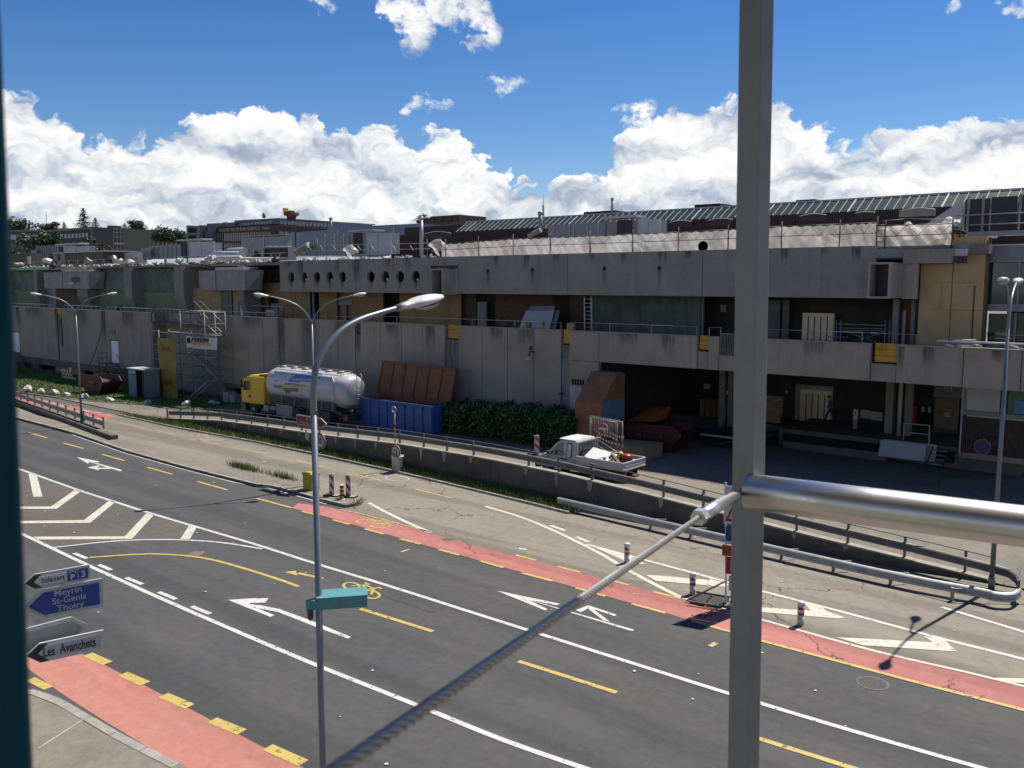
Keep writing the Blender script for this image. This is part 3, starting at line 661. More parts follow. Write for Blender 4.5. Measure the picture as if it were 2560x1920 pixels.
# median island
med_b = GP(0,760,K,[(100,905),(885,1118),(990,1160),(1500,1285),(2000,1400)],.1)+GP(560,800,K,[(600,1395),(900,1470),(1090,1520)],.1)
tip = GP(560,800,K,[(1050,1608),(1130,1598),(1190,1580),(1205,1562),(1180,1548)],.08)
isl = [Vector(p) for p in med_n] + tip + ext(med_b,60,0)[::-1]
b = MB(); b.prism([Vector((p.x,p.y,-.01)) for p in isl], (0,0,.145)); med = tag(b.build('median', MT['walk']), kind='structure')
kerb_run([Vector((p.x,p.y,0)) for p in (med_n+tip)], .16, .15, MT['kerb_stone'], 'kerb', length=1.1)
# white painted edge at the foot of the median kerb
line([Vector(p)+Vector((0,-.12,0)) for p in med_n[1:]], .1, 'paint_white', .012)

# yard behind the retaining wall, raised
def yard(u, v):
    x = -160+u*220; w = interp(WALL, x) if x > -64 else 33.7+(-64-x)*.02
    if x > -6.2: w = 33.6+(x+6.2)*.05
    y = w+.05+v*v*44; return Vector((x, y, yard_z(x, y)+.0))
yb = MB(); yb.sheet(yard, 110, 16); ys = tag(yb.build('yard', MT['asphalt_yard']), kind='structure')
b = MB(); P = [Vector((x, interp(WALL,x)+.45, yard_z(x,interp(WALL,x)+.45)+.006)) for x in range(-58,-6,4)]
# verge strip between slip road kerb and wall
kerb_run([Vector((p.x,p.y,0)) for p in GP(0,760,K,[(1015,962),(1500,1070),(2212,1200)])+GP(560,800,K,[(750,1158),(1400,1300),(2212,1490)])+GP(1200,880,K,[(400,1310),(760,1400)])], .14, .1, MT['kerb_stone'], 'kerb', length=1.0)
vf = [Vector((p.x,p.y,0)) for p in GP(0,760,K,[(1015,962),(1500,1070),(2212,1200)])+GP(560,800,K,[(750,1158),(1400,1300),(2212,1490)])+GP(1200,880,K,[(400,1310),(760,1400)])]
vb = [Vector((x, interp(WALL,x)-.02, 0)) for x in range(-63,-22,2)]
b = MB(); b.poly(flat([p+Vector((0,.1,0)) for p in vf]+[Vector((-23.2,33.2,0))]+vb[::-1], .07)); tag(b.build('verge', MT['soil']), kind='structure')
# gravelly strip under the lower guard rail
b = MB(); b.poly(flat(GP(1200,880,K,[(700,1395),(760,1380)])+[Vector((-23,33.2,0)),Vector((-14,33.15,0)),Vector((-9.5,33.25,0)),Vector((-5.5,33.6,0)),Vector((-4.2,33.0,0)),Vector((-5.2,32.0,0))]+GP(1800,1150,2.911,[(1683,1045),(1235,925),(440,745)])+GP(1200,880,K,[(1465,1545),(845,1400)]), .02)); tag(b.build('gravel_strip', MT['walk']), kind='structure')
# lawn on the left, in front of the building
lf = GP(0,760,K,[(-400,690),(100,760),(400,802),(800,848),(1100,868),(1300,880)]); lawn = MB()
lawn_poly = [Vector((p.x,p.y,0)) for p in lf]+[Vector((-66,37.0,0)),Vector((-60,39.2,0)),Vector((-60,44.0,0)),Vector((-150,44.5,0))]
lawn.poly(flat(lawn_poly, .06)); tag(lawn.build('lawn', MT['soil']), kind='structure')
kerb_run([Vector((p.x,p.y,0)) for p in lf]+[Vector((-66,37.0,0))], .14, .1, MT['kerb_stone'], 'kerb', length=1.5)
def blades(name, mt, n, sample, h, label, seed, lean=.5, wd=.02):
    r = random.Random(seed); v, f = [], []
    for i in range(n):
        p = sample(r)
        if p is None: continue
        a = r.random()*6.283; hh = h*r.uniform(.4,1.2); w = wd*r.uniform(.6,1.4); d = Vector((math.cos(a),math.sin(a),0)); l = Vector((r.uniform(-1,1),r.uniform(-1,1),0))*hh*lean
        o = len(v); v += [p-d*w, p+d*w, p+l+Vector((0,0,hh))]; f.append((o,o+1,o+2))
    q = MB(); q._add(v, f); return tag(q.build(name, mt), label, 'grass', kind='stuff')
def in_poly(x, y, P):
    c = False; j = len(P)-1
    for i in range(len(P)):
        if (P[i].y > y) != (P[j].y > y) and x < (P[j].x-P[i].x)*(y-P[i].y)/(P[j].y-P[i].y)+P[i].x: c = not c
        j = i
    return c
VP = [p+Vector((0,.12,0)) for p in vf]+[Vector((-23.2,33.2,0))]+vb[::-1]
def s_verge(r):
    x = r.uniform(-69,-22.3); y = r.uniform(29,35)
    return Vector((x,y,.06)) if in_poly(x,y,VP) and r.random() > .25*math.sin(x*1.7)**2 else None
blades('grass', MT['grass_blade'], 90000, s_verge, .3, 'rough green grass on the verge below the concrete wall', 5, wd=.018)
def s_lawn(r):
    x = r.uniform(-118,-60); y = r.uniform(30,44)
    return Vector((x,y,.05)) if in_poly(x,y,lawn_poly) else None
blades('grass', MT['grass_lush'], 60000, s_lawn, .13, 'short bright lawn in front of the tall concrete wall', 6, wd=.04)
def s_weed(r):
    t = r.random(); p = G(560+(60+t*560)/K, 800+(1262+t*130)/K, .1); k = math.sin(t*9)*.5+.6
    return p+Vector((r.gauss(0,.35),r.gauss(0,.12),0)) if r.random() < k*(1-t*.7) else None
blades('weeds', MT['grass_blade'], 2600, s_weed, .42, 'tufts of dry weeds along the back of the median', 8, wd=.012)
def s_tip(r):
    t = r.random(); p = G(560+(1120+80*t)/K, 800+(1600-45*t)/K, .1); return p+Vector((r.gauss(0,.1),r.gauss(0,.1),0))
blades('weeds', MT['grass_blade'], 160, s_tip, .18, 'small weeds at the rounded tip of the median', 9, wd=.012)

# ================================================================ the long concrete building
YF, YU, YT, YB = 44.0, 46.0, 48.5, 47.0
def XF(u, Y=YF, v=820): return W(u, v, Y).x
bld = thing('concrete_building', (-60, 46, 0), 'long grey concrete shopping building under renovation, filling the far side of the road', 'building')
def part(name, m, fn, parent=bld, bevel=0):
    b = MB(); fn(b); return b.build(name, MT[m], parent, bevel)
def pbox(name, m, x0, y0, z0, x1, y1, z1, parent=bld, bevel=0):
    b = MB(); b.box(x0,y0,z0,x1,y1,z1); return b.build(name, MT[m], parent, bevel)
def upanel(name, m, u0, u1, v0, v1, Y, th=.2, parent=bld, gap=.0, off=0.0):
    """upright panel given by its corners in the photograph, standing on plane Y"""
    vm = (v0+v1)/2; a = W(u0, vm, Y); c = W(u1, vm, Y); zt = (W(u0, v0, Y).z+W(u1, v0, Y).z)/2; zb = (W(u0, v1, Y).z+W(u1, v1, Y).z)/2
    return pbox(name, m, a.x+gap, Y-off, zb, c.x-gap, Y+th-off, zt, parent)
PT = 7.5
JG = .02
def wall_run(us, zb, zt=PT, m='concrete', y=YF, th=.28):
    for a, c in zip(us, us[1:]):
        pbox('wall_panel', m, XF(a)+JG, y+random.uniform(-.008,.008), zb, XF(c)-JG, y+th, zt)
wall_run([-90,-20,40,118,143,203,262,317,352,381], 1.5)
wall_run([548,579,619,657,697], 1.45); wall_run([711,752], 1.45); wall_run([752,796], .2, m='concrete_grey'); wall_run([796,845,887], .2); wall_run([901,951,1003,1057,1112], .2); wall_run([1146,1205,1269,1334,1403], .2)
wall_run([1424,1498], 5.72); wall_run([1498,1744], 5.72); wall_run([1771,1799], 5.72); wall_run([1912,2180], 5.72); wall_run([2245,2413,2560,2700], 5.72)
pbox('wall_panel', 'concrete', XF(1424)+JG, YF+.01, .2, XF(1498), YF+.28, 5.7)
pbox('wall_panel', 'concrete', XF(1799)+JG, YF, 5.72, XF(1912)-JG, YF+.28, 6.55)
# recessed strips with torn insulation at their heads
for u0, u1, vb, m in ((697,711,795,'debris_dark'),(887,901,836,'debris_brown'),(1112,1146,850,'insul_yellow'),(1403,1424,864,'insul_yellow'),(1744,1771,880,'insul_yellow'),(2180,2245,912,'insul_yellow')):
    zb = .2 if u0 < 1450 else 5.72; zt = W((u0+u1)/2, vb, YF).z
    pbox('wall_panel', 'concrete_grey', XF(u0)+JG, YF+.06, zb, XF(u1)-JG, YF+.3, zt)
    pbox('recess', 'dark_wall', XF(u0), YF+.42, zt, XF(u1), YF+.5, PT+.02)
    x0, x1 = XF(u0), XF(u1); w = x1-x0
    for k in range(3):
        h = (PT+.1-zt-.14)/3
        pbox('insulation_slab', m, x0+w*(.12 if u0 > 1100 else .3), YF+.16+.012*k, zt+.12+k*h, x1-w*.03, YF+.38, zt+.12+(k+1)*h-.012)
    pbox('sill', 'grey_paint', x0+.02, YF+.02, zt-.02, x1-.02, YF+.4, zt+.03)
for u0, u1, v0, v1, m in ((139,156,768,788,'insul_yellow'),(255,264,772,800,'debris_brown'),(43,50,766,785,'debris_brown'),(379,388,780,806,'grey_paint')):
    z0 = W(u0, v1, YF).z; pbox('recess', 'debris_dark', XF(u0), YF-.02, z0, XF((u0+u1)/2), YF+.1, PT+.01); pbox('insulation_slab', m, XF((u0+u1)/2), YF-.05, z0+.1, XF(u1), YF+.1, PT)
# long rain stains as real drip lines are left to the concrete; vertical drain on the left
part('drain_pipe', 'concrete_dark', lambda b: b.tube([(XF(145),YF-.05,PT-.6),(XF(145),YF-.05,1.55)], .06))
part('drain_pipe', 'concrete_dark', lambda b: b.tube([(XF(155),YF-.04,PT-1.2),(XF(155),YF-.04,3.2)], .09, 6))
# coping; the left runs are paler, sunlight put into their colour
for u0, u1 in ((-90,381),(548,697),(711,887),(901,1112),(1146,1403),(1424,1744),(1771,1799),(1912,2180),(2245,2700)):
    pbox('coping', 'galv_dull' if u0 > 680 else 'hvac_pale', XF(u0)+.01, YF-.05, PT, XF(u1)-.01, YF+.36, PT+.06)
# base beam, voids and stub columns under the left wall
pbox('base_beam', 'concrete_dark', XF(-90), YF+.1, .72, XF(250), YF+.6, 1.49)
pbox('base_beam', 'concrete_dark', XF(250), YF+.1, 1.0, XF(381), YF+.6, 1.49)
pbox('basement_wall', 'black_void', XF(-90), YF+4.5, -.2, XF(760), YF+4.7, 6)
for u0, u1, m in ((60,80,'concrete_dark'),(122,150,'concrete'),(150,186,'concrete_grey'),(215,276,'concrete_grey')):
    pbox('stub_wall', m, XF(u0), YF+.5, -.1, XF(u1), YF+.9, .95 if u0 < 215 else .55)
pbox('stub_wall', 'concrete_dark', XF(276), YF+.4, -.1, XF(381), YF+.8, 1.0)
pbox('base_beam', 'concrete_dark', XF(548), YF+.06, 1.05, XF(752), YF+.6, 1.44)
# recess behind the scaffold stair
pbox('wall_panel', 'concrete', XF(381)+JG, YF+1.3, 0, XF(460), YF+1.5, PT-.05); pbox('wall_panel', 'concrete_grey', XF(460)+JG, YF+1.3, 0, XF(548), YF+1.5, PT-.05)
pbox('wall_panel', 'concrete', XF(381)-.3, YF+.29, 0, XF(381), YF+1.3, PT); pbox('wall_panel', 'concrete', XF(548), YF+.29, 0, XF(548)+.3, YF+1.3, PT)
# terrace slab
pbox('terrace_slab', 'concrete_dark', XF(-90), YF+.29, 6.3, XF(1498), 58, 6.6)
pbox('terrace_slab', 'concrete_dark', XF(1498), YF+.29, 5.8, XF(2700), 62, 6.6)
# handrails over the parapet
def rail_run(u0, u1, z, posts, m, r=.022, low=False):
    x0, x1 = XF(u0), XF(u1); y = YF+.12
    part('handrail', m, lambda b: b.tube([(x0,y,z),(x1,y,z)], r, 6))
    for k in range(posts+1):
        x = x0+(x1-x0)*k/posts; pbox('rail_post', m, x-.02, y-.02, PT+.06, x+.02, y+.02, z)
rail_run(20,133,7.92,11,'hvac_pale',.035); rail_run(160,252,7.92,8,'hvac_pale',.035); rail_run(268,379,7.92,10,'hvac_pale',.035); rail_run(392,480,7.92,8,'hvac_pale',.03); rail_run(545,688,7.92,9,'galv',.03)
rail_run(770,812,7.85,2,'galv'); rail_run(838,905,7.85,3,'galv'); rail_run(905,1400,8.0,5,'galv_dull',.016); rail_run(1424,1740,8.05,3,'galv_dull',.016); rail_run(1771,1800,8.05,1,'galv_dull',.016); rail_run(1912,2290,8.05,3,'galv_dull',.016)
# barred balustrade in the gap
x0, x1 = XF(1799), XF(1912)
for k in range(27):
    x = x0+(x1-x0)*(k+.5)/27; pbox('baluster', 'galv_dull', x-.012, YF+.1, 6.56, x+.012, YF+.124, 7.7)
part('handrail', 'galv_dull', lambda b: b.beam((x0,YF+.11,7.72),(x1,YF+.11,7.72),.05,.04))

# ---- upper fascia with round openings
ZT, ZB = W(699,652.7,YU).z, W(702,729,YU).z
def XU(u, v=690): return W(u, v, YU).x
def holed(x0, x1, holes, r, zc):
    """panel with round holes: square cell round each hole, plain pieces between"""
    b = MB(); th = .25; s = r*1.5; xs = sorted(holes); y = YU
    def quad(a, z0, c, z1):
        if c-a > 1e-4: b._add([(a,y,z0),(c,y,z0),(c,y,z1),(a,y,z1)], [(0,1,2,3)])
    quad(x0, ZB, x1, zc-s); quad(x0, zc+s, x1, ZT); cur = x0; n = 24
    for h in xs:
        quad(cur, zc-s, max(cur, h-s), zc+s); cur = h+s
        ci, sq, bk = [], [], []
        for k in range(n):
            a = 2*math.pi*(k+.5)/n; c_, s_ = math.cos(a), math.sin(a); m_ = max(abs(c_), abs(s_))
            ci.append((h+r*c_, y, zc+r*s_)); bk.append((h+r*c_, y+th, zc+r*s_)); sq.append((h+s*c_/m_, y, zc+s*s_/m_))
        b._add(ci+sq+bk, [(n+k, n+(k+1) % n, (k+1) % n, k) for k in range(n)] + [(k, (k+1) % n, 2*n+(k+1) % n, 2*n+k) for k in range(n)])
        for qx, qz in ((1,1),(-1,1),(-1,-1),(1,-1)): 
            i = {(1,1):2,(-1,1):8,(-1,-1):14,(1,-1):20}[(qx,qz)]
            b._add([sq[i], (h+s*qx, y, zc+s*qz), sq[i+1]], [(0,1,2)])
    quad(cur, zc-s, x1, zc+s)
    b._add([(x0,y,ZB),(x1,y,ZB),(x1,y+th,ZB),(x0,y+th,ZB)], [(0,1,2,3)]); b._add([(x0,y,ZT),(x1,y,ZT),(x1,y+th,ZT),(x0,y+th,ZT)], [(0,1,2,3)])
    b._add([(x0,y,ZB),(x0,y,ZT),(x0,y+th,ZT),(x0,y+th,ZB)], [(0,1,2,3)])
    return b.build('fascia_panel', MT['concrete_grey'], bld)
zc = W(792,693,YU).z
holed(XU(700), XU(890)-JG, [XU(u) for u in (728,760,792,824,856)], .44, zc)
holed(XU(890)+JG, XU(1076), [XU(u) for u in (927,963,1000,1039)], .44, zc)
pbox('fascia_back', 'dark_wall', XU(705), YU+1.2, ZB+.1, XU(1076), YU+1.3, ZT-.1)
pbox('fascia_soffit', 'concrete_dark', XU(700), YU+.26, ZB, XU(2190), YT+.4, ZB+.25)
for u, dz in ((760,-.3),(824,-.36),(963,-.3),(1039,-.34)): pbox('sheet_scrap', 'debris_white', XU(u)-.1, YU+.2, zc+dz, XU(u)+.08, YU+.24, zc+dz+.2)
for a, c in ((1145,1418),(1418,1756),(1756,2190)): pbox('fascia_panel', 'concrete_grey', XU(a)+JG, YU+random.uniform(-.006,.006), ZB, XU(c)-JG, YU+.25, ZT)
for u, v in ((1220,677),(1331,674),(1511,671),(1648,670)):
    p = W(u, v, YU); part('weep_hole', 'black_void', lambda b: b.lathe([(.1,-.012),(.13,-.012),(.13,.0),(.1,.0)], (p.x, p.y, p.z), 14, 'Y')); part('weep_hole', 'black_void', lambda b: b.lathe([(.1,-.006),(.001,-.006)], (p.x, p.y, p.z), 14, 'Y'))
# projecting window boxes on the fascia
def winbox(ua, ub, uc, v0, v1, mface):
    z1 = W(ua, v0, YU-1.0).z; z0 = W(ua, v1, YU-1.0).z; y0 = YU-1.0; xa, xb = W(ua,690,y0).x, W(ub,690,y0).x
    b = MB(); t = .1
    for q in ((xa,z0,xa+t,z1),(xb-t,z0,xb,z1),(xa+t,z0,xb-t,z0+t),(xa+t,z1-t,xb-t,z1)): b.box(q[0],y0,q[1],q[2],YU+.3,q[3])
    b.build('window_box', MT[mface], bld); pbox('pane', 'dark_panel', xa+t, YU-.1, z0+t, xb-t, YU-.05, z1-t)
    xc = W(uc,690,YU).x
    b = MB(); b.prism([(xb,y0+.02,z0+.03),(xb,y0+.02,z1-.03),(xb+.25,YU,z1-.03),(xb+.25,YU,z0+.03)], (.05,.02,0)); b.build('side_cheek', MT[mface], bld)
    pbox('side_cheek', mface, xb+.3, YU-.03, ZB-.02, xc, YU+.25, z1)
winbox(1076,1106,1145,672,738,'concrete_pale')
winbox(2170,2226,2294,656,746,'concrete_pale')
pbox('fascia_panel', 'concrete_grey', XU(1076), YU, ZB, XU(1076)+.05, YU+.25, ZT); pbox('fascia_panel', 'concrete_grey', XU(1076)+.05, YU, W(1100,664,YU).z, XU(1112), YU+.25, ZT); pbox('fascia_panel', 'hvac', XU(1112)+.01, YU+.05, W(1100,664,YU).z, XU(1145), YU+.25, ZT)
pbox('fascia_back', 'concrete_dark', XU(1076), YU+.3, ZB, XU(1145), YU+.5, ZT)
# right end of the fascia: beam, bracket
upanel('beam', 'hvac', 2190,2258,622,646,YU); upanel('beam', 'concrete_grey', 2258,2383,623,658,YU-.3,.5); upanel('beam_end', 'hvac_pale', 2383,2416,622,640,YU-.2,.3); upanel('beam_end', 'black_metal', 2385,2396,640,658,YU-.25,.3); upanel('beam_end', 'black_metal', 2398,2405,640,658,YU-.25,.3); upanel('beam_end', 'black_metal', 2407,2414,640,658,YU-.25,.3)
upanel('coping', 'black_metal', 2188,2262,644,648,YU-.15,.2)

# ---- run-off stains
def stain(u0, u1, v0, v1, Y):
    a, c = W(u0,(v0+v1)/2,Y), W(u1,(v0+v1)/2,Y); z1, z0 = W((u0+u1)/2,v0,Y).z, W((u0+u1)/2,v1,Y).z
    b = MB(); b._add([(a.x,Y,z0),(c.x,Y,z0),(c.x,Y,z1),(a.x,Y,z1)], [(0,1,2,3)]); b.build('stain', MT['stain'], bld)
rs_ = random.Random(5)
for u, w, L in ((751,10,60),(842,9,45),(893,14,70),(1019,8,40),(1316,9,45),(1656,14,35),(1240,7,30),(1390,10,28),(1480,8,22),(1560,9,30),(1720,10,26),(1960,12,40),(2060,9,30),(2140,16,50),(720,12,26),(970,8,34)): stain(u-w, u+w, interp([(699,654),(1280,639),(2190,616)],u)-1, interp([(699,654),(1280,639),(2190,616)],u)+L, YU-.012)
for u in (728,760,792,824,856,927,963,1000,1039): stain(u-5, u+5, 704, 731, YU-.012)
for u in (1220,1331,1511,1648): stain(u-6, u+6, 676, 676+rs_.uniform(25,60), YU-.013)
for (u0,u1,v0,v1) in ((690,716,790,960),(1108,1150,848,960),(884,904,834,900),(1400,1428,862,940),(40,54,785,830),(136,160,786,870),(250,268,798,870),(60,110,768,800),(180,220,770,830),(300,340,778,830),(600,660,788,830),(752,796,800,930),(830,880,802,850),(960,1000,812,850),(1060,1090,815,900),(1220,1260,820,860),(1290,1340,822,870),(1540,1600,832,870),(1650,1690,836,900),(2000,2070,848,900),(2300,2340,868,930),(2470,2530,872,920),(2240,2262,866,950)): stain(u0, u1, v0, v1, YF-.014)
# formwork lines and tie holes on the tall panels
for u0, u1 in ((548,1424),(-20,381)):
    for k in range(26 if u0 > 0 else 12):
        u = u0+(u1-u0)*rs_.random(); p = W(u, rs_.uniform(845,900), YF-.006); b = MB(); b.box(p.x-.03,YF-.008,p.z-.03,p.x+.03,YF-.004,p.z+.03); b.build('tie_hole', MT['concrete_dark'], bld)
# ---- terrace back wall: boarding, voids, doors
def tb(name, m, u0, u1, v0=722, v1=830, y=YT, th=.15, gap=.006): return upanel(name, m, u0, u1, v0, v1, y, th, gap=gap)
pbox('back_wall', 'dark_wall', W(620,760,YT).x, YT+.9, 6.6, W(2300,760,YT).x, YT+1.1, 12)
for a, c in ((632,668),(696,733),(733,770)): tb('board', 'osb', a, c, 706, 812)
tb('board', 'osb', 668, 696, 706, 744); d = tb('door', 'debris_brown', 669, 676, 744, 812, YT+.3); tb('door', 'hvac_pale', 678, 695, 758, 812, YT+.35)
for a, c in ((629,654),(654,678),(678,702)): tb('cladding', 'dark_panel' if a != 654 else 'debris_brown', a, c, 672, 707, YT-.02)
tb('post', 'hvac', 770, 775, 722, 812, YT-.1); tb('post', 'hvac', 781, 785, 722, 812, YT-.1)
for a, c in ((798,820),(820,842),(880,920),(920,958),(999,1040),(1040,1080),(1080,1120),(1120,1152)): tb('board', 'osb', a, c, 724, 826, YT+random.uniform(-.02,.02))
tb('board', 'debris_tan', 842, 880, 724, 820, YT+.4); tb('beam', 'hvac', 845, 882, 752, 762, YT+.1)
tb('post', 'debris_brown', 865, 868, 762, 815, YT); tb('board', 'debris_brown', 1152, 1190, 730, 826, YT+.5); tb('door', 'hvac', 1193, 1216, 755, 830, YT+.3); tb('board', 'debris_brown', 1238, 1290, 730, 830, YT+.6)
for k, (a, c) in enumerate(((1290,1330),(1330,1381),(1381,1425),(1425,1462))): tb('board', ('debris_brown','debris_brown','dark_wall','debris_brown')[k], a, c, 735, 832, YT+.5)
def tarp(u):
    def fn(s, t):
        p0 = W(1480+(1766-1480)*s, 742, YT); return Vector((p0.x, YT-.35+.09*math.sin(s*31+t*3)+.05*math.sin(s*77), 6.62+(9.9-6.62)*t))
    return fn
part('tarpaulin', 'tarp_dark', lambda b: b.sheet(tarp(0), 90, 10))
tb('post', 'grey_paint', 1755, 1758, 745, 834, YT-.45); tb('panel', 'tarp_dark', 1920, 1950, 750, 850, YT+.3); tb('panel', 'tarp_dark', 1955, 1972, 750, 850, YT+.3); tb('notice', 'grey_paint', 1801, 1816, 762, 780, YT+.8, .02)
def lift_doors(u0, u1, v0, v1, y, frame=True):
    a, c = W(u0, v1, y), W(u1, v0, y); zb = a.z; zt = W(u0, v0, y).z; x0, x1 = a.x, c.x
    o = part('goods_lift', 'lift_steel', lambda b: b.box(x0, y-.02, zb, x1, y+.2, zt)); n = 5
    for k in range(n):
        q = (x1-x0)/n; pbox('door_leaf', 'lift_steel', x0+k*q+.035, y-.05, zb+.02, x0+(k+1)*q-.035, y-.021, zt-.3*(zt-zb)/3, o)
    for k in range(1,n): q = (x1-x0)/n; pbox('door_gap', 'black_metal', x0+k*q-.03, y-.045, zb+.02, x0+k*q+.03, y-.022, zt-.3*(zt-zb)/3, o)
    if frame:
        pbox('door_frame', 'galv_dull', x0-.32, y-.06, zb, x0-.01, y+.1, zt+.0, o); pbox('door_frame', 'galv_dull', x1+.01, y-.06, zb, x1+.12, y+.1, zt, o); pbox('door_frame', 'galv_dull', x0-.3, y-.06, zt+.005, x1+.12, y+.1, zt+.3, o)
    return o
lift_doors(2004, 2086, 782, 858, YT+.4, False)
tb('column', 'hvac', 2230, 2246, 748, 862, YT-.4, .3); tb('door', 'rust', 2246, 2276, 750, 862, YT); tb('door', 'white_paint', 2255, 2263, 775, 862, YT-.1, .05); tb('column', 'hvac', 2276, 2297, 750, 868, YT-.4, .3)
upanel('board', 'osb_pale', 2297, 2378, 660, 875, YU+.6, .3); upanel('board', 'osb_pale', 2378, 2459, 592, 875, YU+.6, .3, gap=.004); upanel('board', 'osb_pale', 2297, 2378, 600, 659, YU+.62, .3)
upanel('slot', 'black_metal', 2431, 2434, 715, 850, YU+.57, .02)
for vv in (705,774): upanel('tape_line', 'yellow_box', 2330, 2455, vv, vv+2.5, YU+.585, .01)
upanel('tape_line', 'yellow_box', 2352, 2354, 705, 774, YU+.58, .01); upanel('return_wall', 'rust_brown', 2460, 2464, 600, 870, YU+.7, .1); upanel('back_wall', 'dark_wall', 2290, 2470, 600, 880, YU+1.2, .1)

# ---- left bays with netting, piers and oriel boxes
ZR = W(300,671,YB).z
def bay(u0, u1, lowm='net_green'):
    a, c = W(u0,720,YB).x, W(u1,720,YB).x
    part('netting', 'net_dark', lambda b: b.sheet(lambda s,t: Vector((a+(c-a)*s, YB+.25+.05*math.sin(s*17+t*4), 9.4+(ZR-.05-9.4)*t)), 30, 6))
    part('netting', lowm, lambda b: b.sheet(lambda s,t: Vector((a+(c-a)*s, YB+.3+.06*math.sin(s*23+t*2), 6.6+(9.45-6.6)*t)), 30, 6))
    for z in (7.4, 9.3): pbox('tape_line', 'yellow_box', a+.2, YB+.16, z, c-.3, YB+.17, z+.05)
    n = 5
    for k in range(1,n): x = a+(c-a)*(k+random.uniform(-.2,.2))/n; pbox('board', 'osb' if k % 2 else 'debris_tan', x-.3, YB+.45, 6.6, x+.35, YB+.5, 9.2)
    pbox('back_wall', 'dark_wall', a, YB+.9, 6.6, c, YB+1.0, ZR)
bay(28,108); bay(238,331); bay(350,457)
for u0, u1 in ((14,28),(104,112),(212,238),(331,350),(457,480),(616,630)):
    a, c = W(u0,720,YB).x, W(u1,720,YB).x; b = MB()
    b.prism([(a,YB-.9,8.9),(a,YB-.9,ZR),(a,YB+.9,ZR),(a,YB+.9,6.6),(a,YB-.1,6.6)], (c-a,0,0)); b.build('pier', MT['concrete_grey'], bld)
def oriel(u0, um, u1, v0, v1):
    y0 = YB-1.4; xa, xm, xb = (W(u,700,y0).x for u in (u0,um,u1)); z1 = W(u0,v0,y0).z; z0 = W(u0,v1,y0).z
    o = pbox('oriel', 'concrete_pale', xa, y0, z0, xm-.05, YB+.4, z1); pbox('oriel', 'concrete_pale', xm+.05, y0+.05, z0, xb, YB+.4, z1+.05)
    pbox('oriel_joint', 'debris_dark', xm-.05, y0+.12, z0, xm+.05, YB, z1)
    pbox('oriel_cap', 'debris_white', xm+.05, y0-.05, z1+.06, xb, YB, z1+.28)
    b = MB(); b.prism([(xb,y0+.2,z0),(xb,y0+.2,z1),(xb+.9,YB,z1),(xb+.35,YB,z0)], (.04,.04,0)); b.build('oriel_cheek', MT['grey_paint'], bld)
    pbox('oriel_opening', 'dark_panel', xa-.55, y0+.25, z0+.1, xa-.02, YB, z1-.05)
    return xa, xm, xb, y0, z0, z1
xa, xm, xb, y0, z0, z1 = oriel(110,156,222,681,721)
pbox('bracket_plate', 'debris_white', W(176,706,y0).x, y0-.25, W(176,711,y0).z, W(189,706,y0).x, y0+.04, W(176,706,y0).z); pbox('bracket_plate', 'concrete_dark', W(179,700,y0).x, y0-.02, W(176,705,y0).z, W(199,700,y0).x, y0+.04, W(176,693,y0).z)
oriel(498,539,611,677,725)
for k, (u0, u1, m) in enumerate(((113,140,'hvac'),(140,175,'debris_brown'),(175,211,'debris_brown'),(479,503,'debris_tan'),(503,527,'osb'),(527,552,'debris_tan'),(552,576,'net_dark'),(576,596,'debris_tan'))): upanel('board', m, u0, u1, 720, 790, YB+.1, .1, gap=.01)
upanel('tape_line', 'yellow_box', 482, 575, 762, 764, YB+.05, .01)
upanel('door', 'door_white', 601, 613, 740, 800, YB+.05, .1); upanel('door_frame', 'hvac', 596, 618, 730, 800, YB+.16, .1); upanel('door', 'dark_wall', 211, 216, 733, 770, YB-.12, .1)
upanel('crack_strip', 'black_void', 579, 582, 728, 790, YB+.07, .02)

# ---- roofs
pbox('roof_slab', 'roof_felt', W(-90,680,YB).x, YB-.5, ZR, XU(700), 80, ZR+.25)
pbox('roof_slab', 'roof_felt', XU(700), YU+.26, ZT-.5, W(2470,600,YU).x, 66, ZT-.05)
pbox('roof_edge', 'concrete_pale', W(150,674,YB).x, YB-1.0, ZR-.05, W(230,674,YB).x, YB-.5, ZR+.22)

# ---- doors in the tall wall, vent, cable
def wall_door(u0, u1, v0, v1, mdoor='door_white'):
    a, c = W(u0,v1,YF), W(u1,v0,YF); o = pbox('door', mdoor, a.x, YF-.04, a.z, c.x, YF-.012, c.z)
    pbox('door_frame', 'black_metal', a.x-.16, YF-.05, a.z, a.x-.01, YF-.011, c.z+.1, o); pbox('door_frame', 'black_metal', a.x-.16, YF-.05, c.z+.01, c.x+.06, YF-.013, c.z+.12, o); pbox('handle', 'black_metal', a.x+.12, YF-.09, a.z+1.0, a.x+.25, YF-.041, a.z+1.04, o)
wall_door(281,296,853,906); wall_door(33,48,832,878)
upanel('vent_grille', 'black_metal', 276, 288, 825, 838, YF-.03, .02)
for k in range(5): upanel('vent_slat', 'grey_paint', 276.3, 287.7, 826+k*2.4, 827.2+k*2.4, YF-.05, .03)
p0 = W(260,800,YF-.1); p1 = W(222,915,YF-.9); 
part('hanging_cable', 'black_rubber', lambda b: b.tube([p0+(p1-p0)*t+Vector((0,0,-.9*math.sin(math.pi*t)*.55)) for t in [k/12 for k in range(13)]], .035, 6))
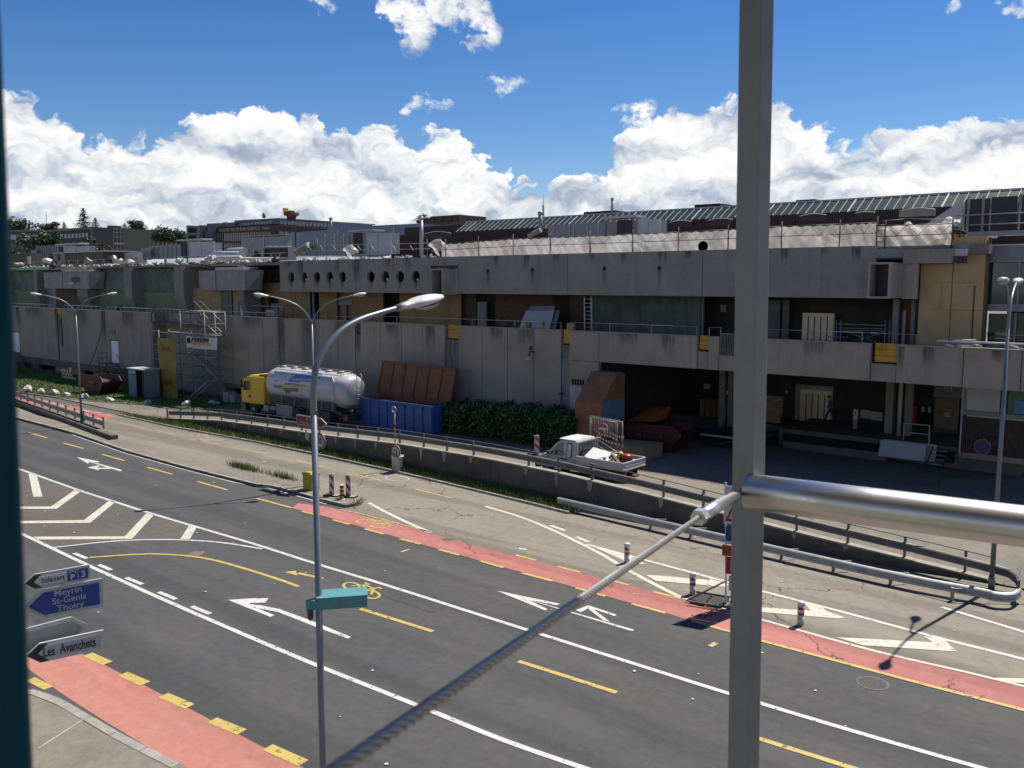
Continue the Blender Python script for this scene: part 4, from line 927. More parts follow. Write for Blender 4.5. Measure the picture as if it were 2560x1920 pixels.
# grille and service door by the compactor, wall pipe, floodlight
gx0, gx1 = XF(1430), XF(1462)
for k in range(5): pbox('grille_slot', 'black_void', gx0+k*(gx1-gx0)/5+.03, YF-.005, W(1440,962,YF).z, gx0+(k+1)*(gx1-gx0)/5-.03, YF+.05, W(1440,948,YF).z)
pbox('door', 'hvac_pale', XF(1427), YF-.03, .9, XF(1455), YF-.005, W(1440,966,YF).z)
part('wall_pipe', 'hvac_pale', lambda b: b.tube([(XF(1403),YF-.06,6.6),(XF(1403),YF-.06,1.0)], .03, 6)); part('wall_pipe', 'hvac_pale', lambda b: b.tube([(XF(1409),YF-.06,5.4),(XF(1409),YF-.06,3.6)], .03, 6)); pbox('pipe_valve', 'black_metal', XF(1400), YF-.12, 3.5, XF(1410), YF-.01, 3.62)
fl = W(1325,890,YF-.3); part('floodlight', 'hvac_pale', lambda b: b.cbox((fl.x,fl.y-.1,fl.z-.1),(.5,.35,.16),rx=.4)); part('floodlight_arm', 'black_metal', lambda b: b.tube([(fl.x+.1,YF,fl.z+.25),(fl.x,fl.y,fl.z+.3),(fl.x,fl.y-.1,fl.z)], .05, 6)); part('camera_dome', 'black_metal', lambda b: b.lathe([(.01,-.14),(.1,-.1),(.14,0),(.1,.1),(.01,.12)], (fl.x+.05,fl.y,fl.z+.5), 10))

# ---- loading bay under the right half
XL, XR = XF(1498), XF(2700)
YI = 56.0; DZ = 1.75; YD = 50.6
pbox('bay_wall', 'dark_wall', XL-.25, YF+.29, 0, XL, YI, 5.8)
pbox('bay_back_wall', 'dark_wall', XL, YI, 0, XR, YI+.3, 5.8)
def bx(u, Y=YI): return W(u, 1000, Y).x
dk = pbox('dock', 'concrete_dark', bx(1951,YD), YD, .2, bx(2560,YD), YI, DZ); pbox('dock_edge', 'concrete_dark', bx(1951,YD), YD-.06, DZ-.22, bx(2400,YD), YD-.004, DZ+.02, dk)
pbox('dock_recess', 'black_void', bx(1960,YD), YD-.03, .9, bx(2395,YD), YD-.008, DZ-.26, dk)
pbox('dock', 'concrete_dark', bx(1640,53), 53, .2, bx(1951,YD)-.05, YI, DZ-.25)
pbox('kerb_ledge', 'concrete_dark', bx(1960,YD-.8), YD-.75, .6, bx(2220,YD-.8), YD-.35, 1.12)
lift_doors(1998, 2079, 972, 1070, YI-.1)
for u, w, y, m in ((2217,.42,53,'concrete_grey'),(2265,.36,53,'concrete_grey'),(1800,.38,52.6,'concrete_grey'),(1822,.28,52.6,'concrete_grey')): x = bx(u,y); pbox('column', m, x, y-w/2, .2, x+w, y+w/2, 5.8)
x = bx(2246,52.4); part('pipe', 'white_dirty', lambda b: b.tube([(x+.1,52.4,1.75),(x+.1,52.4,5.8)], .11, 10))
# door 13 and fittings
a, c = W(2333,1081,YI-.6), W(2398,998,YI-.6); d13 = pbox('door', 'cream_box', a.x, YI-.62, DZ, c.x, YI-.5, c.z); pbox('door_head', 'concrete_grey', a.x-.1, YI-.6, c.z+.02, c.x+.1, YI-.4, 5.8); pbox('door_plinth', 'concrete_dark', a.x-.02, YI-.7, DZ, c.x, YI-.63, DZ+.22, d13)
rs = W(2352,1020,YI-.7); pbox('door_sign', 'sign_red', rs.x, YI-.64, rs.z-.42, rs.x+.72, YI-.621, rs.z+.02, d13)
for k, s_ in enumerate(('ATTENTION', 'SORTIE DE', 'SECOURS')): text(s_, .12, 'lettering', MT['debris_white'], d13, (rs.x+.36, YI-.645, rs.z-.12-.13*k), (1,0,0), (0,0,1), 'CENTER', sx=.85)
pbox('number_plate', 'sign_white', W(2360,972,YI-.7).x, YI-.7, W(2360,978,YI-.7).z, W(2381,972,YI-.7).x, YI-.68, W(2360,966,YI-.7).z, d13); text('13', .3, 'lettering', MT['sign_black'], d13, (W(2370,972,YI-.7).x, YI-.705, W(2360,977,YI-.7).z), (1,0,0), (0,0,1), 'CENTER', .01)
pbox('door_notice', 'white_dirty', W(2360,1041,YI-.64).x, YI-.645, W(2360,1041,YI-.64).z, W(2376,1041,YI-.64).x, YI-.622, W(2360,1031,YI-.64).z, d13)
for (u0,u1,v0,v1,m,y) in ((2151,2175,1025,1046,'sign_grey_white',YI-.05),(2176,2206,1030,1051,'hvac_pale',YI-.05),(2303,2311,1017,1030,'sign_white',YI-.3),(2320,2327,1016,1032,'sign_white',YI-.3),(1653,1668,957,969,'hvac_pale',YI-.05),(1635,1650,955,978,'galv_dull',YI-.05),(1759,1775,960,972,'sign_white',YI-.05),(1815,1820,977,986,'sign_white',52.3),(1964,1968,977,983,'sign_white',YI-.05),(1600,1609,957,968,'grey_paint',YI-.05)): upanel('notice', m, u0, u1, v0, v1, y, .03)
upanel('roller_shutter', 'tarp_dark', 1651, 1732, 925, 1045, YI-.15, .05); upanel('shutter_box', 'grey_paint', 1687, 1732, 925, 937, YI-.3, .1)
# extinguisher cabinet, white guard rail, intercom pillar
exx = W(2280,1060,YI-.8); part('hose_reel', 'sign_red', lambda b: b.cbox((exx.x,exx.y,DZ+.9),(.42,.3,1.05)))
part('conduit', 'black_metal', lambda b: b.tube([(W(1602,960,YI-.1).x,YI-.1,3.6),(W(1602,960,YI-.1).x,YI-.1,5.8)], .03, 5))

# ---- glazed pavilion at the right end
pv_ = thing('glazed_pavilion', (-6, 47, 6.6), 'grey metal clad glazed pavilion at the right end of the terrace', 'building')
YP = 47.2
def pp(name, m, u0, u1, v0, v1, y=YP, th=.15, parent=pv_, gap=0): return upanel(name, m, u0, u1, v0, v1, y, th, parent, gap)
cl = pp('fascia', 'grey_paint', 2466, 2760, 612, 655)
for k in range(10): pp('cladding_board', 'hvac', 2466, 2760, 612.5+k*4.2, 616.1+k*4.2, YP-.03, .028, cl)
pp('wall_post', 'hvac', 2460, 2466, 655, 880, YP-.05); pp('spandrel', 'hvac', 2460, 2760, 762, 780); pp('sill', 'hvac', 2460, 2760, 862, 885)
for k, (a, c) in enumerate(((2467,2546),(2549,2640),(2640,2760))):
    w = pp('window', 'glass_dark', a, c, 657, 761, YP+.12, .03); pp('mullion', 'galv', c-1, c+2, 656, 762, YP+.05, .06, w)
for k, (a, c) in enumerate(((2470,2532),(2542,2640))):
    w = pp('window', 'glass_dark', a, c, 784, 861, YP+.12, .03); pp('mullion', 'hvac', c+2, c+8, 782, 862, YP+.02, .1, w)
pp('roof_strip', 'debris_white', 2466, 2760, 608, 612, YP-.1, 4)
pp('counter', 'net_green', 2468, 2502, 828, 846, YP+1.2, .5); pbox('back_wall', 'dark_panel', W(2466,700,YP).x, YP+6, 6.6, W(2760,700,YP).x, YP+6.2, 14, pv_)
for k in range(3): part('stair_rail', 'white_paint', lambda b: b.tube([W(2500+20*k,838,YP+.8),W(2560+20*k,870,YP+.8)], .04, 5), pv_)
# dark screen wall with galvanised rails above it
sw = thing('plant_screen', (W(2480,560,49).x, 49, 12.2), 'dark plant screen with galvanised rails on the roof, right edge', 'screen wall')
x0, x1 = W(2410,540,50).x, W(2760,540,50).x; zt = W(2480,495,50).z; zb = W(2480,578,50).z
n = 5
for k in range(n): pbox('screen_panel', 'dark_panel', x0+(x1-x0)*k/n+.02, 50, zb, x0+(x1-x0)*(k+1)/n-.02, 50.1, zt+.2*k/n, sw)
for u in (2420,2457,2549,2640): x = W(u,540,49.6).x; pbox('post', 'galv_dull', x-.05, 49.55, zb-.1, x+.05, 49.65, zt+.1, sw)
for v in (537,562): part('rail', 'galv_dull', lambda b: b.tube([(x0-.2,49.5,W(2450,v,49.5).z),(x1,49.5,W(2450,v,49.5).z+.02)], .035, 6), sw)
pbox('base_rail', 'galv_dull', x0, 49.5, zb-.25, x1, 50, zb-.02, sw)
pbox('gable', 'hvac_pale', x0-.25, 50.1, zb, x0-.02, 58, zt-.1, sw)
b = MB(); b.prism([(x0-.03,49.8,zb+.3),(x0-.03,49.8,zt),(x0-2.0,49.8,zb+.3)], (0,.15,0)); b.build('gable', MT['hvac_pale'], sw)

# ================================================================ on the roof
def up(name, m, u0, u1, v0, v1, Y, th=.2, parent=None, gap=0.0):
    vm = (v0+v1)/2; a = W(u0, vm, Y); c = W(u1, vm, Y); b = MB(); b.box(a.x+gap, Y, (W(u0,v1,Y).z+W(u1,v1,Y).z)/2, c.x-gap, Y+th, (W(u0,v0,Y).z+W(u1,v0,Y).z)/2); return b.build(name, MT[m], parent)
def hvac_unit(label, Y, u0, u1, v0, v1, depth, parts, name='air_handling_unit'):
    a, c = W(u0,v1,Y), W(u1,v0,Y)
    o = thing(name, (a.x, Y, a.z), label, 'ventilation unit', 'ventilation units on the roof')
    b = MB(); b.box(a.x, Y, a.z, c.x, Y+min(depth,1.0), c.z); b.build('casing', MT['hvac'], o)
    for nm, m, p0, p1, q0, q1, off, th in parts: up(nm, m, p0, p1, q0, q1, Y-off, th, o)
    return o
hvac_unit('long grey ribbed ventilation unit at the far left of the roof', 62, 92, 146, 613, 657, 4, [('rib','grey_paint',92+k*6,93+k*6,613,657,.08,.07) for k in range(9)]+[('side_panel','galv_dull',78,92,625,655,.5,.4)])
hvac_unit('small blue-fronted ventilation unit above the low concrete box', 60, 146, 221, 614, 632, 3, [('front_panel','hvac_pale',160,190,615,631,.06,.05),('front_panel','hvac_pale',191,221,615,631,.06,.05),('roof_lip','debris_white',137,199,608.5,612,.5,1.4),('door','louvre_dark',147,157,616,632,.05,.04)])
lb = up('lift_housing', 'concrete_dark', 163, 257, 631, 672, 55, 4); tag(lb, 'low brown concrete rooftop box with pale left face', 'roof box')
up('side_face', 'concrete_grey', 133, 162.7, 631, 672, 54.8, .2, lb); up('coping', 'hvac_pale', 131, 258, 629, 631.5, 54.6, 4.6, lb); up('downpipe', 'black_metal', 144, 146, 632, 672, 54.6, .1, lb)
hvac_unit('large grey ventilation unit with a dark slot and pale blue end', 60, 374, 536, 606, 648, 4, [('rib','grey_paint',384+k*11,385+k*11,607,647,.07,.06) for k in range(6)]+[('slot','louvre_dark',452,466,604,646,.09,.07),('front_panel','hvac_pale',472,503,604,641,.1,.09),('front_panel','hvac_pale',504,536,604,641,.1,.09),('roof_lip','debris_white',440,506,597.5,601,.5,1.4),('sheet','debris_white',498,530,626,628.5,.16,.04),('side_panel','galv_dull',352,374,620,650,.6,.3)])
hvac_unit('plain blue-grey ventilation unit with a central post', 60, 604, 710, 590, 640, 4, [('post','hvac_pale',658,660,589,640,.08,.07),('coping','galv_dull',603,711,588,590.5,.1,1.1),('hatch','grey_paint',617,620,598,603,.06,.05)])
o = hvac_unit('grey chiller with a black triangle opening on its end', 56, 660, 720, 617, 652, 3, [('end_plate','galv_dull',625,656,618,650,.4,.3),('grille','dark_wall',662,718,620,644,.06,.05),('post','galv_dull',655,658,617,655,.45,.1)]+[('fan','lamp_head',664+k*15,672+k*15,614.5,617,-1,.6) for k in range(4)])
a = [W(627,649,55.4), W(653,649,55.4), W(641,625,55.4)]; b = MB(); b.prism(a, (0,-.12,0)); b.build('opening', MT['black_void'], o)
hvac_unit('container-like grey ventilation unit behind the round openings', 52, 773, 977, 582, 640, 4, [('seam','hvac_pale',812+0*k,814,583,638,.05,.04) for k in range(1)]+[('seam','hvac_pale',836,838,583,638,.05,.04),('seam','hvac_pale',858,860,583,638,.05,.04),('slot','louvre_dark',883,905,582,634,.08,.07),('frame','galv_dull',868,872,578,638,.1,.1),('front_panel','hvac_pale',916,945,583,635,.08,.07),('front_panel','hvac_pale',946,977,583,635,.08,.07),('roof_lip','hvac_pale',870,932,574.5,578,.4,1.4)])
hvac_unit('long grey ventilation unit behind the sheeted scaffold', 56, 1370, 1650, 548, 620, 4.5, [('seam','hvac_pale',1382,1384,560,590,.05,.04),('seam','hvac_pale',1422,1424,560,590,.05,.04),('seam','hvac_pale',1433,1435,560,590,.05,.04),('seam','hvac_pale',1467,1469,560,590,.05,.04),('seam','hvac_pale',1494,1496,556,590,.05,.04),('slot','louvre_dark',1543,1579,550,585,.1,.09),('frame','galv_dull',1508,1513,540,590,.1,.1),('front_panel','hvac_pale',1595,1620,546,585,.1,.09),('front_panel','hvac_pale',1621,1650,548,585,.1,.09),('roof_lip','hvac_pale',1510,1590,539,545,.4,1.4)])
# sloping duct ends
def duct_elbow(u0, u1, v0, v1, Y, label):
    o = thing('duct_elbow', W(u1,v1,Y), label, 'duct', 'bright duct pieces on the roof'); n = 6
    for k in range(n):
        t0, t1 = k/n, (k+1)/n; u = u0+(u1-u0)*t0; uu = u0+(u1-u0)*t1
        b = MB(); b.tube([W(u, v1-(v1-v0)*.2-(v1-v0)*.5*t0, Y), W(uu-.4, v1-(v1-v0)*.2-(v1-v0)*.5*t1, Y)], (v1-v0)*.2/proj_ppm(Y,u), 10); b.build('segment', MT['galv_dull'], o)
def proj_ppm(Y, u): 
    d = W(u,640,Y)-EYE; return F_PX/d.dot(FW)
duct_elbow(740,773,600,642,51.5,'segmented sheet metal duct elbow beside the container-like unit')
duct_elbow(1322,1352,566,596,55.5,'segmented duct elbow left of the long grey unit')
def pipe_run(us, v, Y, r, label, m='duct'):
    b = MB(); pts = [W(u, vv, Y) for u, vv in zip(us, v)]; b.tube(pts, r, 10); return tag(b.build('duct_pipe', MT[m]), label, 'duct', 'bright duct pieces on the roof')
pipe_run((537,560,562,600),(637,637,638,638),57,.45,'fat silver duct lying left of the chiller'); pipe_run((574,612),(630,629),58.5,.5,'short silver duct lying behind the fat one')
pipe_run((540,600,606,690),(646,645,650,650),53,.28,'long pinkish-white lagged pipe along the roof edge','debris_white'); pipe_run((600,700),(652,653),51.5,.12,'thin silver pipe along the roof edge by the fascia corner','galv')
pipe_run((255,285,290),(644,643,655),56,.3,'silver bent duct right of the low concrete box')
o = thing('louvre_stack', W(330,655,57), 'white slatted louvre bank between two ventilation units', 'louvre')
for k in range(8): up('louvre_blade', 'white_paint', 311, 352, 633+k*2.9, 634.6+k*2.9, 57+.06*k, .25, o)
up('back_panel', 'grey_paint', 309, 353, 631, 657, 57.8, .1, o)
pl = tag(up('low_parapet', 'concrete_dark', 20, 75, 634, 668, 58, 3), 'grey brown low roof box at the far left edge', 'roof box')
up('louvre_strip', 'debris_white', 68, 74, 641, 660, 57.7, .2, pl)
tag(up('low_parapet', 'office_grey', 257, 316, 628, 660, 61, 3), 'dark grey roof wall behind the silver bent duct', 'roof box')
# chimneys and masts
for (u, v0, v1, Y, r, m, lab) in ((1054,548,640,50,.16,'galv','tall thick galvanised flue beside the brown wall'),(1351,535,582,56.5,.18,'galv_dull','short galvanised flue left of the long unit'),(1530,500,545,63,.09,'grey_paint','thin dark mast in front of the skylight'),(828,548,590,60,.14,'grey_paint','dark pipe mast with small arms behind the container-like unit')):
    a = W(u,v1,Y); z1 = W(u,v0,Y).z; o = thing('flue', a, lab, 'flue'); b = MB(); b.lathe([(r,0),(r,z1-a.z)], a, 12); b.build('pipe', MT[m], o); b = MB(); b.lathe([(r*1.25,0),(r*1.25,.2),(r,.3)], (a.x,a.y,z1-.1), 12); b.build('cap', MT[m], o)
a = W(1358,540,64); o = thing('roof_antenna', a, 'lattice antenna behind the short flue', 'antenna'); z1 = W(1358,512,64).z
for dx in (-.14,.14,0): b = MB(); b.tube([(a.x+dx,a.y+(.12 if dx == 0 else 0),a.z-1),(a.x+dx*.4,a.y,z1)], .035, 5); b.build('leg', MT['grey_paint'], o)
b = MB(); b.tube([(a.x,a.y,z1-.1),(a.x,a.y,z1+.9)], .02, 5); b.build('whip', MT['grey_paint'], o)

# brown cladding wall and glazed ridge
YW = 64.0
rw = thing('roof_hall', (W(1700,560,YW).x, YW, 12), 'long dark brown roof storey with slanted glazed ridge', 'roof storey')
zwt = W(1838,545,YW).z; xl = W(978,590,YW).x; xr = W(2700,520,YW).x
nb = 420; b = MB()
for k in range(nb):
    x0 = xl+(xr-xl)*k/nb; x1 = xl+(xr-xl)*(k+.55)/nb; b.box(x0, YW-.06, 11.5, x1, YW+.02, zwt)
tag(b.build('cladding_rib', MT['brown_clad'], rw), kind='stuff'); b = MB(); b.box(xl, YW, 11.5, xr, YW+.3, zwt-.01); b.build('wall', MT['brown_clad'], rw)
xg0 = W(1132,578,YW).x; zg1 = W(1838,518,YW+1.7).z; md = (W(2355,500,YW).x-W(2120,510,YW).x)/10
xg = W(2120,515,YW).x; k0 = int((xg0-xg)/md); k1 = int((xr-xg)/md)
for k in range(k0, k1):
    x0 = xg+k*md; b = MB(); b.prism([(x0+.03,YW+.1,zwt+.02),(x0+md-.03,YW+.1,zwt+.02),(x0+md-.03,YW+1.7,zg1),(x0+.03,YW+1.7,zg1)], (0,-.02,.04)); b.build('glass_pane', MT['glass_teal'], rw)
    w = .1 if k % 10 == 0 else .035
    b = MB(); b.beam((x0,YW+.02,zwt+.03),(x0,YW+1.72,zg1+.06), w, .1, up=(0,-.4,1)); b.build('glazing_bar', MT['white_paint'], rw)
b = MB(); b.box(xg+k0*md-.2, YW+1.68, zg1+.02, xg+k1*md, YW+1.9, zg1+.16); b.build('ridge_cap', MT['hvac_pale'], rw)
b = MB(); b.box(xl, YW+1.9, 11.5, xr, YW+9, zg1-.1); b.build('back_block', MT['brown_clad'], rw)
for (u0, u1, v) in ((1030,1105,583),(1322,1352,571),(1650,1708,549),(1746,1812,545),(1980,2048,533),(2120,2172,526),(2232,2325,520)):
    x0, x1 = W(u0,v,YW-1.5).x, W(u1,v,YW-1.5).x; zb = zwt-.12; n = 14; arch = [Vector((x0+(x1-x0)*k/n, 0, zb+.2*math.sin(math.pi*k/n)*(x1-x0)/3.2)) for k in range(n+1)]
    b = MB()
    for p, q in zip(arch, arch[1:]): b._add([p+Vector((0,YW-.1,0)), q+Vector((0,YW-.1,0)), q+Vector((0,YW+.8,0)), p+Vector((0,YW+.8,0)), p+Vector((0,YW-.1,-.07)), q+Vector((0,YW-.1,-.07))], [(0,1,2,3),(4,5,1,0)])
    b._add([p+Vector((0,YW-.08,-.05)) for p in arch]+[Vector((x1,YW-.08,zb-.4)),Vector((x0,YW-.08,zb-.4))], [tuple(range(n+3))]); b.build('roof_vault', MT['brown_clad' if u0 < 2200 else 'concrete'], rw); b = MB(); b.tube([p+Vector((0,YW-.12,0)) for p in arch], .035, 5); b.build('vault_edge', MT['hvac_pale'], rw)
for (u0,u1,v0,v1,Y) in ((1041,1075,549,557,82),(1075,1148,539,556,80),(1459,1537,528,545,74),(1736,1800,510,530,74),(1989,2036,499,515,74)):
    q = tag(up('lift_overrun', 'brown_clad', u0, u1, v0, v1, Y, 5), {1041:'small dark block beside the dark lift overrun, left of the glazed ridge',1075:'largest dark brown lift overrun left of the glazed ridge',1459:'dark brown roof block above the glazed ridge, left of the thin mast',1736:'dark brown roof block just left of the steel post',1989:'small dark roof block above the glazed ridge, right of the steel post'}[u0], 'roof block')
    for k in range(3): up('seam', 'dark_panel', u0+(u1-u0)*(.1+.3*k), u0+(u1-u0)*(.12+.3*k), v0, v1, Y-.1, .05, q)

# plastic-sheeted guard scaffold along the fascia top
gs = thing('sheeted_scaffold', (XU(1600), YU+.6, ZT), 'guard scaffold hung with pale translucent plastic along the concrete fascia', 'scaffold')
gu = [1114,1196,1283,1375,1474,1581,1695,1819,1952,2097,2190]
def gtop(u): return interp([(1080,612),(1283,597),(1474,590),(1695,580),(1819,574),(1952,566),(2097,560),(2190,556)], u)
YG = YU+.5
for k, u in enumerate(gu):
    p = W(u, 640, YG); z1 = W(u, gtop(u)-12, YG).z; b = MB(); b.tube([(p.x,YG,ZT-.1),(p.x,YG,z1)], .03, 6); b.build('standard', MT['black_metal' if k % 2 else 'rail_grey'], gs)
for (ua, ub) in zip([1075]+gu, gu):
    xa, xb = W(ua,600,YG).x, W(ub,600,YG).x; za, zb = W(ua,gtop(ua),YG).z, W(ub,gtop(ub),YG).z; zm = ZT+(za-ZT)*.52
    for z in ((za,zb),(ZT+(za-ZT)*.55,ZT+(zb-ZT)*.55)): b = MB(); b.tube([(xa,YG,z[0]),(xb,YG,z[1])], .02, 5); b.build('ledger', MT['rail_grey'], gs)
    n = 3
    for k in range(n):
        x0, x1 = xa+(xb-xa)*k/n, xa+(xb-xa)*(k+1)/n; b = MB(); b.tube([(x0,YG,zm),((x0+x1)/2,YG,za-.02),(x1,YG,zm)], .012, 4); b.build('lattice', MT['rail_grey'], gs)
def sheet_fn(xa, xb, zt0, zt1, ph, hole=None):
    def fn(s, t):
        x = xa+(xb-xa)*s; zt = zt0+(zt1-zt0)*s; sag = .03*math.sin(s*math.pi)*t
        return Vector((x, YG+.12+.03*math.sin(s*13+ph+t*2)+.02*math.sin(t*7+s*29+ph), ZT+.03*math.sin(s*30+ph)+(zt-ZT-.02-sag)*t))
    return fn
for i, (ua, ub) in enumerate(zip([1100]+gu[1:], gu[1:])):
    xa, xb = W(ua,600,YG).x, W(ub,600,YG).x; b = MB(); b.sheet(sheet_fn(xa+.01, xb-.01, W(ua,gtop(ua),YG).z, W(ub,gtop(ub),YG).z, i*1.7), 34, 12); b.build('plastic_sheet', MT['plastic_sheet'], gs)
for (u, v, r) in ((1757,616,.33),): p = W(u,v,YG-.02); b = MB(); b.lathe([(r,0),(.001,0)], (p.x,YG-.0,p.z), 9, 'Y'); b.build('torn_hole', MT['debris_brown'], gs)
# loose ends of sheeting
for (u, v, s, lab) in ((1095,622,.9,'crumpled flap of white plastic at the left end of the sheeting'),(1603,620,.5,'scrap of white plastic caught on the sheeting, left of the post'),(2066,606,.5,'domed scrap of clear plastic on the fascia edge'),(876,632,.8,'crumpled white sheet by the container-like unit')):
    p = W(u, v, YG-.1); r = random.Random(u); b = MB()
    def fl_(a, t): return p+Vector(((a-.5)*1.6*s+.15*math.sin(t*7+a*5), .25*math.sin(a*6+t*5), (t-.35)*1.5*s*(1-abs(a-.5)*1.1)+.1*math.sin(a*9)))
    b.sheet(fl_, 10, 8); tag(b.build('plastic_flap', MT['plastic_sheet']), lab, 'plastic sheet', 'loose plastic on the roof edge')
# right end bay: separate scaffold frame with wrapped goods
ge = thing('scaffold_bay', (W(2290,600,YG).x, YG, ZT), 'end bay of scaffold with ladder rungs and wrapped goods, right of the post', 'scaffold')
def gz(v, u=2290): return W(u, v, YG-.3).z
y2 = YG-.3
for u, v0 in ((2191,540),(2212,550),(2380,540)): p = W(u,600,y2); b = MB(); b.tube([(p.x,y2,gz(622)),(p.x,y2,gz(v0,u))], .035, 6); b.build('standard', MT['black_metal'], ge)
for v in (562,576,590,604): b = MB(); b.tube([W(2191,v+1,y2),W(2212,v,y2)], .025, 5); b.build('rung', MT['rail_grey'], ge)
for va, vb in ((564,559),(591,584)): b = MB(); b.tube([W(2212,va,y2),W(2380,vb,y2)], .025, 5); b.build('ledger', MT['rail_grey'], ge)
for k in range(6): b = MB(); b.tube([W(2214+27*k,(588 if k % 2 else 563),y2),W(2214+27*(k+1),(563 if k % 2 else 588),y2)], .012, 4); b.build('lattice', MT['rail_grey'], ge)
for (ua,va,ub,vb) in ((2206,552,2262,548),(2262,546,2380,550),(2262,546,2262,560),(2325,549,2325,558)): b = MB(); b.tube([W(ua,va,YG+1.5),W(ub,vb,YG+1.5)], .025, 5); b.build('back_rail', MT['rail_grey'], ge)
b = MB(); xa, xb = W(2192,600,y2+.2).x, W(2378,600,y2+.2).x; b.sheet(lambda s,t: Vector((xa+(xb-xa)*s, y2+.2+.1*math.sin(s*15)+.06*math.sin(t*7+s*30), gz(622)+(gz(562)-gz(622))*t)), 40, 12); b.build('plastic_sheet', MT['plastic_sheet'], ge)
b = MB(); b.sheet(lambda s,t: Vector((xa+(xb-xa)*s*.95, y2+.6+2.2*t, gz(566)+.25*math.sin(s*9)*t+.35*t*s+.15*math.sin(s*23+t*9)*t)), 30, 10); b.build('plastic_sheet', MT['plastic_sheet'], ge)
for (ua,va,ub,vb) in ((2381,562,2412,570),(2381,586,2412,590),(2394,565,2388,588),(2404,567,2400,590)): b = MB(); b.tube([W(ua,va,y2),W(ub,vb,y2+.8)], .02, 5); b.build('brace', MT['rail_grey'], ge)
# bare guard rail left of the sheeting
gr = thing('roof_guard_rail', (XU(900), YU+.5, ZT), 'bare scaffold guard rail with short diagonal stays above the round openings', 'guard rail')
for u in (794,925,994,1068): p = W(u,640,YG); b = MB(); b.tube([(p.x,YG,ZT-.1),(p.x,YG,W(u,598,YG).z)], .03, 6); b.build('standard', MT['rail_grey'], gr)
for v in (610,624): b = MB(); b.tube([W(775,v+3,YG),W(1075,v-2,YG)], .018, 5); b.build('ledger', MT['galv'], gr)
for u in (770,800,832,873,894,928,982,1025): b = MB(); b.tube([W(u,614,YG),W(u+9,626,YG)], .022, 5); b.build('stay', MT['white_paint'], gr)

# rubble on the roof edge: individual scraps where they can be told apart
rr = random.Random(21)
def scrap(u, v, Y, m, sx, sy, sz, lab=None):
    p = W(u, v, Y); b = MB(); n = 7
    pts = []
    for k in range(n):
        a = 2*math.pi*k/n; pts.append(Vector((math.cos(a)*sx*rr.uniform(.6,1.2), math.sin(a)*sy*rr.uniform(.6,1.2), rr.uniform(-.3,.3)*sz)))
    b.loft([[p+q*.85 for q in pts], [p+q+Vector((rr.uniform(-.1,.1)*sx,0,sz*rr.uniform(.5,1))) for q in pts], [p+q*.4+Vector((0,0,sz*rr.uniform(1.0,1.5))) for q in pts]], smooth=False)
    return b.build('rubble', MT[m], None)
rub = MB()
for i in range(520):
    u = rr.uniform(15,700) if i < 430 else rr.uniform(740,1090); Y = rr.uniform(46.8,52) if u < 700 else rr.uniform(46.6,48); z = (ZR+.27) if u < 700 else ZT-.03
    p = W(u,665,Y); p.z = z; w = rr.uniform(.08,.42); h = rr.uniform(.04,.3); rub.cbox((p.x,p.y,z+h/2),(w,w*rr.uniform(.2,1),h),rr.random()*3,rr.uniform(-.4,.4),rr.uniform(-.4,.4))
tag(rub.build('rubble', MT['debris_white']), 'pale building rubble strewn along the roof edge', 'rubble', kind='stuff')
for seed, m, n in ((31,'debris_brown',160),(32,'debris_tan',200),(33,'debris_dark',120)):
    r2 = random.Random(seed); q = MB()
    for i in range(n):
        u = r2.uniform(15,700); Y = r2.uniform(46.7,51); p = W(u,665,Y); w = r2.uniform(.1,.7); h = r2.uniform(.03,.14); q.cbox((p.x,p.y,ZR+.27+r2.uniform(0,.2)),(w,w*.3,h),r2.random()*3,r2.uniform(-.5,.5),r2.uniform(-.5,.5))
    tag(q.build('rubble', MT[m]), {'debris_brown':'brown torn roofing scraps along the roof edge','debris_tan':'broken tan boards along the roof edge','debris_dark':'dark torn roofing felt along the roof edge'}[m], 'rubble', kind='stuff')
for (u, v, Y, m, sx, sy, sz, lab) in ((450,662,47.5,'plastic_mint',.9,.5,.5,'mint green plastic sheet bundle on the roof edge'),(300,662,47.5,'debris_white',1.1,.6,.5,'white plastic bag heap on the roof edge near the netting'),(325,662,47.5,'debris_white',.7,.5,.5,'small white bag heap beside the larger one'),(530,656,47.8,'debris_white',1.8,.7,.5,'long heap of torn white membrane above the right oriel'),(515,668,46.6,'debris_brown',1.0,.5,.55,'brown torn roofing curling over the oriel edge'),(136,672,46.2,'debris_dark',1.0,.5,.7,'black tangle of torn roofing over the left oriel'),(220,661,47.5,'debris_tan',.8,.5,.6,'leaning tan boards on the roof near the low concrete box'),(48,664,48,'debris_tan',1.3,.6,.3,'orange-tan stack of slabs at the far left roof edge'),(118,658,49,'debris_white',1.0,.6,.5,'white wrapped stack left of the low concrete box'),(690,655,46.6,'skip_red',.5,.4,.4,'red and white scrap at the fascia corner')):
    tag(scrap(u,v,Y,m,sx,sy,sz), lab, 'rubble')
b = MB(); b.box(W(40,672,YB-.6).x, YB-.62, ZR+.02, W(122,672,YB-.6).x, YB-.1, ZR+.3); tag(b.build('membrane_roll', MT['plastic_mint']), 'long pale mint membrane laid along the roof edge at far left', 'membrane')
# thin railing on the left roof
lr = thing('roof_rail', W(300,660,48.5), 'thin grey railing along the left roof edge', 'railing')
for u in range(40,720,22):
    p = W(u,660,48.8); b = MB(); b.tube([(p.x,48.8,ZR+.2),(p.x,48.8,ZR+1.15)], .02, 4); b.build('post', MT['galv_dull'], lr)
for z in (.7,1.15): b = MB(); b.tube([(W(30,660,48.8).x,48.8,ZR+z),(W(715,660,48.8).x,48.8,ZR+z)], .016, 4); b.build('rail', MT['galv_dull'], lr)

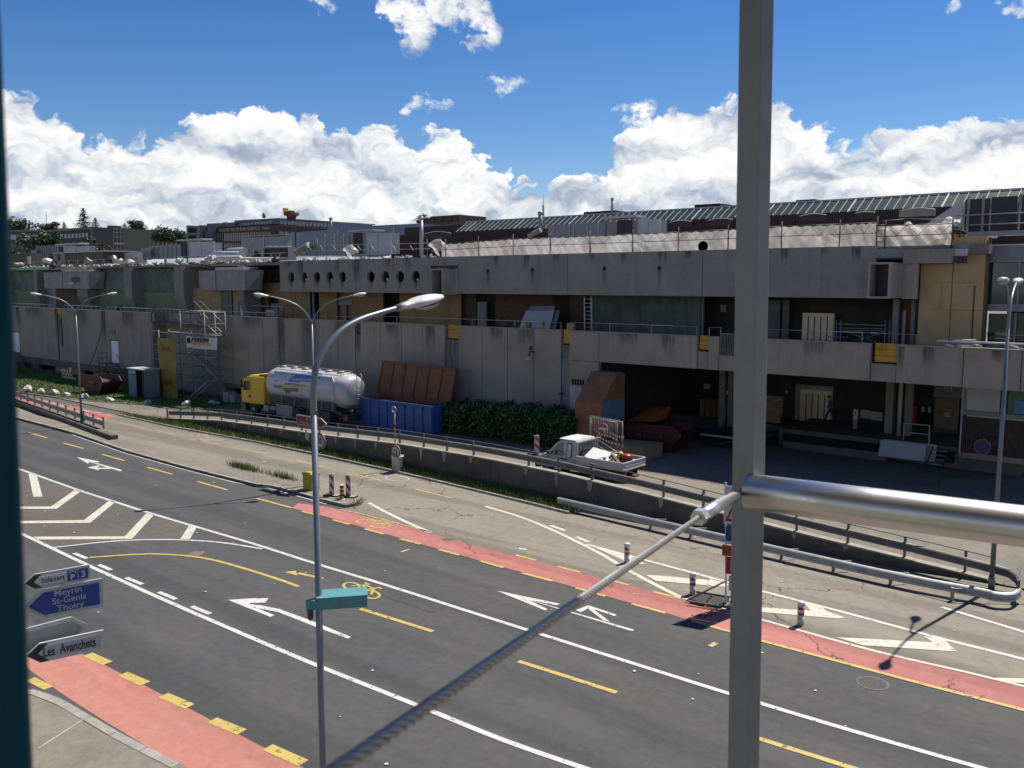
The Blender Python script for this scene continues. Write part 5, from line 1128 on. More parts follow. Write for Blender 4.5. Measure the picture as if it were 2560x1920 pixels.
# ================================================================ buildings and trees beyond
def bup(name, m, u0, u1, v0, v1, Y, th, parent, vr=None):
    """far wall piece: may slope, given at both ends"""
    a0, a1 = W(u0,v0,Y), W(u0,v1,Y); c0 = W(u1, v0 if vr is None else vr[0], Y); c1 = W(u1, v1 if vr is None else vr[1], Y)
    b = MB(); b.prism([a1, Vector((c1.x,Y,c1.z)), Vector((c0.x,Y,c0.z)), a0], (0,th,0)); return b.build(name, MT[m], parent)
# office block with lettering: left wing runs away to the left, right wing to the right
ob = thing('office_block', (W(690,600,150).x,150,0), 'brown and glass office block with large white rental lettering', 'building')
Yc = 150; cxp = W(690,560,Yc).x
def og(u, v): return W(u, v, Yc)
bup('wall','office_brown',525,690,570,584,Yc,20,ob,(562,578)); bup('wall','office_brown',690,835,562,578,Yc,25,ob,(573,583))
bup('glazed_wall','blind',526,690,584,640,Yc+.3,20,ob,(578,640)); bup('glazed_wall','glass_blue',690,835,578,640,Yc+.3,20,ob,(583,640))
for k in range(28):
    t = (k+.5)/28; u = 527+t*(676-527); v = 584-6*t
    bup('window_bay','glass_dark',u,u+2.4,v+1,605,Yc+.1,.2,ob); bup('window_bay','glass_dark',u,u+2.4,609,630,Yc+.1,.2,ob)
bup('spandrel','office_brown',526,690,603,608,Yc+.05,.3,ob); bup('corner_pier','office_brown',676,690,578,640,Yc-.2,.4,ob)
for k in range(10): u = 694+k*14; bup('mullion','office_blue',u,u+2,578+k*.5,640,Yc+.1,.3,ob)
bup('upper_storey','office_blue',584,696,555,566,Yc+4,14,ob,(547,560)); bup('upper_storey','office_blue',696,833,547,561,Yc+4,14,ob,(556,572))
bup('upper_roof','office_blue',586,696,551,555,Yc+3.5,16,ob,(545,547.5)); bup('upper_roof','office_blue',696,826,545,548,Yc+3.5,16,ob,(553,556))
for k in range(12): t = k/12; u = 590+t*92; bup('window','blind',u,u+5,559.5-8*t,565-7*t,Yc+3.7,.3,ob)
for k in range(14): t = k/14; u = 701+t*128; bup('window','blind',u,u+6.8,552+7*t,561+9*t,Yc+3.7,.3,ob)
def fit_text(body, u0, u1, va, vb, hpx, m, parent, Y):
    """lettering stretched between two points of a far wall"""
    a, c = W(u0,va,Y), W(u1,vb,Y); o = text(body, 1.0, 'lettering', m, parent, a, (1,0,0), (0,0,1)); X0 = min(v.co.x for v in o.data.vertices); W0 = max(v.co.x for v in o.data.vertices)-X0; Z0 = min(v.co.z for v in o.data.vertices); H0 = max(v.co.z for v in o.data.vertices)-Z0
    ax_ = PMX[parent.name].inverted() @ a; hz = hpx/proj_ppm(Y,(u0+u1)/2)
    for v in o.data.vertices: q = (v.co.x-X0)/W0; v.co.x = ax_.x+(c.x-a.x)*q; v.co.z = ax_.z+(c.z-a.z)*q+(v.co.z-Z0)/H0*hz
for s_, ua, ub in (('A LOUER',548,573),('058 733 00 00',577,614),('SODEMCO',618,649)): fit_text(s_, ua, ub, 580.5-8*(ua-525)/165, 580.5-8*(ub-525)/165, 7.5, MT['white_paint'], ob, Yc-.5)
fit_text('Regus', 656, 673, 574.5, 573.5, 7, MT['white_paint'], ob, Yc-.5)
# its grey sculpted left wing
bup('wing','office_grey',496,526,563,640,Yc-2,18,ob,(563,640)); bup('wing','office_grey',466,500,563,640,Yc-4,1,ob,(565,640)); bup('recess','black_void',470,490,570,582,Yc-4.1,.3,ob); bup('recess','black_void',472,490,588,605,Yc-4.1,.3,ob)
for (u,v) in ((504,566),(515,569),(507,588),(519,590)): bup('window','black_void',u,u+3,v,v+8,Yc-2.1,.2,ob)
bup('roof_mass','office_grey',517,584,559,571,Yc+2,14,ob,(556,566)); bup('roof_sign','sign_red',556,559,556,568,Yc,.4,ob); bup('roof_sign','debris_white',560,566,555,558,Yc,.4,ob)
# grey hall
hb = thing('grey_hall', (W(950,570,95).x,95,0), 'long plain blue-grey metal hall behind the ventilation units', 'building')
bup('wall','hall_grey',750,818,580,630,95,30,hb,(575,630)); bup('wall','hall_grey',818,1097,570,630,94.9,30,hb,(556,620)); bup('wall','hall_grey',1097,1146,556,600,95,30,hb,(558,600))
for u in (843,982,1074,1092): bup('seam','hvac_pale',u,u+5,575-10*(u-843)/250,600,94.8,.1,hb)
# roof crane gear
cr = thing('roof_crane', W(722,547,148), 'rusty orange roof crane parked on the office block', 'crane')
def cp(u, v, du, dv, m='crane_orange', Y=148): 
    a, c = W(u-du,v+dv,Y), W(u+du,v-dv,Y); b = MB(); b.box(a.x,Y,a.z,c.x,Y+1.5,c.z); b.build({'crane_orange':'body','rust':'counterweight','yellow_box':'arm','office_brown':'leg'}[m], MT[m], cr)
cp(715,534,6,5,'rust'); cp(722,531,3,5); cp(731,535,5,4,'rust'); cp(724,540,8,2); cp(708,524,1,4,'yellow_box'); cp(718,545,.7,4,'office_brown'); cp(728,545,.7,4,'office_brown'); cp(711,529,3,1,'yellow_box')
b = MB(); p = W(660,546,148); b.lathe([(.1,0),(.5,.3),(.55,.9),(.35,1.4),(.05,1.7)], p, 10); tag(b.build('satellite_dome', MT['office_grey']), 'small grey dome on the office block roof', 'dome')
# school on the left
sb = thing('school_block', (W(150,600,190).x,190,0), 'dark low school block with bands of pale windows', 'building')
Ys = 190
bup('wall','school_dark',-40,115,578,660,Ys,20,sb); bup('wall','school_dark',115,225,578,660,Ys+.5,20,sb,(570,660)); bup('roof_band','office_grey',-40,115,575,579,Ys-.5,21,sb); bup('roof_band','office_grey',115,226,575,580,Ys-.3,21,sb,(567,573))
for k in range(7): u = 8+k*18.3; w = bup('window','hvac_pale',u,u+14,587,599,Ys-.3,.3,sb)
for k in range(7): u = 10+k*18.3; bup('window','dark_panel',u,u+13,609,622,Ys-.3,.3,sb)
for k in range(11): u = 125+k*8.9; t = k/11; bup('window','hvac_pale',u,u+5.5,587-5*t,597-4*t,Ys-.1,.4,sb)
for k in range(6): u = 170+k*9; bup('window','dark_panel',u,u+5,606,615,Ys-.1,.4,sb)
bup('tower','school',226,242,570,612,Ys-2,10,sb,(570,590)); bup('wall','school_dark',232,286,572,640,Ys-4,14,sb,(568,640)); bup('chimney','school_dark',268,281,564,572,Ys-3,4,sb)
st_ = thing('stair_tower', (W(320,600,170).x,170,0), 'brown school stair tower with a glazed strip beside it', 'building')
bup('glazed_wall','dark_panel',284,326,572,634,170,8,st_)
for k in range(5): u = 284+k*8.8; bup('mullion','hvac_pale',u,u+.9,571,626,169.8,.2,st_)
for v in (570,580,592,607,625): bup('transom','hvac_pale',284,322,v,v+(1.2 if v != 607 else 4),169.7,.2,st_)
bup('wall','school',326,378,574,634,168,14,st_); bup('wall','school',309,326,573,634,169.4,4,st_)

def tree(u, v_top, v_base, Y, rx, kind, label, seed, name='tree', lo=0.0):
    """trunk, limbs and a crown of leaf clumps; rx is half the crown width in metres"""
    r = random.Random(seed); top = W(u,v_top,Y); base = Vector((top.x, Y, lo)); cb = W(u,v_base,Y).z; h = top.z-cb
    o = thing(name, base, label, 'tree', 'trees behind the roofs')
    b = MB(); b.tube([base, base+Vector((.1,0,(cb-lo)*.6)), Vector((top.x,Y,cb+h*.75))], [rx*.16, rx*.11, .06], 7)
    for k in range(9):
        a = k*2.4; z = cb+h*(.1+.08*k); L = rx*(.8 if kind != 'conifer' else 1-.085*k); b.tube([(top.x,Y,z),(top.x+math.cos(a)*L*.5,Y+math.sin(a)*L*.5,z+.1*L),(top.x+math.cos(a)*L,Y+math.sin(a)*L,z+(.3*L if kind != 'conifer' else -.12*L))], [rx*.05,rx*.035,.02], 5)
    b.build('trunk', MT['bark'], o)
    v, f = [], []
    def leaf(p, s):
        d = Vector((r.gauss(0,1),r.gauss(0,1),r.gauss(0,1))).normalized(); e = d.orthogonal().normalized()*s; g_ = d.cross(e).normalized()*s*r.uniform(.4,.9); k = len(v)
        v.extend([p-e-g_*.3, p+e*.9-g_, p+e+g_*.4, p-e*.5+g_]); f.append((k,k+1,k+2,k+3))
    if kind == 'conifer':
        tiers = 13
        for t in range(tiers):
            q = t/(tiers-1); z = cb+h*q; R = rx*(1-q)**.85*r.uniform(.75,1.15)+.12*rx
            for k in range(int(9+12*(1-q))):
                a = r.random()*6.283; L = R*r.uniform(.5,1.1)
                for s in range(9):
                    m_ = (s+r.random())/9; leaf(Vector((top.x+math.cos(a)*L*m_, Y+math.sin(a)*L*m_, z-.2*L*m_*m_+r.gauss(0,.03*h))), h*.022*r.uniform(.6,1.4))
    else:
        cl = [Vector((r.gauss(0,.45),r.gauss(0,.45),r.uniform(.1,.92))) for _ in range(26)]
        for c_ in cl:
            w = math.sqrt(max(.05,1-(2*c_.z-1)**2)); C_ = Vector((top.x+max(-1,min(1,c_.x))*rx*w, Y+max(-1,min(1,c_.y))*rx*w, cb+c_.z*h)); R = rx*r.uniform(.16,.36)
            for k in range(70):
                d = Vector((r.gauss(0,1),r.gauss(0,1),r.gauss(0,.75))).normalized()*R*r.uniform(.6,1.08); leaf(C_+d, rx*.055*r.uniform(.6,1.5))
    q = MB(); q._add(v, f); q.build('crown', MT['leaf_conifer' if kind == 'conifer' else 'leaf_dark'], o)
tree(208,523,576,205,7,'conifer','tall dark spruce rising highest behind the school',41,'spruce_tree')
tree(238,546,576,207,4,'conifer','thin ragged spruce just right of the tallest one',42,'spruce_tree')
tree(160,555,578,205,3.4,'conifer','small pointed spruce left of the tallest one',43,'spruce_tree')
tree(132,555,580,204,5,'leaf','rounded dark tree over the middle of the school roof',44)
tree(112,560,580,206,4.5,'leaf','low dark tree beside the thin aerial',45)
tree(40,553,580,204,10,'leaf','broad green tree at the far left behind the school',46)
tree(312,558,576,200,3.5,'conifer','small spruce behind the glazed stair strip',47,'spruce_tree')
tree(340,553,578,200,5,'leaf','dark clump of tree above the brown stair tower',48)
tree(410,569,608,165,5.2,'leaf','wide dark green tree right of the brown stair tower',49)
tree(445,580,606,175,4,'leaf','lower green tree between the wide tree and the office wing',50)
tree(228,597,636,120,4,'leaf','dark green bush-like tree in front of the school wall',51)
tree(110,584,625,125,7,'leaf','green tree in front of the left school windows',52)
tree(22,624,660,110,5,'leaf','green tree low at the far left edge behind the roof',53)
tree(466,584,606,180,4,'leaf','narrow dark tree next to the sculpted office wing',54)
tree(1058,534,556,110,3.2,'conifer','wind-bent tree top beside the dark lift overrun',55,'spruce_tree')
b = MB(); b.tube([W(116,566,200),W(116,528,200)], .12, 5); tag(b.build('radio_mast', MT['grey_paint']), 'very thin aerial above the school trees', 'mast')

# ================================================================ walls, guard rails
rwl = thing('retaining_wall', (-36, 33.5, 0), 'stained dark concrete retaining wall between the slip road and the yard', 'wall')
ws = [Vector((x, interp(WALL,x), 0)) for x in [(-63.5+k*1.0) for k in range(58)]]
def wall_piece(P, name, m, y0, y1, zlo, dz0, dz1):
    b = MB()
    rings = []
    for p in P:
        c = interp(CAPZ, p.x); rings.append([Vector((p.x,p.y+y0,zlo)), Vector((p.x,p.y+y0,c+dz1)), Vector((p.x,p.y+y1,c+dz1)), Vector((p.x,p.y+y1,zlo if dz0 is None else c+dz0))])
        if dz0 is not None: rings[-1][0].z = c+dz0
    b.loft(rings, smooth=False); return b.build(name, MT[m], rwl, fixn=True)
for k in range(0, len(ws)-1, 8): wall_piece([p+Vector((.012 if i == 0 else 0,0,0)) for i, p in enumerate(ws[k:k+9])], 'wall_section', 'concrete_wall', 0, .28, -.05, None, 0)
for k in range(0, len(ws)-1, 8): wall_piece([p+Vector((.012 if i == 0 else 0,0,0)) for i, p in enumerate(ws[k:k+9])], 'coping', 'kerb_stone', -.03, .34, 0, .004, .06)
def beam_profile():   # W-shaped crash barrier, (offset across, height)
    return [(-.03,.0),(.03,.015),(.075,.05),(.075,.11),(.045,.14),(.045,.19),(.075,.22),(.075,.28),(.03,.315),(-.03,.33),(-.04,.325),(-.01,.3),(-.01,.03),(-.04,.005)]
def barrier(path, zfn, zo, m, parent, side=-1, name='beam'):
    P = [Vector(p) for p in path]; rings = []
    for i, p in enumerate(P):
        d = (P[min(i+1,len(P)-1)]-P[max(i-1,0)]); d.z = 0; d.normalize(); n = Vector((d.y,-d.x,0))*(-side)
        z = zfn(p); rings.append([Vector((p.x,p.y,z+zo+h))+n*o for o, h in beam_profile()])
    b = MB(); b.loft(rings, smooth=False); return b.build(name, MT[m], parent, fixn=True)
def wall_at_u(u):
    best = None
    for k in range(1200):
        x = -64+k*.049; p = Vector((x, interp(WALL,x)+.2, interp(CAPZ,x)+.06)); d = p-EYE; uu = 1280+F_PX*d.dot(RT)/d.dot(FW)
        if best is None or abs(uu-u) < best[0]: best = (abs(uu-u), p)
    return best[1]
ug = thing('guard_rail', (-36, 33.7, 1.1), 'long dark crash barrier with pipe rail on the retaining wall', 'guard rail')
pu = [419,452,485,519,554]+[560+x/K for x in (110,240,378,520,672,825,990,1157,1337,1522,1725,1930,2155)]+[1200+x/K for x in (420,682,970,1588,1932)]+[1480+0]+[1800+x/2.911 for x in (555,927,1338,1780)]
for u in sorted(pu):
    p = wall_at_u(u); b = MB(); b.box(p.x-.04,p.y-.05,p.z-.02,p.x+.04,p.y+.05,p.z+.78); b.build('post', MT['rail_grey'], ug)
    if -58 < p.x < -10:
        w = random.uniform(.12,.22); L = random.uniform(.25,.55)*interp(CAPZ,p.x); c_ = interp(CAPZ,p.x); y = interp(WALL,p.x)-.02; b = MB(); b.poly([(p.x-w,y,c_),(p.x-w*.3,y,c_-L),(p.x+w*.25,y,c_-L*.9),(p.x+w*.8,y,c_)]); b.build('lime_stain', MT['concrete'], rwl)
bp = [Vector((x, interp(WALL,x)+.12, 0)) for x in [(-62.8+k*1.1) for k in range(52)]]
uend = [G(u,v,.5) for u, v in ((2430,1424),(2484,1434),(2521,1442),(2544,1457),(2549,1470),(2530,1482),(2487,1480),(2446,1470))]
barrier([p for p in bp if p.x < -8]+[Vector((q.x,q.y,0)) for q in uend[:5]], lambda p: interp(CAPZ,p.x)+.06 if p.x < -8 else .2+.2*max(0,(-p.x-5.5)/2.5), .24, 'rail_grey', ug)
b = MB(); b.tube([Vector((p.x,p.y+.06,interp(CAPZ,p.x)+.82)) for p in bp+[Vector((-6.3,33.7,0))]], .022, 6); b.build('pipe_rail', MT['rail_grey'], ug)
lg = thing('guard_rail', (-14, 31, 0), 'bright galvanised lower crash barrier with a rounded end', 'guard rail')
lp = [G(u,v) for u, v in ((1444,1281),(1624,1323),(1724,1346),(1951,1401),(2081,1432),(2224,1463),(2378,1504))]
path = [lp[0]+(lp[0]-lp[1]).normalized()*1.2]+lp
path = [Vector((p.x,p.y,0)) for p in path]; cpath = curve_pts([path[0],path[1],path[4]*.5+(path[1]+path[6])*.25,path[6]]+[Vector((q.x,q.y,0)) for q in (uend[7],uend[6],uend[5],uend[4])], 6)
barrier(cpath, lambda p: 0, .18, 'galv', lg, side=-1)
for p in lp: b = MB(); b.box(p.x-.05,p.y+.04,-.02,p.x+.05,p.y+.14,.46); b.build('post', MT['galv_dull'], lg); b = MB(); b.beam((p.x+.05,p.y+.1,.42),(p.x+.45,p.y+.6,.38),.05,.04); b.build('stay', MT['galv_dull'], lg)
# barrier on the median, left
mg = thing('guard_rail', G(140,1050,.1), 'grey crash barrier on its concrete footing at the left of the median', 'guard rail')
A = G(-120,948,.1); B = G(258,1083,.1); cl0 = G(287,1100,.1)
d = (B-A).normalized(); n = Vector((-d.y,d.x,0))
b = MB(); b.prism([A-n*.22, cl0-n*.22, cl0+n*.22, A+n*.22], (0,0,.32)); b.build('footing', MT['concrete_dark'], mg)
barrier([A+Vector((0,0,0)), A+(B-A)*.33, A+(B-A)*.66, B], lambda p: .42, .22, 'galv_dull', mg, side=1)
for k in range(22):
    p = B-d*(k*2.05+.1)+n*.08
    if (p-A).dot(d) < 0: break
    b = MB(); b.box(p.x-.04,p.y-.05,.4,p.x+.04,p.y+.05,1.22); b.build('post', MT['rail_grey'], mg)
b = MB(); b.tube([A+n*.08+Vector((0,0,1.08)), B+n*.08+Vector((0,0,1.08))], .02, 5); b.build('pipe_rail', MT['rail_grey'], mg)

# ================================================================ street lamps
def lamp_head(parent, p, d, L=.72, tilt=.12, wid=.17):
    """flattened teardrop lantern leaving the arm end p along d"""
    d = Vector(d).normalized(); up_ = Vector((0,0,1)); s = d.cross(up_).normalized(); d = (d+up_*tilt).normalized(); upn = s.cross(d); rings = []
    for t, w, h in ((0,.42,.5),(.12,.5,.6),(.28,.66,.75),(.34,.88,.9),(.5,1,1),(.68,.97,.95),(.84,.72,.7),(.94,.42,.42),(1,.08,.1)):
        c = p+d*L*t; rings.append([c+s*math.cos(a)*wid*w+upn*((math.sin(a)*.095 if math.sin(a) > 0 else math.sin(a)*.075)*h) for a in [2*math.pi*k/16 for k in range(16)]])
    b = MB(); b.loft(rings); h = b.build('lantern', MT['lamp_head'], parent)
    b = MB(); b.tube([p-d*.06, p+d*L*.26], [.05,.075], 10); b.build('spigot', MT['galv_dull'], h)
    c = p+d*L*.62-upn*.07; b = MB(); b.loft([[c+s*math.cos(a)*wid*w+d*math.sin(a)*L*.3*w-upn*z for a in [2*math.pi*k/14 for k in range(14)]] for w, z in ((.8,0),(.72,.035),(.4,.06),(.05,.07))]); b.build('lens', MT['sign_grey_white'], h)
def double_lamp(base, topz, label, azim, z0=0.0, span=2.1):
    o = thing('street_lamp', base, label, 'street lamp', 'twin arm street lamps'); B = Vector(base); fork = topz-1.45
    b = MB(); b.tube([B, B+Vector((0,0,fork*.5)), B+Vector((0,0,fork))], [.085,.07,.055], 12); b.build('pole', MT['lamp_pole'], o)
    b = MB(); b.tube([B, B+Vector((0,0,.5))], .11, 12); b.build('base', MT['lamp_pole'], o)
    for sgn in (-1,1):
        ax = Vector((math.cos(azim),math.sin(azim),0))*sgn
        P = [B+Vector((0,0,fork-.2))]+[B+ax*(span*q)+Vector((0,0,fork+zz)) for q, zz in ((.03,.15),(.12,.5),(.27,.83),(.45,1.06),(.68,1.24),(1,1.4))]
        b = MB(); b.tube(curve_pts(P,4), [.05]*8+[.042]*8+[.036]*9, 10); b.build('arm', MT['lamp_pole'], o); lamp_head(o, P[-1], ax, .72, .16)
    return o
lb0 = G(205,1065,.1); double_lamp(lb0, W(170,738,lb0.y).z, 'twin arm street lamp behind the left barrier on the median', math.radians(70))
pb_ = G(2478,1475); double_lamp(pb_, 10.55, 'twin arm street lamp at the rounded barrier end, right', math.radians(95), span=1.7)
lm = G(790,1212,.1); lmz = W(773,742,lm.y).z; double_lamp(lm, lmz, 'twin arm street lamp on the median with a brown signpost', math.radians(60))
# near single-arm lamp
nl = Vector((-10.03,7.58,.1)); no = thing('street_lamp', nl, 'near tall street lamp with one long curved arm and a white lantern', 'street lamp')
def WXp(u, v): return WX(u, v, nl.x)
b = MB(); zt = WXp(781,984).z; b.tube([nl, nl+Vector((0,0,4)), Vector((nl.x,nl.y,zt))], [.062,.05,.043], 20); b.build('pole', MT['lamp_pole'], no)
b = MB(); b.tube([nl, nl+Vector((0,0,.8))], .11, 16); b.build('base', MT['lamp_pole'], no)
arm = [Vector((nl.x,nl.y,zt-.3)), Vector((nl.x,nl.y,zt))]+[WXp(u,v) for u, v in ((789,925),(800.6,897),(824.5,858),(857,823),(900,799),(944,784),(997,769))]
b = MB(); pts = curve_pts(arm, 5); b.tube(pts, [.05-.012*i/(len(pts)-1) for i in range(len(pts))], 18); b.build('arm', MT['lamp_pole'], no)
hd = (arm[-1]-arm[-2]).normalized(); lamp_head(no, arm[-1], Vector((hd.x,hd.y,0)), .98, .17, .19)
# teal box strapped to the pole
tb0 = nl+Vector((0,0,0)); dv = Vector((.617,.787,0)); pn = Vector((-dv.y,dv.x,0))
zc_ = H-(1496-706)*nl.xy.length/2214*1.01
c0 = (EYE+ray(800,1500)*((nl.y)/ray(800,1500).y)); zc_ = c0.z
tbx = thing('sign_box', (nl.x,nl.y,zc_), 'pale teal metal box strapped halfway up the near lamp pole', 'box')
S = Vector((nl.x,nl.y,zc_-.12))-pn*.12-dv*.03
b = MB(); b.prism([S, S+dv*.72, S+dv*.72+pn*.34, S+pn*.34], (0,0,.17)); b.build('body', MT['teal_box'], tbx, bevel=.006)
b = MB(); b.prism([S+Vector((0,0,.172))-pn*.01-dv*.005, S+dv*.725+Vector((0,0,.172))-pn*.01, S+dv*.725+pn*.35+Vector((0,0,.172)), S+pn*.35+Vector((0,0,.172))-dv*.005], (0,0,.012)); b.build('lid', MT['teal_box'], tbx)
b = MB(); b.prism([S+Vector((0,0,.01)), S+pn*.14+Vector((0,0,.01)), S+pn*.02-dv*.15+pn*.03+Vector((0,0,.01)), S-dv*.15-pn*.0+Vector((0,0,.01))], (0,0,.14)); b.build('nose', MT['teal_box'], tbx)
b = MB(); b.lathe([(.02,0),(.045,.04),(.045,.14),(.05,.17)], S-dv*.09+pn*.04+Vector((0,0,-.15)), 10); b.build('clamp', MT['black_metal'], tbx)

# ================================================================ signs
# brown tourist sign, white sign and speed limit on the middle lamp
def arrow_sign(name, label, P0, xd, w, h, tipw, mface, mborder, side=1, cat='sign', th=.03, parent=None):
    """finger-post panel: rectangle with a point; P0 is the lower left corner, xd along the panel"""
    X = Vector(xd).normalized(); U = Vector((0,0,1)); N = X.cross(U)
    def pts(i): 
        if side > 0: L = [(i,i),(w-tipw-i*.2,i),(w-i*1.6,h/2),(w-tipw-i*.2,h-i),(i,h-i)]
        elif side < 0: L = [(tipw+i*.2,i),(w-i,i),(w-i,h-i),(tipw+i*.2,h-i),(i*1.6,h/2)]
        else: L = [(i,i),(w-i,i),(w-i,h-i),(i,h-i)]
        return [P0+X*a+U*c for a, c in L]
    b = MB(); b.prism(pts(0), -N*th)
    o = b.build(name, MT[mborder], parent)
    if parent is None: tag(o, label, cat)
    b = MB(); b.prism([p+N*.002 for p in pts(.035)], N*.004); b.build('face', MT[mface], o); return o, X, U, N
bs = lm+Vector((.0,-.12,0)); zb_ = W(741,1060,bs.y).z; x0 = W(741,1040,bs.y).x; x1 = W(816,1040,bs.y).x; hh = W(741,1036,bs.y).z-zb_
so, X, U, N = arrow_sign('direction_sign', 'brown tourist arrow sign on the middle street lamp', Vector((x0,bs.y,zb_)), (1,0,0), x1-x0, hh, .45, 'brown_sign', 'sign_white')
for s_, q in (('ONU', .58), ('Palais des Nations', .16)): text(s_, .3*hh/.75, 'lettering', MT['sign_white'], so, Vector((x0+(x1-x0)*.42,bs.y-.012,zb_+hh*q)), (1,0,0), (0,0,1), 'CENTER', sx=.95)
wz = W(765,1095,bs.y).z; xw = W(764,1085,bs.y).x
wo, X, U, N = arrow_sign('direction_sign', 'small white arrow sign below the brown one', Vector((xw,bs.y-.03,wz)), (1,-.55,0), 1.25, .42, .2, 'sign_white', 'sign_black')
text('P  Balexert', .25, 'lettering', MT['sign_black'], wo, Vector((xw,bs.y-.03,wz))+X*.08+U*.12+N*.012, X, U, sx=.8)
def round_sign(c, r, label, cat, mring, mface, xd=(1,0,0), parent=None, name='round_sign'):
    X = Vector(xd).normalized(); N = X.cross(Vector((0,0,1))); U = Vector((0,0,1)); c = Vector(c)
    def disc(rr, off): return [c+X*math.cos(a)*rr+U*math.sin(a)*rr+N*off for a in [2*math.pi*k/28 for k in range(28)]]
    b = MB(); b.prism(disc(r,0), N*.02); o = b.build(name, MT['sign_white'], parent)
    if parent is None: tag(o, label, cat)
    b = MB(); b.prism(disc(r*.97,.021), N*.003); b.build('ring', MT[mring], o); b = MB(); b.prism(disc(r*.74,.025), N*.003); b.build('face', MT[mface], o); return o, X, U, N
c50 = W(801,1102,bs.y-.1); s50, X, U, N = round_sign(c50, .42, 'speed limit sign reading 50 on the middle street lamp', 'sign', 'sign_red', 'sign_white')
text('50', .42, 'lettering', MT['sign_black'], s50, c50-U*.15+N*.032, X, U, 'CENTER', .012, sx=.9)
# lower left signpost with four panels
dd = 8.6
def Pd(u, v, d): return EYE+ray(u,v)*(d/F_PX)
sp_base = Pd(20,1500,9.0); sp = thing('signpost', (sp_base.x,sp_base.y,.1), 'direction signpost with four stacked panels at the lower left', 'signpost')
b = MB(); b.tube([(sp_base.x,sp_base.y,.1),(sp_base.x,sp_base.y,Pd(20,1400,9.0).z)], .05, 10); b.build('post', MT['galv'], sp)
b = MB(); b.tube([(sp_base.x+.6,sp_base.y-.28,.1),(sp_base.x+.6,sp_base.y-.28,Pd(20,1400,9.0).z)], .05, 10); b.build('post', MT['galv'], sp)
def tilt_panel(ua, va, ub, vb, hpx, mface, mborder, tip, name='panel', d=9.0):
    """panel whose lower edge runs ua,va -> ub,vb in the photograph; hung level, nearer at its right end"""
    a = Pd(ua,va,d); zz = a.z; r_ = ray(ub,vb); q = EYE+r_*((zz-H)/r_.z); X = (q-a); X.z = 0; w = X.length; h = hpx*d/F_PX*1.02
    o, X, U, N = arrow_sign(name, None, Vector((a.x,a.y,zz)), X, w, h, h*.62 if tip else .001, mface, mborder, -1 if tip == 1 else (1 if tip == 2 else 0), th=.025, parent=sp); return o, Vector((a.x,a.y,zz)), X, U, N, w, h
# panel faces use the same point style; the dark wedge is a part
def wedge(o, A, X, U, N, w, h, m):
    b = MB(); b.prism([A+X*q+U*z+N*.008 for q, z in ((h*.06,h*.5),(h*.6,h*.94),(h*.98,h*.94),(h*.52,h*.5),(h*.98,h*.06),(h*.6,h*.06))], N*.003); b.build('arrow_head', MT[m], o)
o, A_, X, U, N, w, h = tilt_panel(62,1478,226,1448,38,'sign_white','sign_grey_white',1)
wedge(o,A_,X,U,N,w,h,'sign_black'); text('balexert', h*.52, 'lettering', MT['sign_black'], o, A_+X*w*.25+U*h*.33+N*.012, X, U, sx=.8)
for q0, q1 in ((.645,.80),(.815,.965)): b = MB(); b.prism([A_+X*w*q+U*h*z+N*.008 for q, z in ((q0,.16),(q1,.16),(q1,.84),(q0,.84))], N*.003); b.build('blue_square', MT['blue_sign'], o)
text('P', h*.5, 'lettering', MT['sign_white'], o, A_+X*w*.72+U*h*.24+N*.014, X, U, 'CENTER', .004); text('3', h*.6, 'lettering', MT['sign_white'], o, A_+X*w*.89+U*h*.28+N*.014, X, U, 'CENTER', .003)
b = MB(); b.prism([A_+X*w*q+U*h*z+N*.012 for q, z in ((.66,.66),(.72,.78),(.785,.66),(.785,.72),(.72,.83),(.66,.72))], N*.002); b.build('roof_mark', MT['sign_white'], o)
o, A_, X, U, N, w, h = tilt_panel(58,1556,259,1516,74,'blue_sign','sign_grey_white',1)
b = MB(); b.prism([A_+X*q+U*z+N*.008 for q, z in ((.02,h*.5),(h*.58,h*.95),(h*.7,h*.95),(h*.14,h*.5),(h*.7,h*.05),(h*.58,h*.05))], N*.003); b.build('arrow_head', MT['sign_grey_white'], o)
for s_, q, xx in (('Meyrin',.69,.56),('St-Genis',.42,.57),('Thoiry',.15,.58)): text(s_, h*.31, 'lettering', MT['sign_grey_white'], o, A_+X*w*xx+U*h*q+N*.012, X, U, 'CENTER', .001, sx=1.0)
tilt_panel(40,1640,222,1590,62,'sign_back','sign_grey_white',2,'back_panel')
o, A_, X, U, N, w, h = tilt_panel(66,1665,261,1622,50,'sign_grey_white','sign_white',1)
wedge(o,A_,X,U,N,w,h,'sign_black'); text('Les  Avanchets', h*.66, 'lettering', MT['sign_black'], o, A_+X*w*.21+U*h*.28+N*.012, X, U, sx=.6, bold=.002)

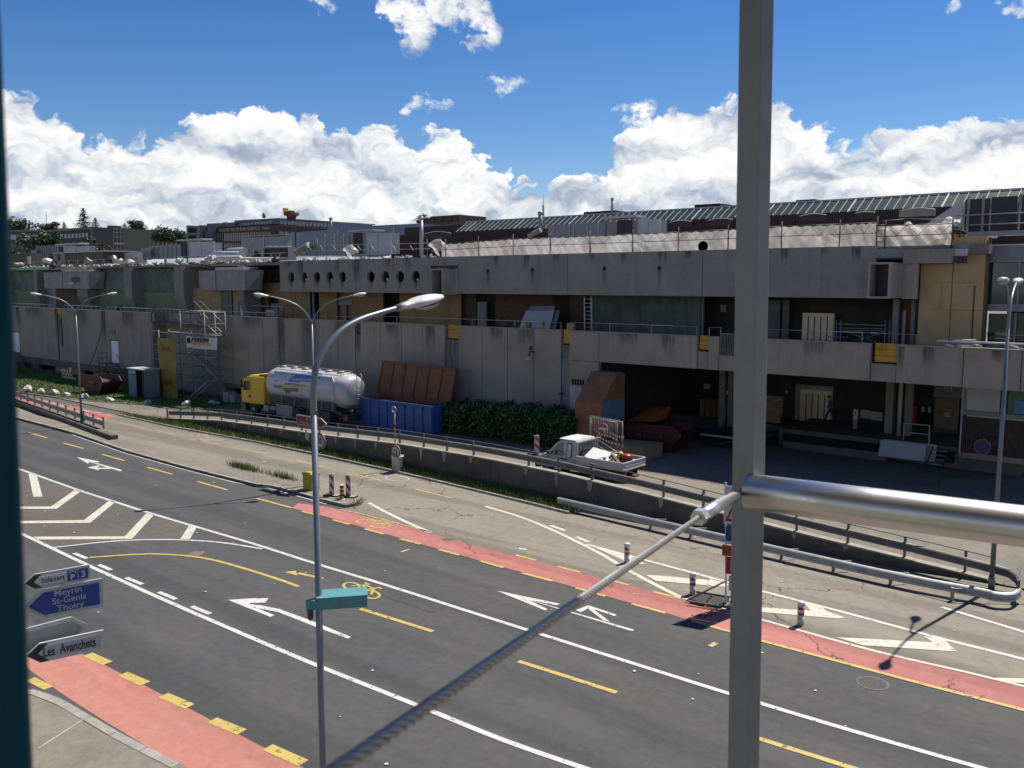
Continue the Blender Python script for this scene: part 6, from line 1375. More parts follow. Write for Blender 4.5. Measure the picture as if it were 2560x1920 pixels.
# ================================================================ beacons, bollards, boxes
def beacon(base, label, rz=.4):
    o = thing('warning_beacon', base, label, 'warning beacon', 'red and white striped beacons', rz)
    bm = PMX[o.name]
    def add(name, m, fn): b = MB(); fn(b); b.v = [bm @ p for p in b.v]; return b.build(name, MT[m], o)
    add('panel', 'beacon', lambda b: b.box(-.12,-.02,.12,.12,.02,1.08)); add('frame', 'white_paint', lambda b: b.box(-.135,-.035,.1,-.12,.035,1.1)); add('frame', 'white_paint', lambda b: b.box(.12,-.035,.1,.135,.035,1.1)); add('top_cap', 'white_paint', lambda b: b.box(-.14,-.04,1.1,.14,.04,1.13)); add('handle', 'white_paint', lambda b: b.tube([(0,0,1.13),(0,0,1.2)], .02, 6))
    add('foot', 'black_rubber', lambda b: b.prism([(-.4,-.2,0),(.4,-.2,0),(.4,.2,0),(-.4,.2,0)], (0,0,.1))); add('foot_mark', 'white_dirty', lambda b: b.box(.15,-.2,.101,.22,.2,.106)); add('foot_mark', 'white_dirty', lambda b: b.box(.28,-.2,.101,.35,.2,.106)); return o
beacon(G(560+935/K,800+1525/K,.1), 'striped warning beacon on the median tip, left of the yellow-black post'); beacon(G(560+1078/K,800+1535/K,.1), 'striped warning beacon on the median tip, right of the yellow-black post')
hbp = W(1342,1105,38.6); beacon((hbp.x,hbp.y,yard_z(hbp.x,hbp.y)), 'striped warning beacon standing in the yard in front of the hedge', .9)
yb_ = G(560+1020/K,800+1555/K,.1); o = thing('marker_post', yb_, 'short yellow and black banded post between two striped beacons', 'bollard')
b = MB(); b.lathe([(.1,.06),(.1,.66),(.09,.7)], yb_, 14); b.build('post', MT['yellow_black'], o); b = MB(); b.lathe([(.16,0),(.14,.05),(.1,.07)], yb_, 14); b.build('foot', MT['white_dirty'], o); b = MB(); b.lathe([(.1,.7),(.1,.74)], yb_, 14); b.build('cap', MT['white_paint'], o)
ybx = G(560+755/K,800+1468/K,.1); o = thing('grit_bin', ybx, 'yellow metal box behind the near lamp pole on the median', 'box', rz=.3)
b = MB(); b.box(ybx.x-.36,ybx.y-.25,.1,ybx.x+.36,ybx.y+.25,.9); b.build('body', MT['yellow_box'], o, bevel=.02); b = MB(); b.box(ybx.x-.39,ybx.y-.28,.9,ybx.x+.39,ybx.y+.28,.98); b.build('lid', MT['yellow_box'], o)
for (u, v, lab) in ((1567,1407,'red banded white bollard nearest the cable, on the first hatching'),(1731,1486,'red banded white bollard just left of the steel post'),(2001,1563,'red banded white bollard right of the steel post')):
    p = G(u,v); o = thing('bollard', p, lab, 'bollard', 'red banded bollards on the hatching')
    b = MB(); b.lathe([(.1,0),(.1,.3)], p, 16); b.build('lower_tube', MT['white_dirty'], o); b = MB(); b.lathe([(.102,.3),(.102,.64)], p, 16); b.build('banded_tube', MT['bollard_stripe'], o); b = MB(); b.lathe([(.1,.64),(.115,.66),(.115,.74),(.1,.76),(.02,.78)], p, 16); b.build('cap', MT['white_paint'], o)
# weight-limit sign in its white drum and the thin mirror mast beside it
dp = G(994,1176,.08); o = thing('drum_sign', dp, 'round red-rimmed sign lying in a white concrete drum by the wall', 'sign')
b = MB(); b.lathe([(.3,0),(.33,.75),(.36,.78),(.36,.84),(.31,.84),(.3,.7)], dp, 22); b.build('drum', MT['white_dirty'], o)
cs = dp+Vector((0,-.1,1.08)); s2, X, U, N = round_sign(cs, .37, None, None, 'sign_red', 'sign_white', parent=o, name='disc'); text('2', .36, 'lettering', MT['sign_black'], s2, cs-U*.14-X*.12+N*.033, X, U, 'CENTER', .01)
b = MB(); b.prism([cs+X*q+U*z+N*.033 for q, z in ((.02,-.24),(.1,-.24),(.16,.26),(.1,.26))], N*.002); b.build('stroke', MT['sign_black'], s2)
pmast = G(988,1135,.9); o = thing('mirror_mast', (pmast.x,pmast.y,yard_z(pmast.x,pmast.y)), 'thin grey mast with a small ring on top behind the drum sign', 'mast')
zt = W(985,1030,pmast.y).z; b = MB(); b.tube([(pmast.x,pmast.y,yard_z(pmast.x,pmast.y)),(pmast.x,pmast.y,zt)], .035, 8); b.build('pole', MT['galv'], o); b = MB(); b.tube([(pmast.x-.05+.16*math.cos(a*math.pi/8),pmast.y,zt+.14+.16*math.sin(a*math.pi/8)) for a in range(17)], .035, 6); b.build('ring', MT['galv'], o); zr_ = W(988,1064,pmast.y).z; b = MB(); b.tube([(pmast.x,pmast.y,zr_-.09),(pmast.x,pmast.y,zr_+.12)], .07, 8); b.build('clamp', MT['sign_red'], o)
# temporary works signs half behind the steel post
wb = G(1832,1520)+Vector((-.32,-.1,0))+RT*.3; o = thing('works_sign_trestle', wb, 'stack of temporary works signs on a black weighted trestle, half hidden by the steel post', 'road sign')
xd = Vector((1,.25,0)).normalized(); U = Vector((0,0,1)); N = xd.cross(U)
for q in (-.18,.5): b = MB(); b.beam(wb+xd*q+Vector((0,0,.05)), wb+xd*(q-.12)+Vector((0,0,4.1)), .05); b.build('post', MT['white_paint'], o)
def wsq(z0, z1, q0, q1, m, off=.05, name='panel'): b = MB(); b.prism([wb+xd*q+U*z-N*-off for q, z in ((q0,z0),(q1,z0),(q1,z1),(q0,z1))], N*.02); b.build(name, MT[m], o)
wsq(2.75,4.0,-.32,.6,'sign_white')
def tri(s, off, m): b = MB(); b.prism([wb+xd*q+U*z+N*off for q, z in ((.14-.42*s,2.85+.33-.33*s),(.14+.42*s,2.85+.33-.33*s),(.14,2.85+.33+.62*s))], N*.004); b.build('triangle', MT[m], o)
tri(1.0,.072,'sign_red'); tri(.72,.077,'sign_white')
b = MB(); b.lathe([(.02,0),(.06,.05),(.05,.25),(.07,.42),(.03,.5)], wb+xd*.1+N*.085+U*3.0, 8); b.build('figure', MT['sign_black'], o)
wsq(2.1,2.7,-.24,.6,'blue_sign'); wsq(2.12,2.2,-.24,.3,'sign_white',.075,'stripe'); wsq(2.4,2.6,-.1,.5,'sign_red',.075,'stripe'); wsq(1.7,2.05,-.34,.6,'orange',.06); wsq(1.1,1.68,-.2,.6,'sign_red'); wsq(1.2,1.6,-.05,.5,'sign_white',.075,'stripe'); wsq(.55,1.05,-.1,.5,'white_dirty')
for q in (-.9,-.35,.3): b = MB(); b.cbox(wb+xd*(q-.15)+Vector((0,.12,.06)), (.5,.9,.11), .2); b.build('weight', MT['black_rubber'], o)
b = MB(); b.tube([wb+xd*-.1+Vector((0,0,.9)), wb+xd*-1.35+Vector((0,-.3,.06))], .03, 6); b.build('brace', MT['rail_grey'], o)
for q in (-.5,.5): b = MB(); b.beam(wb+xd*-1.3+N*q+Vector((0,0,.14)), wb+xd*.6+N*q+Vector((0,0,.14)), .05); b.build('foot_bar', MT['rail_grey'], o)

# ================================================================ vehicles
def wheel(o, c, r, w, name='wheel', hub='hubcap', side=-1):
    b = MB(); b.lathe([(r*.62,-w/2),(r*.9,-w/2),(r,-w*.36),(r,w*.36),(r*.9,w/2),(r*.62,w/2)], c, 22, 'Y'); wh = b.build(name, MT['black_rubber'], o)
    c = Vector(c); s = side
    b = MB(); b.lathe([(r*.62,s*w*.42),(r*.55,s*w*.2),(r*.3,s*w*.22),(r*.26,s*w*.5),(.01,s*w*.52)] if s > 0 else [(.01,s*w*.52),(r*.26,s*w*.5),(r*.3,s*w*.22),(r*.55,s*w*.2),(r*.62,s*w*.42)], c, 18, 'Y'); b.build('rim', MT[hub], wh)
    for k in range(8): a = k*math.pi/4; p = c+Vector((math.cos(a)*r*.4, s*w*.26, math.sin(a)*r*.4)); b = MB(); b.lathe([(.03,-.02),(.03,.02)], p, 6, 'Y'); b.build('wheel_nut', MT['black_metal'], wh)
def sec(y0, y1, prof):      # extrude an x,z profile across y
    b = MB(); b.prism([(x,y0,z) for x, z in prof], (0,y1-y0,0)); return b

YTK = 38.3; XTK = W(603,1000,YTK).x; ZTK = yard_z(XTK+5, YTK+1)
tk = thing('tank_truck', (XTK+6,YTK+1.25,ZTK), 'yellow-cabbed lorry with a long white tank parked by the tall wall', 'truck')
def tx(u, v=990): return W(u,v,YTK).x
def tz(u, v): return W(u,v,YTK).z
x0 = XTK; zr = tz(620,941); xb_ = tx(660); y0, y1 = YTK, YTK+2.45
def TB(name, m, fn, parent=tk, bevel=0, fixn=False): b = MB(); fn(b); return b.build(name, MT[m], parent, bevel, fixn)
zc0 = ZTK+.95
cab = [(x0+.05,zc0),(x0,zc0+.9),(x0+.12,zc0+1.15),(x0+.38,zr-.42),(x0+.62,zr-.12),(x0+1.0,zr),(x0+1.9,zr+.05),(xb_-.02,zr+.08),(xb_,zc0+.2),(xb_-.1,zc0),(tx(650),zc0)]
cb_ = MB(); cb_.prism([(x,y0,z) for x, z in cab], (0,y1-y0,0)); cabo = cb_.build('cab', MT['yellow_truck'], tk, bevel=.07)
TB('side_window', 'glass_dark', lambda b: b.prism([(x,y0-.012,z) for x, z in ((tx(608),tz(610,976)),(tx(612),tz(612,953)),(tx(626),tz(626,953)),(tx(626),tz(626,974)))], (0,.01,0)), cabo)
TB('windscreen', 'glass_dark', lambda b: b.prism([(x0+.09,y0+.15,zc0+1.12),(x0+.37,y0+.2,zr-.46),(x0+.37,y1-.2,zr-.46),(x0+.09,y1-.15,zc0+1.12)], (-.012,0,.004)), cabo)
TB('grille', 'black_metal', lambda b: b.box(x0-.02,y0+.5,zc0+.1,x0+.01,y1-.5,zc0+.75), cabo)
TB('door_seam', 'black_metal', lambda b: b.box(tx(629),y0-.006,zc0+.1,tx(629)+.02,y0+.002,tz(629,953)), cabo); TB('door_handle', 'black_metal', lambda b: b.box(tx(622),y0-.04,tz(622,993),tx(626),y0-.004,tz(622,987)), cabo)
TB('roof_fairing', 'yellow_truck', lambda b: b.loft([[Vector((x,y,z)) for x, z in ((x0+.7,zr-.05),(x0+1.0,zr+.12*s),(tx(645),zr+.2*s),(tx(646),zr+.02))] for y, s in ((y0+.1,.4),(y0+.35,1),(y1-.35,1),(y1-.1,.4))]), cabo, fixn=True)
TB('roof_rack', 'black_metal', lambda b: b.box(tx(643),y0+.2,zr+.1,tx(660),y1-.2,zr+.2), cabo)
TB('sun_visor', 'yellow_truck', lambda b: b.prism([(x0+.25,y0+.1,zr-.4),(x0+.05,y0+.1,zr-.46),(x0+.03,y0+.1,zr-.3),(x0+.4,y0+.1,zr-.2)], (0,y1-y0-.2,0)), cabo)
for yy in (y0-.2,y1+.04): TB('mirror', 'black_metal', lambda b: b.box(x0+.15,yy,zc0+1.15,x0+.32,yy+.16,zc0+1.8))
TB('bumper', 'black_metal', lambda b: b.prism([(x0-.05,y0,ZTK+.3),(x0-.05,y0,zc0-.02),(tx(612),y0,zc0-.02),(tx(614),y0,ZTK+.35)], (0,y1-y0,0)), bevel=.04); TB('bumper_trim', 'galv', lambda b: b.box(x0-.06,y0-.01,ZTK+.34,tx(611),y0+.05,ZTK+.38))
for yy in (y0+.15,y1-.4): TB('headlight', 'sign_grey_white', lambda b: b.box(x0-.08,yy,ZTK+.62,x0-.045,yy+.25,ZTK+.8))
TB('wheel_arch', 'black_metal', lambda b: b.tube([(tx(632)+.68*math.cos(a*math.pi/8),y0+.2,ZTK+.52+.68*math.sin(a*math.pi/8)) for a in range(9)], .1, 6), bevel=0)
xr_ = tx(852)+.1
TB('chassis', 'black_metal', lambda b: (b.box(x0+.8,y0+.7,ZTK+.72,xr_-.3,y0+1.0,ZTK+1.0), b.box(x0+.8,y1-1.0,ZTK+.72,xr_-.3,y1-.7,ZTK+1.0)))
TB('subframe', 'black_metal', lambda b: b.box(tx(662),y0+.35,ZTK+1.0,xr_-.6,y1-.35,ZTK+1.25))
for xc in (tx(632), tx(742), tx(742)+1.38):
    wheel(tk, (xc,y0+.2,ZTK+.5), .5, .34, 'wheel', 'hubcap', -1); wheel(tk, (xc,y1-.2,ZTK+.5), .5, .34, 'wheel', 'hubcap', 1)
for xc in (tx(742), tx(742)+1.38): TB('mudguard', 'black_metal', lambda b: b.tube([(xc+.6*math.cos(a*math.pi/8),y0+.2,ZTK+.5+.6*math.sin(a*math.pi/8)) for a in range(9)], .09, 5))
TB('tool_box', 'grey_paint', lambda b: b.box(tx(688),y0+.05,ZTK+.35,tx(727),y0+.75,ZTK+1.2), bevel=.02); TB('air_tank', 'galv', lambda b: b.tube([(tx(668),y0+.35,ZTK+.75),(tx(684),y0+.35,ZTK+.75)], .2, 12)); TB('battery_box', 'galv_dull', lambda b: b.box(tx(655),y0+.1,ZTK+.5,tx(667),y0+.7,ZTK+.95)); TB('side_box', 'black_metal', lambda b: b.box(tx(785),y0+.1,ZTK+.4,tx(820),y0+.7,ZTK+1.15))
# tank
zt0, zt1 = W(750,1006,YTK+.6).z, W(750,922,YTK+1.2).z; rz_ = (zt1-zt0)/2; cz = (zt0+zt1)/2; cy = (y0+y1)/2; ry = 1.24; xf = tx(656); xe = tx(850)
def ring(x, s, sh=0): return [Vector((x+sh*abs(math.cos(a)), cy+ry*s*math.copysign(abs(math.cos(a))**.85,math.cos(a)), cz+rz_*s*math.copysign(abs(math.sin(a))**.9,math.sin(a)))) for a in [2*math.pi*k/40 for k in range(40)]]
tank = TB('tank', 'tank_white', lambda b: b.loft([ring(x, s) for x, s in ((xf,.05),(xf+.03,.4),(xf+.12,.68),(xf+.3,.88),(xf+.55,.97),(xf+.9,1),(xe-1.4,1),(xe-.7,.985),(xe-.2,.9),(xe+.12,.78),(xe+.2,.6),(xe+.22,.05))]), fixn=True)
TB('tank_band', 'tank_white', lambda b: b.tube([(xe-.72,cy+ry*1.02*math.cos(a),cz+rz_*1.02*math.sin(a)) for a in [2*math.pi*k/32 for k in range(33)]], .06, 6), tank)
for k in range(6): xx = xf+1.1+k*1.35; TB('manlid', 'galv_dull', lambda b: b.lathe([(.26,0),(.28,.1),(.1,.16)], (xx,cy,cz+rz_-.02), 12), tank)
TB('top_rail', 'galv_dull', lambda b: (b.tube([(xf+.5,cy-.45,zt1+.02),(xf+.8,cy-.45,zt1+.12),(xe-.6,cy-.45,zt1+.12)], .03, 5), b.tube([(xf+.5,cy+.45,zt1+.02),(xf+.8,cy+.45,zt1+.12),(xe-.6,cy+.45,zt1+.12)], .03, 5)), tank)
TB('side_rail', 'tank_white', lambda b: b.tube([(xf+1.2,cy-ry*.72,cz+rz_*.8),(xe-1.2,cy-ry*.72,cz+rz_*.8),(xe-.75,cy-ry*.9,cz+rz_*.55),(xe-.6,cy-ry*.98,cz-rz_*.5)], .045, 6), tank)
# side guard below the tank
for k in range(4): TB('side_guard', 'black_metal', lambda b: b.box(tx(672),y0+.0,ZTK+1.28+k*.14,tx(838),y0+.05,ZTK+1.38+k*.14))
for u in (673,704,735,770,803,830): TB('guard_strut', 'galv_dull', lambda b: b.box(tx(u),y0-.02,ZTK+1.25,tx(u)+.06,y0-.003,ZTK+1.85))
# print on the tank: laid on its curved side
def tank_pt(x, z): 
    q = max(-.98,min(.98,(z-cz)/rz_)); sa = math.copysign(abs(q)**(1/.9),q); ca = math.sqrt(max(0,1-sa*sa)); return Vector((x, cy-ry*ca**.85-.012, z))
def decal(name, m, P, n=1):
    b = MB(); b.poly([tank_pt(*W(u,v,YTK).xz) for u, v in P]); b.build(name, MT[m], tank)
def curved_text(s, u, v, size, m, sx=1.0, al='LEFT'):
    p = W(u,v,YTK); o = text(s, size, 'lettering', MT[m], tank, (p.x,YTK,p.z), (1,0,0), (0,0,1), al, .004, sx); M4 = PMX[tank.name]; inv = M4.inverted()
    for vv in o.data.vertices: w = M4 @ vv.co; vv.co = inv @ tank_pt(w.x, w.z)
def mosaic(name, m, P, step):
    """print split into small flat cells so that it follows the curve"""
    xs = [p[0] for p in P]; ys = [p[1] for p in P]; PP = [Vector((a,c,0)) for a, c in P]; b = MB(); u = min(xs)
    while u < max(xs):
        v = min(ys)
        while v < max(ys):
            if in_poly(u+step/2, v+step/2, PP): b._add([tank_pt(*W(a,c,YTK).xz) for a, c in ((u,v+step),(u+step,v+step),(u+step,v),(u,v))], [(0,1,2,3)])
            v += step
        u += step
    b.build(name, MT[m], tank)
Q = 5.267
def tq(pts): return [(580+x/Q, 880+y/Q) for x, y in pts]
mosaic('printed_mountain', 'print_blue', tq([(740,355),(800,300),(850,280),(900,290),(950,275),(1010,295),(1060,285),(1100,300),(1130,320),(1120,355)]), 1.0)
mosaic('printed_map', 'print_brown', tq([(650,475),(720,470),(890,480),(860,530),(800,515),(740,545),(700,540),(690,500)]), 1.0)
mosaic('printed_band', 'print_orange', tq([(690,430),(880,430),(860,470),(685,470)]), 1.0); mosaic('printed_band', 'print_green', tq([(905,430),(985,430),(985,462),(900,462)]), 1.0)
curved_text('Interseroh', *tq([(745,388)])[0], .3, 'print_dark', 1.05); curved_text('WWW.INTERSEROH', *tq([(885,385)])[0], .16, 'print_blue', 1.3); curved_text('KUNSTSTOFFE AG', *tq([(700,425)])[0], .2, 'print_dark', 1.35); curved_text('Bois de chauffage', *tq([(550,445)])[0], .14, 'print_dark', 1.2); curved_text('en granules', *tq([(565,465)])[0], .14, 'print_dark', 1.2); curved_text('Tel 022', *tq([(555,382)])[0], .14, 'print_dark', 1.1); curved_text('PELLET', *tq([(765,465)])[0], .16, 'sign_white', 1.2)
# rear ladder
xl_ = xe+.42
for yy in (cy-.1,cy+.35): TB('ladder_rail', 'galv', lambda b: b.tube([(xl_-.15,yy,zt1+.02),(xl_,yy,zt1-.05),(xl_,yy,ZTK+1.1)], .03, 6))
for k in range(9): TB('ladder_rung', 'galv', lambda b: b.tube([(xl_,cy-.1,ZTK+1.25+k*.29),(xl_,cy+.35,ZTK+1.25+k*.29)], .02, 5))
TB('rear_valve', 'black_metal', lambda b: (b.tube([(xe+.05,cy-.5,ZTK+1.3),(xe+.5,cy-.5,ZTK+1.25)], .12, 8), b.box(xr_-.4,y0+.4,ZTK+.6,xr_+.1,y1-.4,ZTK+1.05)))
for yy in (y0+.15,y1-.45): TB('tail_light', 'tail_red', lambda b: b.box(xr_+.1,yy,ZTK+.75,xr_+.16,yy+.3,ZTK+.9))
TB('side_marker', 'amber', lambda b: b.box(tx(671),y0-.03,ZTK+1.12,tx(674),y0+.02,ZTK+1.22))

# flatbed pickup
YV = 34.75; XV = W(1338,1150,YV).x; ZV = yard_z(XV+2.5, YV+1.0)-.02
vn = thing('flatbed_pickup', (XV+2.8,YV+.98,ZV), 'white double-cab flatbed pickup loaded with rubbish in the yard', 'pickup')
LV = W(1556,1185,YV).x-XV; y0, y1 = YV, YV+1.95
def VB(name, m, fn, parent=vn, bevel=0, fixn=False): b = MB(); fn(b); return b.build(name, MT[m], parent, bevel, fixn)
xc0 = XV+.0; xB = W(1438,1130,YV).x; zR = ZV+1.98
def vx(q): return XV+q
side = [(0,.42),(0,.78),(.1,.95),(.75,1.12),(1.25,1.66),(1.5,1.86),(1.9,1.93),(xB-XV-.05,1.93),(xB-XV,1.8),(xB-XV,.42)]
rings = []
for t, ins in ((0,.1),(.06,.02),(.2,0),(.8,0),(.94,.02),(1,.1)):
    rings.append([Vector((vx(x+(ins if x < .5 else -ins*.3)), y0+(y1-y0)*t, ZV+z-(ins*.5 if z > 1.2 else 0))) for x, z in side])
def tumble(r):   # sides lean in above the waist
    for i, p in enumerate(r):
        h = (p.z-ZV-1.05)
        if h > 0: p.y += (y0+y1)/2*0+((y0+y1)/2-p.y)*.13*h/.9
    return r
cab_v = VB('cab', 'white_dirty', lambda b: b.loft([tumble(r) for r in rings], smooth=False), bevel=.045, fixn=True)
def sidepoly(name, m, P, off, parent=cab_v, th=.008):
    b = MB(); b.prism([Vector((vx(x), y0+((y0+y1)/2-y0)*.13*max(0,z-1.05)/.9-off, ZV+z)) for x, z in P], (0,-th,0)); return b.build(name, MT[m], parent)
dW = xB-XV
sidepoly('side_window', 'glass_dark', [(.95,1.12),(1.38,1.64),(1.6,1.76),(1.72,1.76),(1.75,1.1)], .004); sidepoly('window_seal', 'black_metal', [(1.95,1.02),(1.98,1.78),(dW-.24,1.78),(dW-.24,1.02)], .002); sidepoly('rear_door_window', 'white_paint', [(2.0,1.07),(2.03,1.73),(dW-.29,1.73),(dW-.29,1.07)], .011)
for xx in (.85,1.82,dW-.12): sidepoly('door_seam', 'black_metal', [(xx,.5),(xx,1.05),(xx+.012,1.05),(xx+.012,.5)], .002)
sidepoly('door_handle', 'black_metal', [(1.6,.93),(1.6,.98),(1.76,.98),(1.76,.93)], .01, th=.03); sidepoly('door_handle', 'black_metal', [(1.88,.93),(1.88,.98),(2.02,.98),(2.02,.93)], .01, th=.03)
VB('windscreen', 'glass_dark', lambda b: b.prism([(vx(.8),y0+.2,ZV+1.17),(vx(1.27),y0+.27,ZV+1.67),(vx(1.27),y1-.27,ZV+1.67),(vx(.8),y1-.2,ZV+1.17)], (-.02,0,.02)), cab_v)
VB('roof', 'white_paint', lambda b: b.sheet(lambda s,t: Vector((vx(1.42+(dW-1.5)*s), y0+.16+(y1-y0-.32)*t, ZV+1.925+.05*math.sin(math.pi*t)**.6*(.4+.6*math.sin(math.pi*min(1,s*1.2+.1))))), 12, 8), cab_v)
VB('rear_window', 'glass_dark', lambda b: b.box(xB+.002,y0+.3,ZV+1.12,xB+.012,y1-.3,ZV+1.75), cab_v)
for k in range(14): yy = y0+.25+k*(y1-y0-.5)/13; VB('cab_guard_bar', 'hvac_pale', lambda b: b.box(xB+.03,yy-.015,ZV+1.0,xB+.05,yy+.015,ZV+1.8))
VB('cab_guard', 'hvac_pale', lambda b: (b.beam((xB+.04,y0+.1,ZV+.6),(xB+.04,y0+.1,ZV+1.86),.05), b.beam((xB+.04,y1-.1,ZV+.6),(xB+.04,y1-.1,ZV+1.86),.05), b.beam((xB+.04,y0+.1,ZV+1.84),(xB+.04,y1+.2,ZV+1.84),.05)))
VB('mirror', 'black_metal', lambda b: b.cbox((vx(.92),y0-.14,ZV+1.18),(.1,.16,.24),0), bevel=.03); VB('mirror', 'black_metal', lambda b: b.cbox((vx(.92),y1+.14,ZV+1.18),(.1,.16,.24),0), bevel=.03)
VB('bumper', 'black_metal', lambda b: b.box(vx(-.06),y0+.04,ZV+.3,vx(.12),y1-.04,ZV+.52), bevel=.04)
for yy in (y0+.12,y1-.4): VB('headlight', 'sign_grey_white', lambda b: b.box(vx(-.02),yy,ZV+.6,vx(.03),yy+.28,ZV+.76))
xT0, xT1 = xB+.08, XV+LV
VB('bed_floor', 'wood_dark', lambda b: b.box(xT0,y0-.02,ZV+.74,xT1,y1+.02,ZV+.82)); VB('chassis', 'black_metal', lambda b: b.box(vx(.3),y0+.45,ZV+.42,xT1-.1,y1-.45,ZV+.7))
for yy in (y0-.04,y1+.01): 
    bd = VB('bed_side', 'white_dirty', lambda b: b.box(xT0,yy,ZV+.8,xT1,yy+.03,ZV+1.2)); VB('side_rib', 'white_paint', lambda b: b.box(xT0,yy-.012,ZV+1.17,xT1,yy+.042,ZV+1.21), bd); VB('side_rib', 'white_dirty', lambda b: b.box(xT0+.02,yy-.008,ZV+.93,xT1-.02,yy-.001,ZV+.96), bd)
tg = VB('tailgate', 'hvac_pale', lambda b: b.box(xT1+.002,y0-.04,ZV+.8,xT1+.035,y1+.04,ZV+1.2)); VB('tailgate_rail', 'white_paint', lambda b: (b.box(xT1+.036,y0-.04,ZV+1.15,xT1+.06,y1+.04,ZV+1.2), b.box(xT1+.036,y0-.04,ZV+.8,xT1+.06,y1+.04,ZV+.85), b.box(xT1+.036,y0+.2,ZV+.97,xT1+.05,y1-.2,ZV+1.02)), tg)
for yy in (y0+.1,y1-.25): VB('tail_light', 'tail_red', lambda b: b.box(xT1-.02,yy,ZV+.62,xT1+.06,yy+.2,ZV+.73))
for xc in (vx(.72), xT1-.95): wheel(vn, (xc,y0+.16,ZV+.33), .33, .22, 'wheel', 'hubcap', -1); wheel(vn, (xc,y1-.16,ZV+.33), .33, .22, 'wheel', 'hubcap', 1)
VB('wheel_arch', 'black_metal', lambda b: b.tube([(vx(.72)+.4*math.cos(a*math.pi/8),y0+.0,ZV+.33+.4*math.sin(a*math.pi/8)) for a in range(9)], .025, 5)); VB('tow_hitch', 'rust', lambda b: (b.box(xT1-.15,y0+.8,ZV+.4,xT1+.2,y1-.8,ZV+.5), b.box(xT1-.4,y0+.5,ZV+.38,xT1-.1,y1-.5,ZV+.62)))
# the load
def load(name, label, fn, m): b = MB(); fn(b); return tag(b.build(name, MT[m]), label, 'rubbish', 'rubbish on the flatbed')
lx = xT0+.3
load('white_board', 'white board lying tilted on the flatbed load', lambda b: b.cbox((lx+.8,y0+.52,ZV+1.28),(1.35,.95,.03),.15,.35,.18), 'white_paint')
load('wooden_board', 'brown boards sticking out of the flatbed load', lambda b: (b.cbox((lx+1.55,y0+.7,ZV+1.2),(.9,.14,.05),-.5,0,.4), b.cbox((lx+1.4,y0+.5,ZV+1.1),(.9,.2,.04),-.3,.3,.3)), 'debris_brown')
load('red_sack', 'crumpled red bag on the flatbed load', lambda b: b.lathe([(.02,0),(.24,.03),(.3,.14),(.22,.26),(.05,.3)], (lx+1.95,y0+1.05,ZV+1.15), 11), 'sign_red')
load('yellow_bag', 'small yellow bag on the flatbed load', lambda b: b.lathe([(.02,0),(.15,.04),(.17,.12),(.03,.22)], (lx+1.5,y0+1.2,ZV+1.25), 9), 'yellow_bright')
load('rubber_hoop', 'dark round hoop leaning on the cab guard', lambda b: b.tube([(xB+.35+.2*math.cos(a*math.pi/9),y0+.65+.42*math.cos(a*math.pi/9),ZV+1.25+.26*math.sin(a*math.pi/9)) for a in range(19)], .04, 6), 'black_rubber')
load('loose_pole', 'thin pale poles leaning across the load behind the cab', lambda b: (b.tube([(xB+.1,y1-.2,ZV+1.8),(lx+1.6,y1-.2,ZV+1.0)], .02, 5), b.tube([(xB+.1,y1-.6,ZV+1.7),(lx+1.2,y1-.4,ZV+1.0)], .02, 5)), 'galv')
r3 = random.Random(12)
for m, n, lab in (('debris_dark',90,'dark mixed scrap filling the flatbed'),('grass_blade',120,'green garden cuttings in the flatbed load'),('debris_white',40,'pale scraps in the flatbed load'),('debris_brown',70,'brown scraps in the flatbed load')):
    q = MB()
    for k in range(n):
        x = r3.uniform(xT0+.15,xT1-.25); y = r3.uniform(y0+.1,y1-.15); hz = .95+.28*math.exp(-((x-xT0-1.5)/.9)**2)*r3.random(); w = r3.uniform(.05,.22); q.cbox((x,y,ZV+hz),(w,w*r3.uniform(.3,1),w*r3.uniform(.2,.7)),r3.random()*3,r3.uniform(-.8,.8),r3.uniform(-.8,.8))
    tag(q.build('mixed_rubbish', MT[m]), lab, 'rubbish', kind='stuff')

# ================================================================ containers and yard objects
YC = 39.8; xa, xb2 = W(904,1030,YC).x, W(1082,1040,YC).x; zb = yard_z((xa+xb2)/2, YC)+.05
co = thing('roll_off_container', ((xa+xb2)/2,YC+1.2,zb), 'blue roll-off container with its rusty brown lid standing open', 'container')
ztl, ztr = W(904,995,YC).z, W(1080,1013,YC).z; zt = (ztl+ztr)/2
def CB(name, m, fn, parent=co, bevel=0): b = MB(); fn(b); return b.build(name, MT[m], parent, bevel)
CB('front_wall', 'blue_container', lambda b: b.box(xa,YC,zb,xb2,YC+.06,zt)); CB('back_wall', 'rust', lambda b: b.box(xa,YC+2.3,zb,xb2,YC+2.36,zt)); CB('end_wall', 'rust', lambda b: b.box(xa,YC+.065,zb,xa+.06,YC+2.295,zt)); CB('end_wall', 'blue_container', lambda b: b.box(xb2-.06,YC+.065,zb,xb2,YC+2.295,zt)); CB('floor', 'rust', lambda b: b.box(xa+.07,YC+.07,zb+.1,xb2-.07,YC+2.29,zb+.2))
for k in range(9): x = xa+(xb2-xa)*(k+.02)/8.2; CB('rib', 'blue_container', lambda b: b.box(x,YC-.09,zb+.05,x+.1,YC-.002,zt-.14))
CB('top_rail', 'blue_container', lambda b: b.box(xa-.03,YC-.1,zt-.13,xb2+.03,YC+.08,zt)); CB('mid_rail', 'blue_container', lambda b: b.box(xa,YC-.06,(zb+zt)/2,xb2,YC-.003,(zb+zt)/2+.06)); CB('bottom_rail', 'blue_container', lambda b: b.box(xa,YC-.1,zb-.05,xb2,YC+.08,zb+.06))
yl = YC+2.45; l0, l1 = W(957,903,yl+.5), W(1139,923,yl+.5); zl0 = W(962,985,yl).z
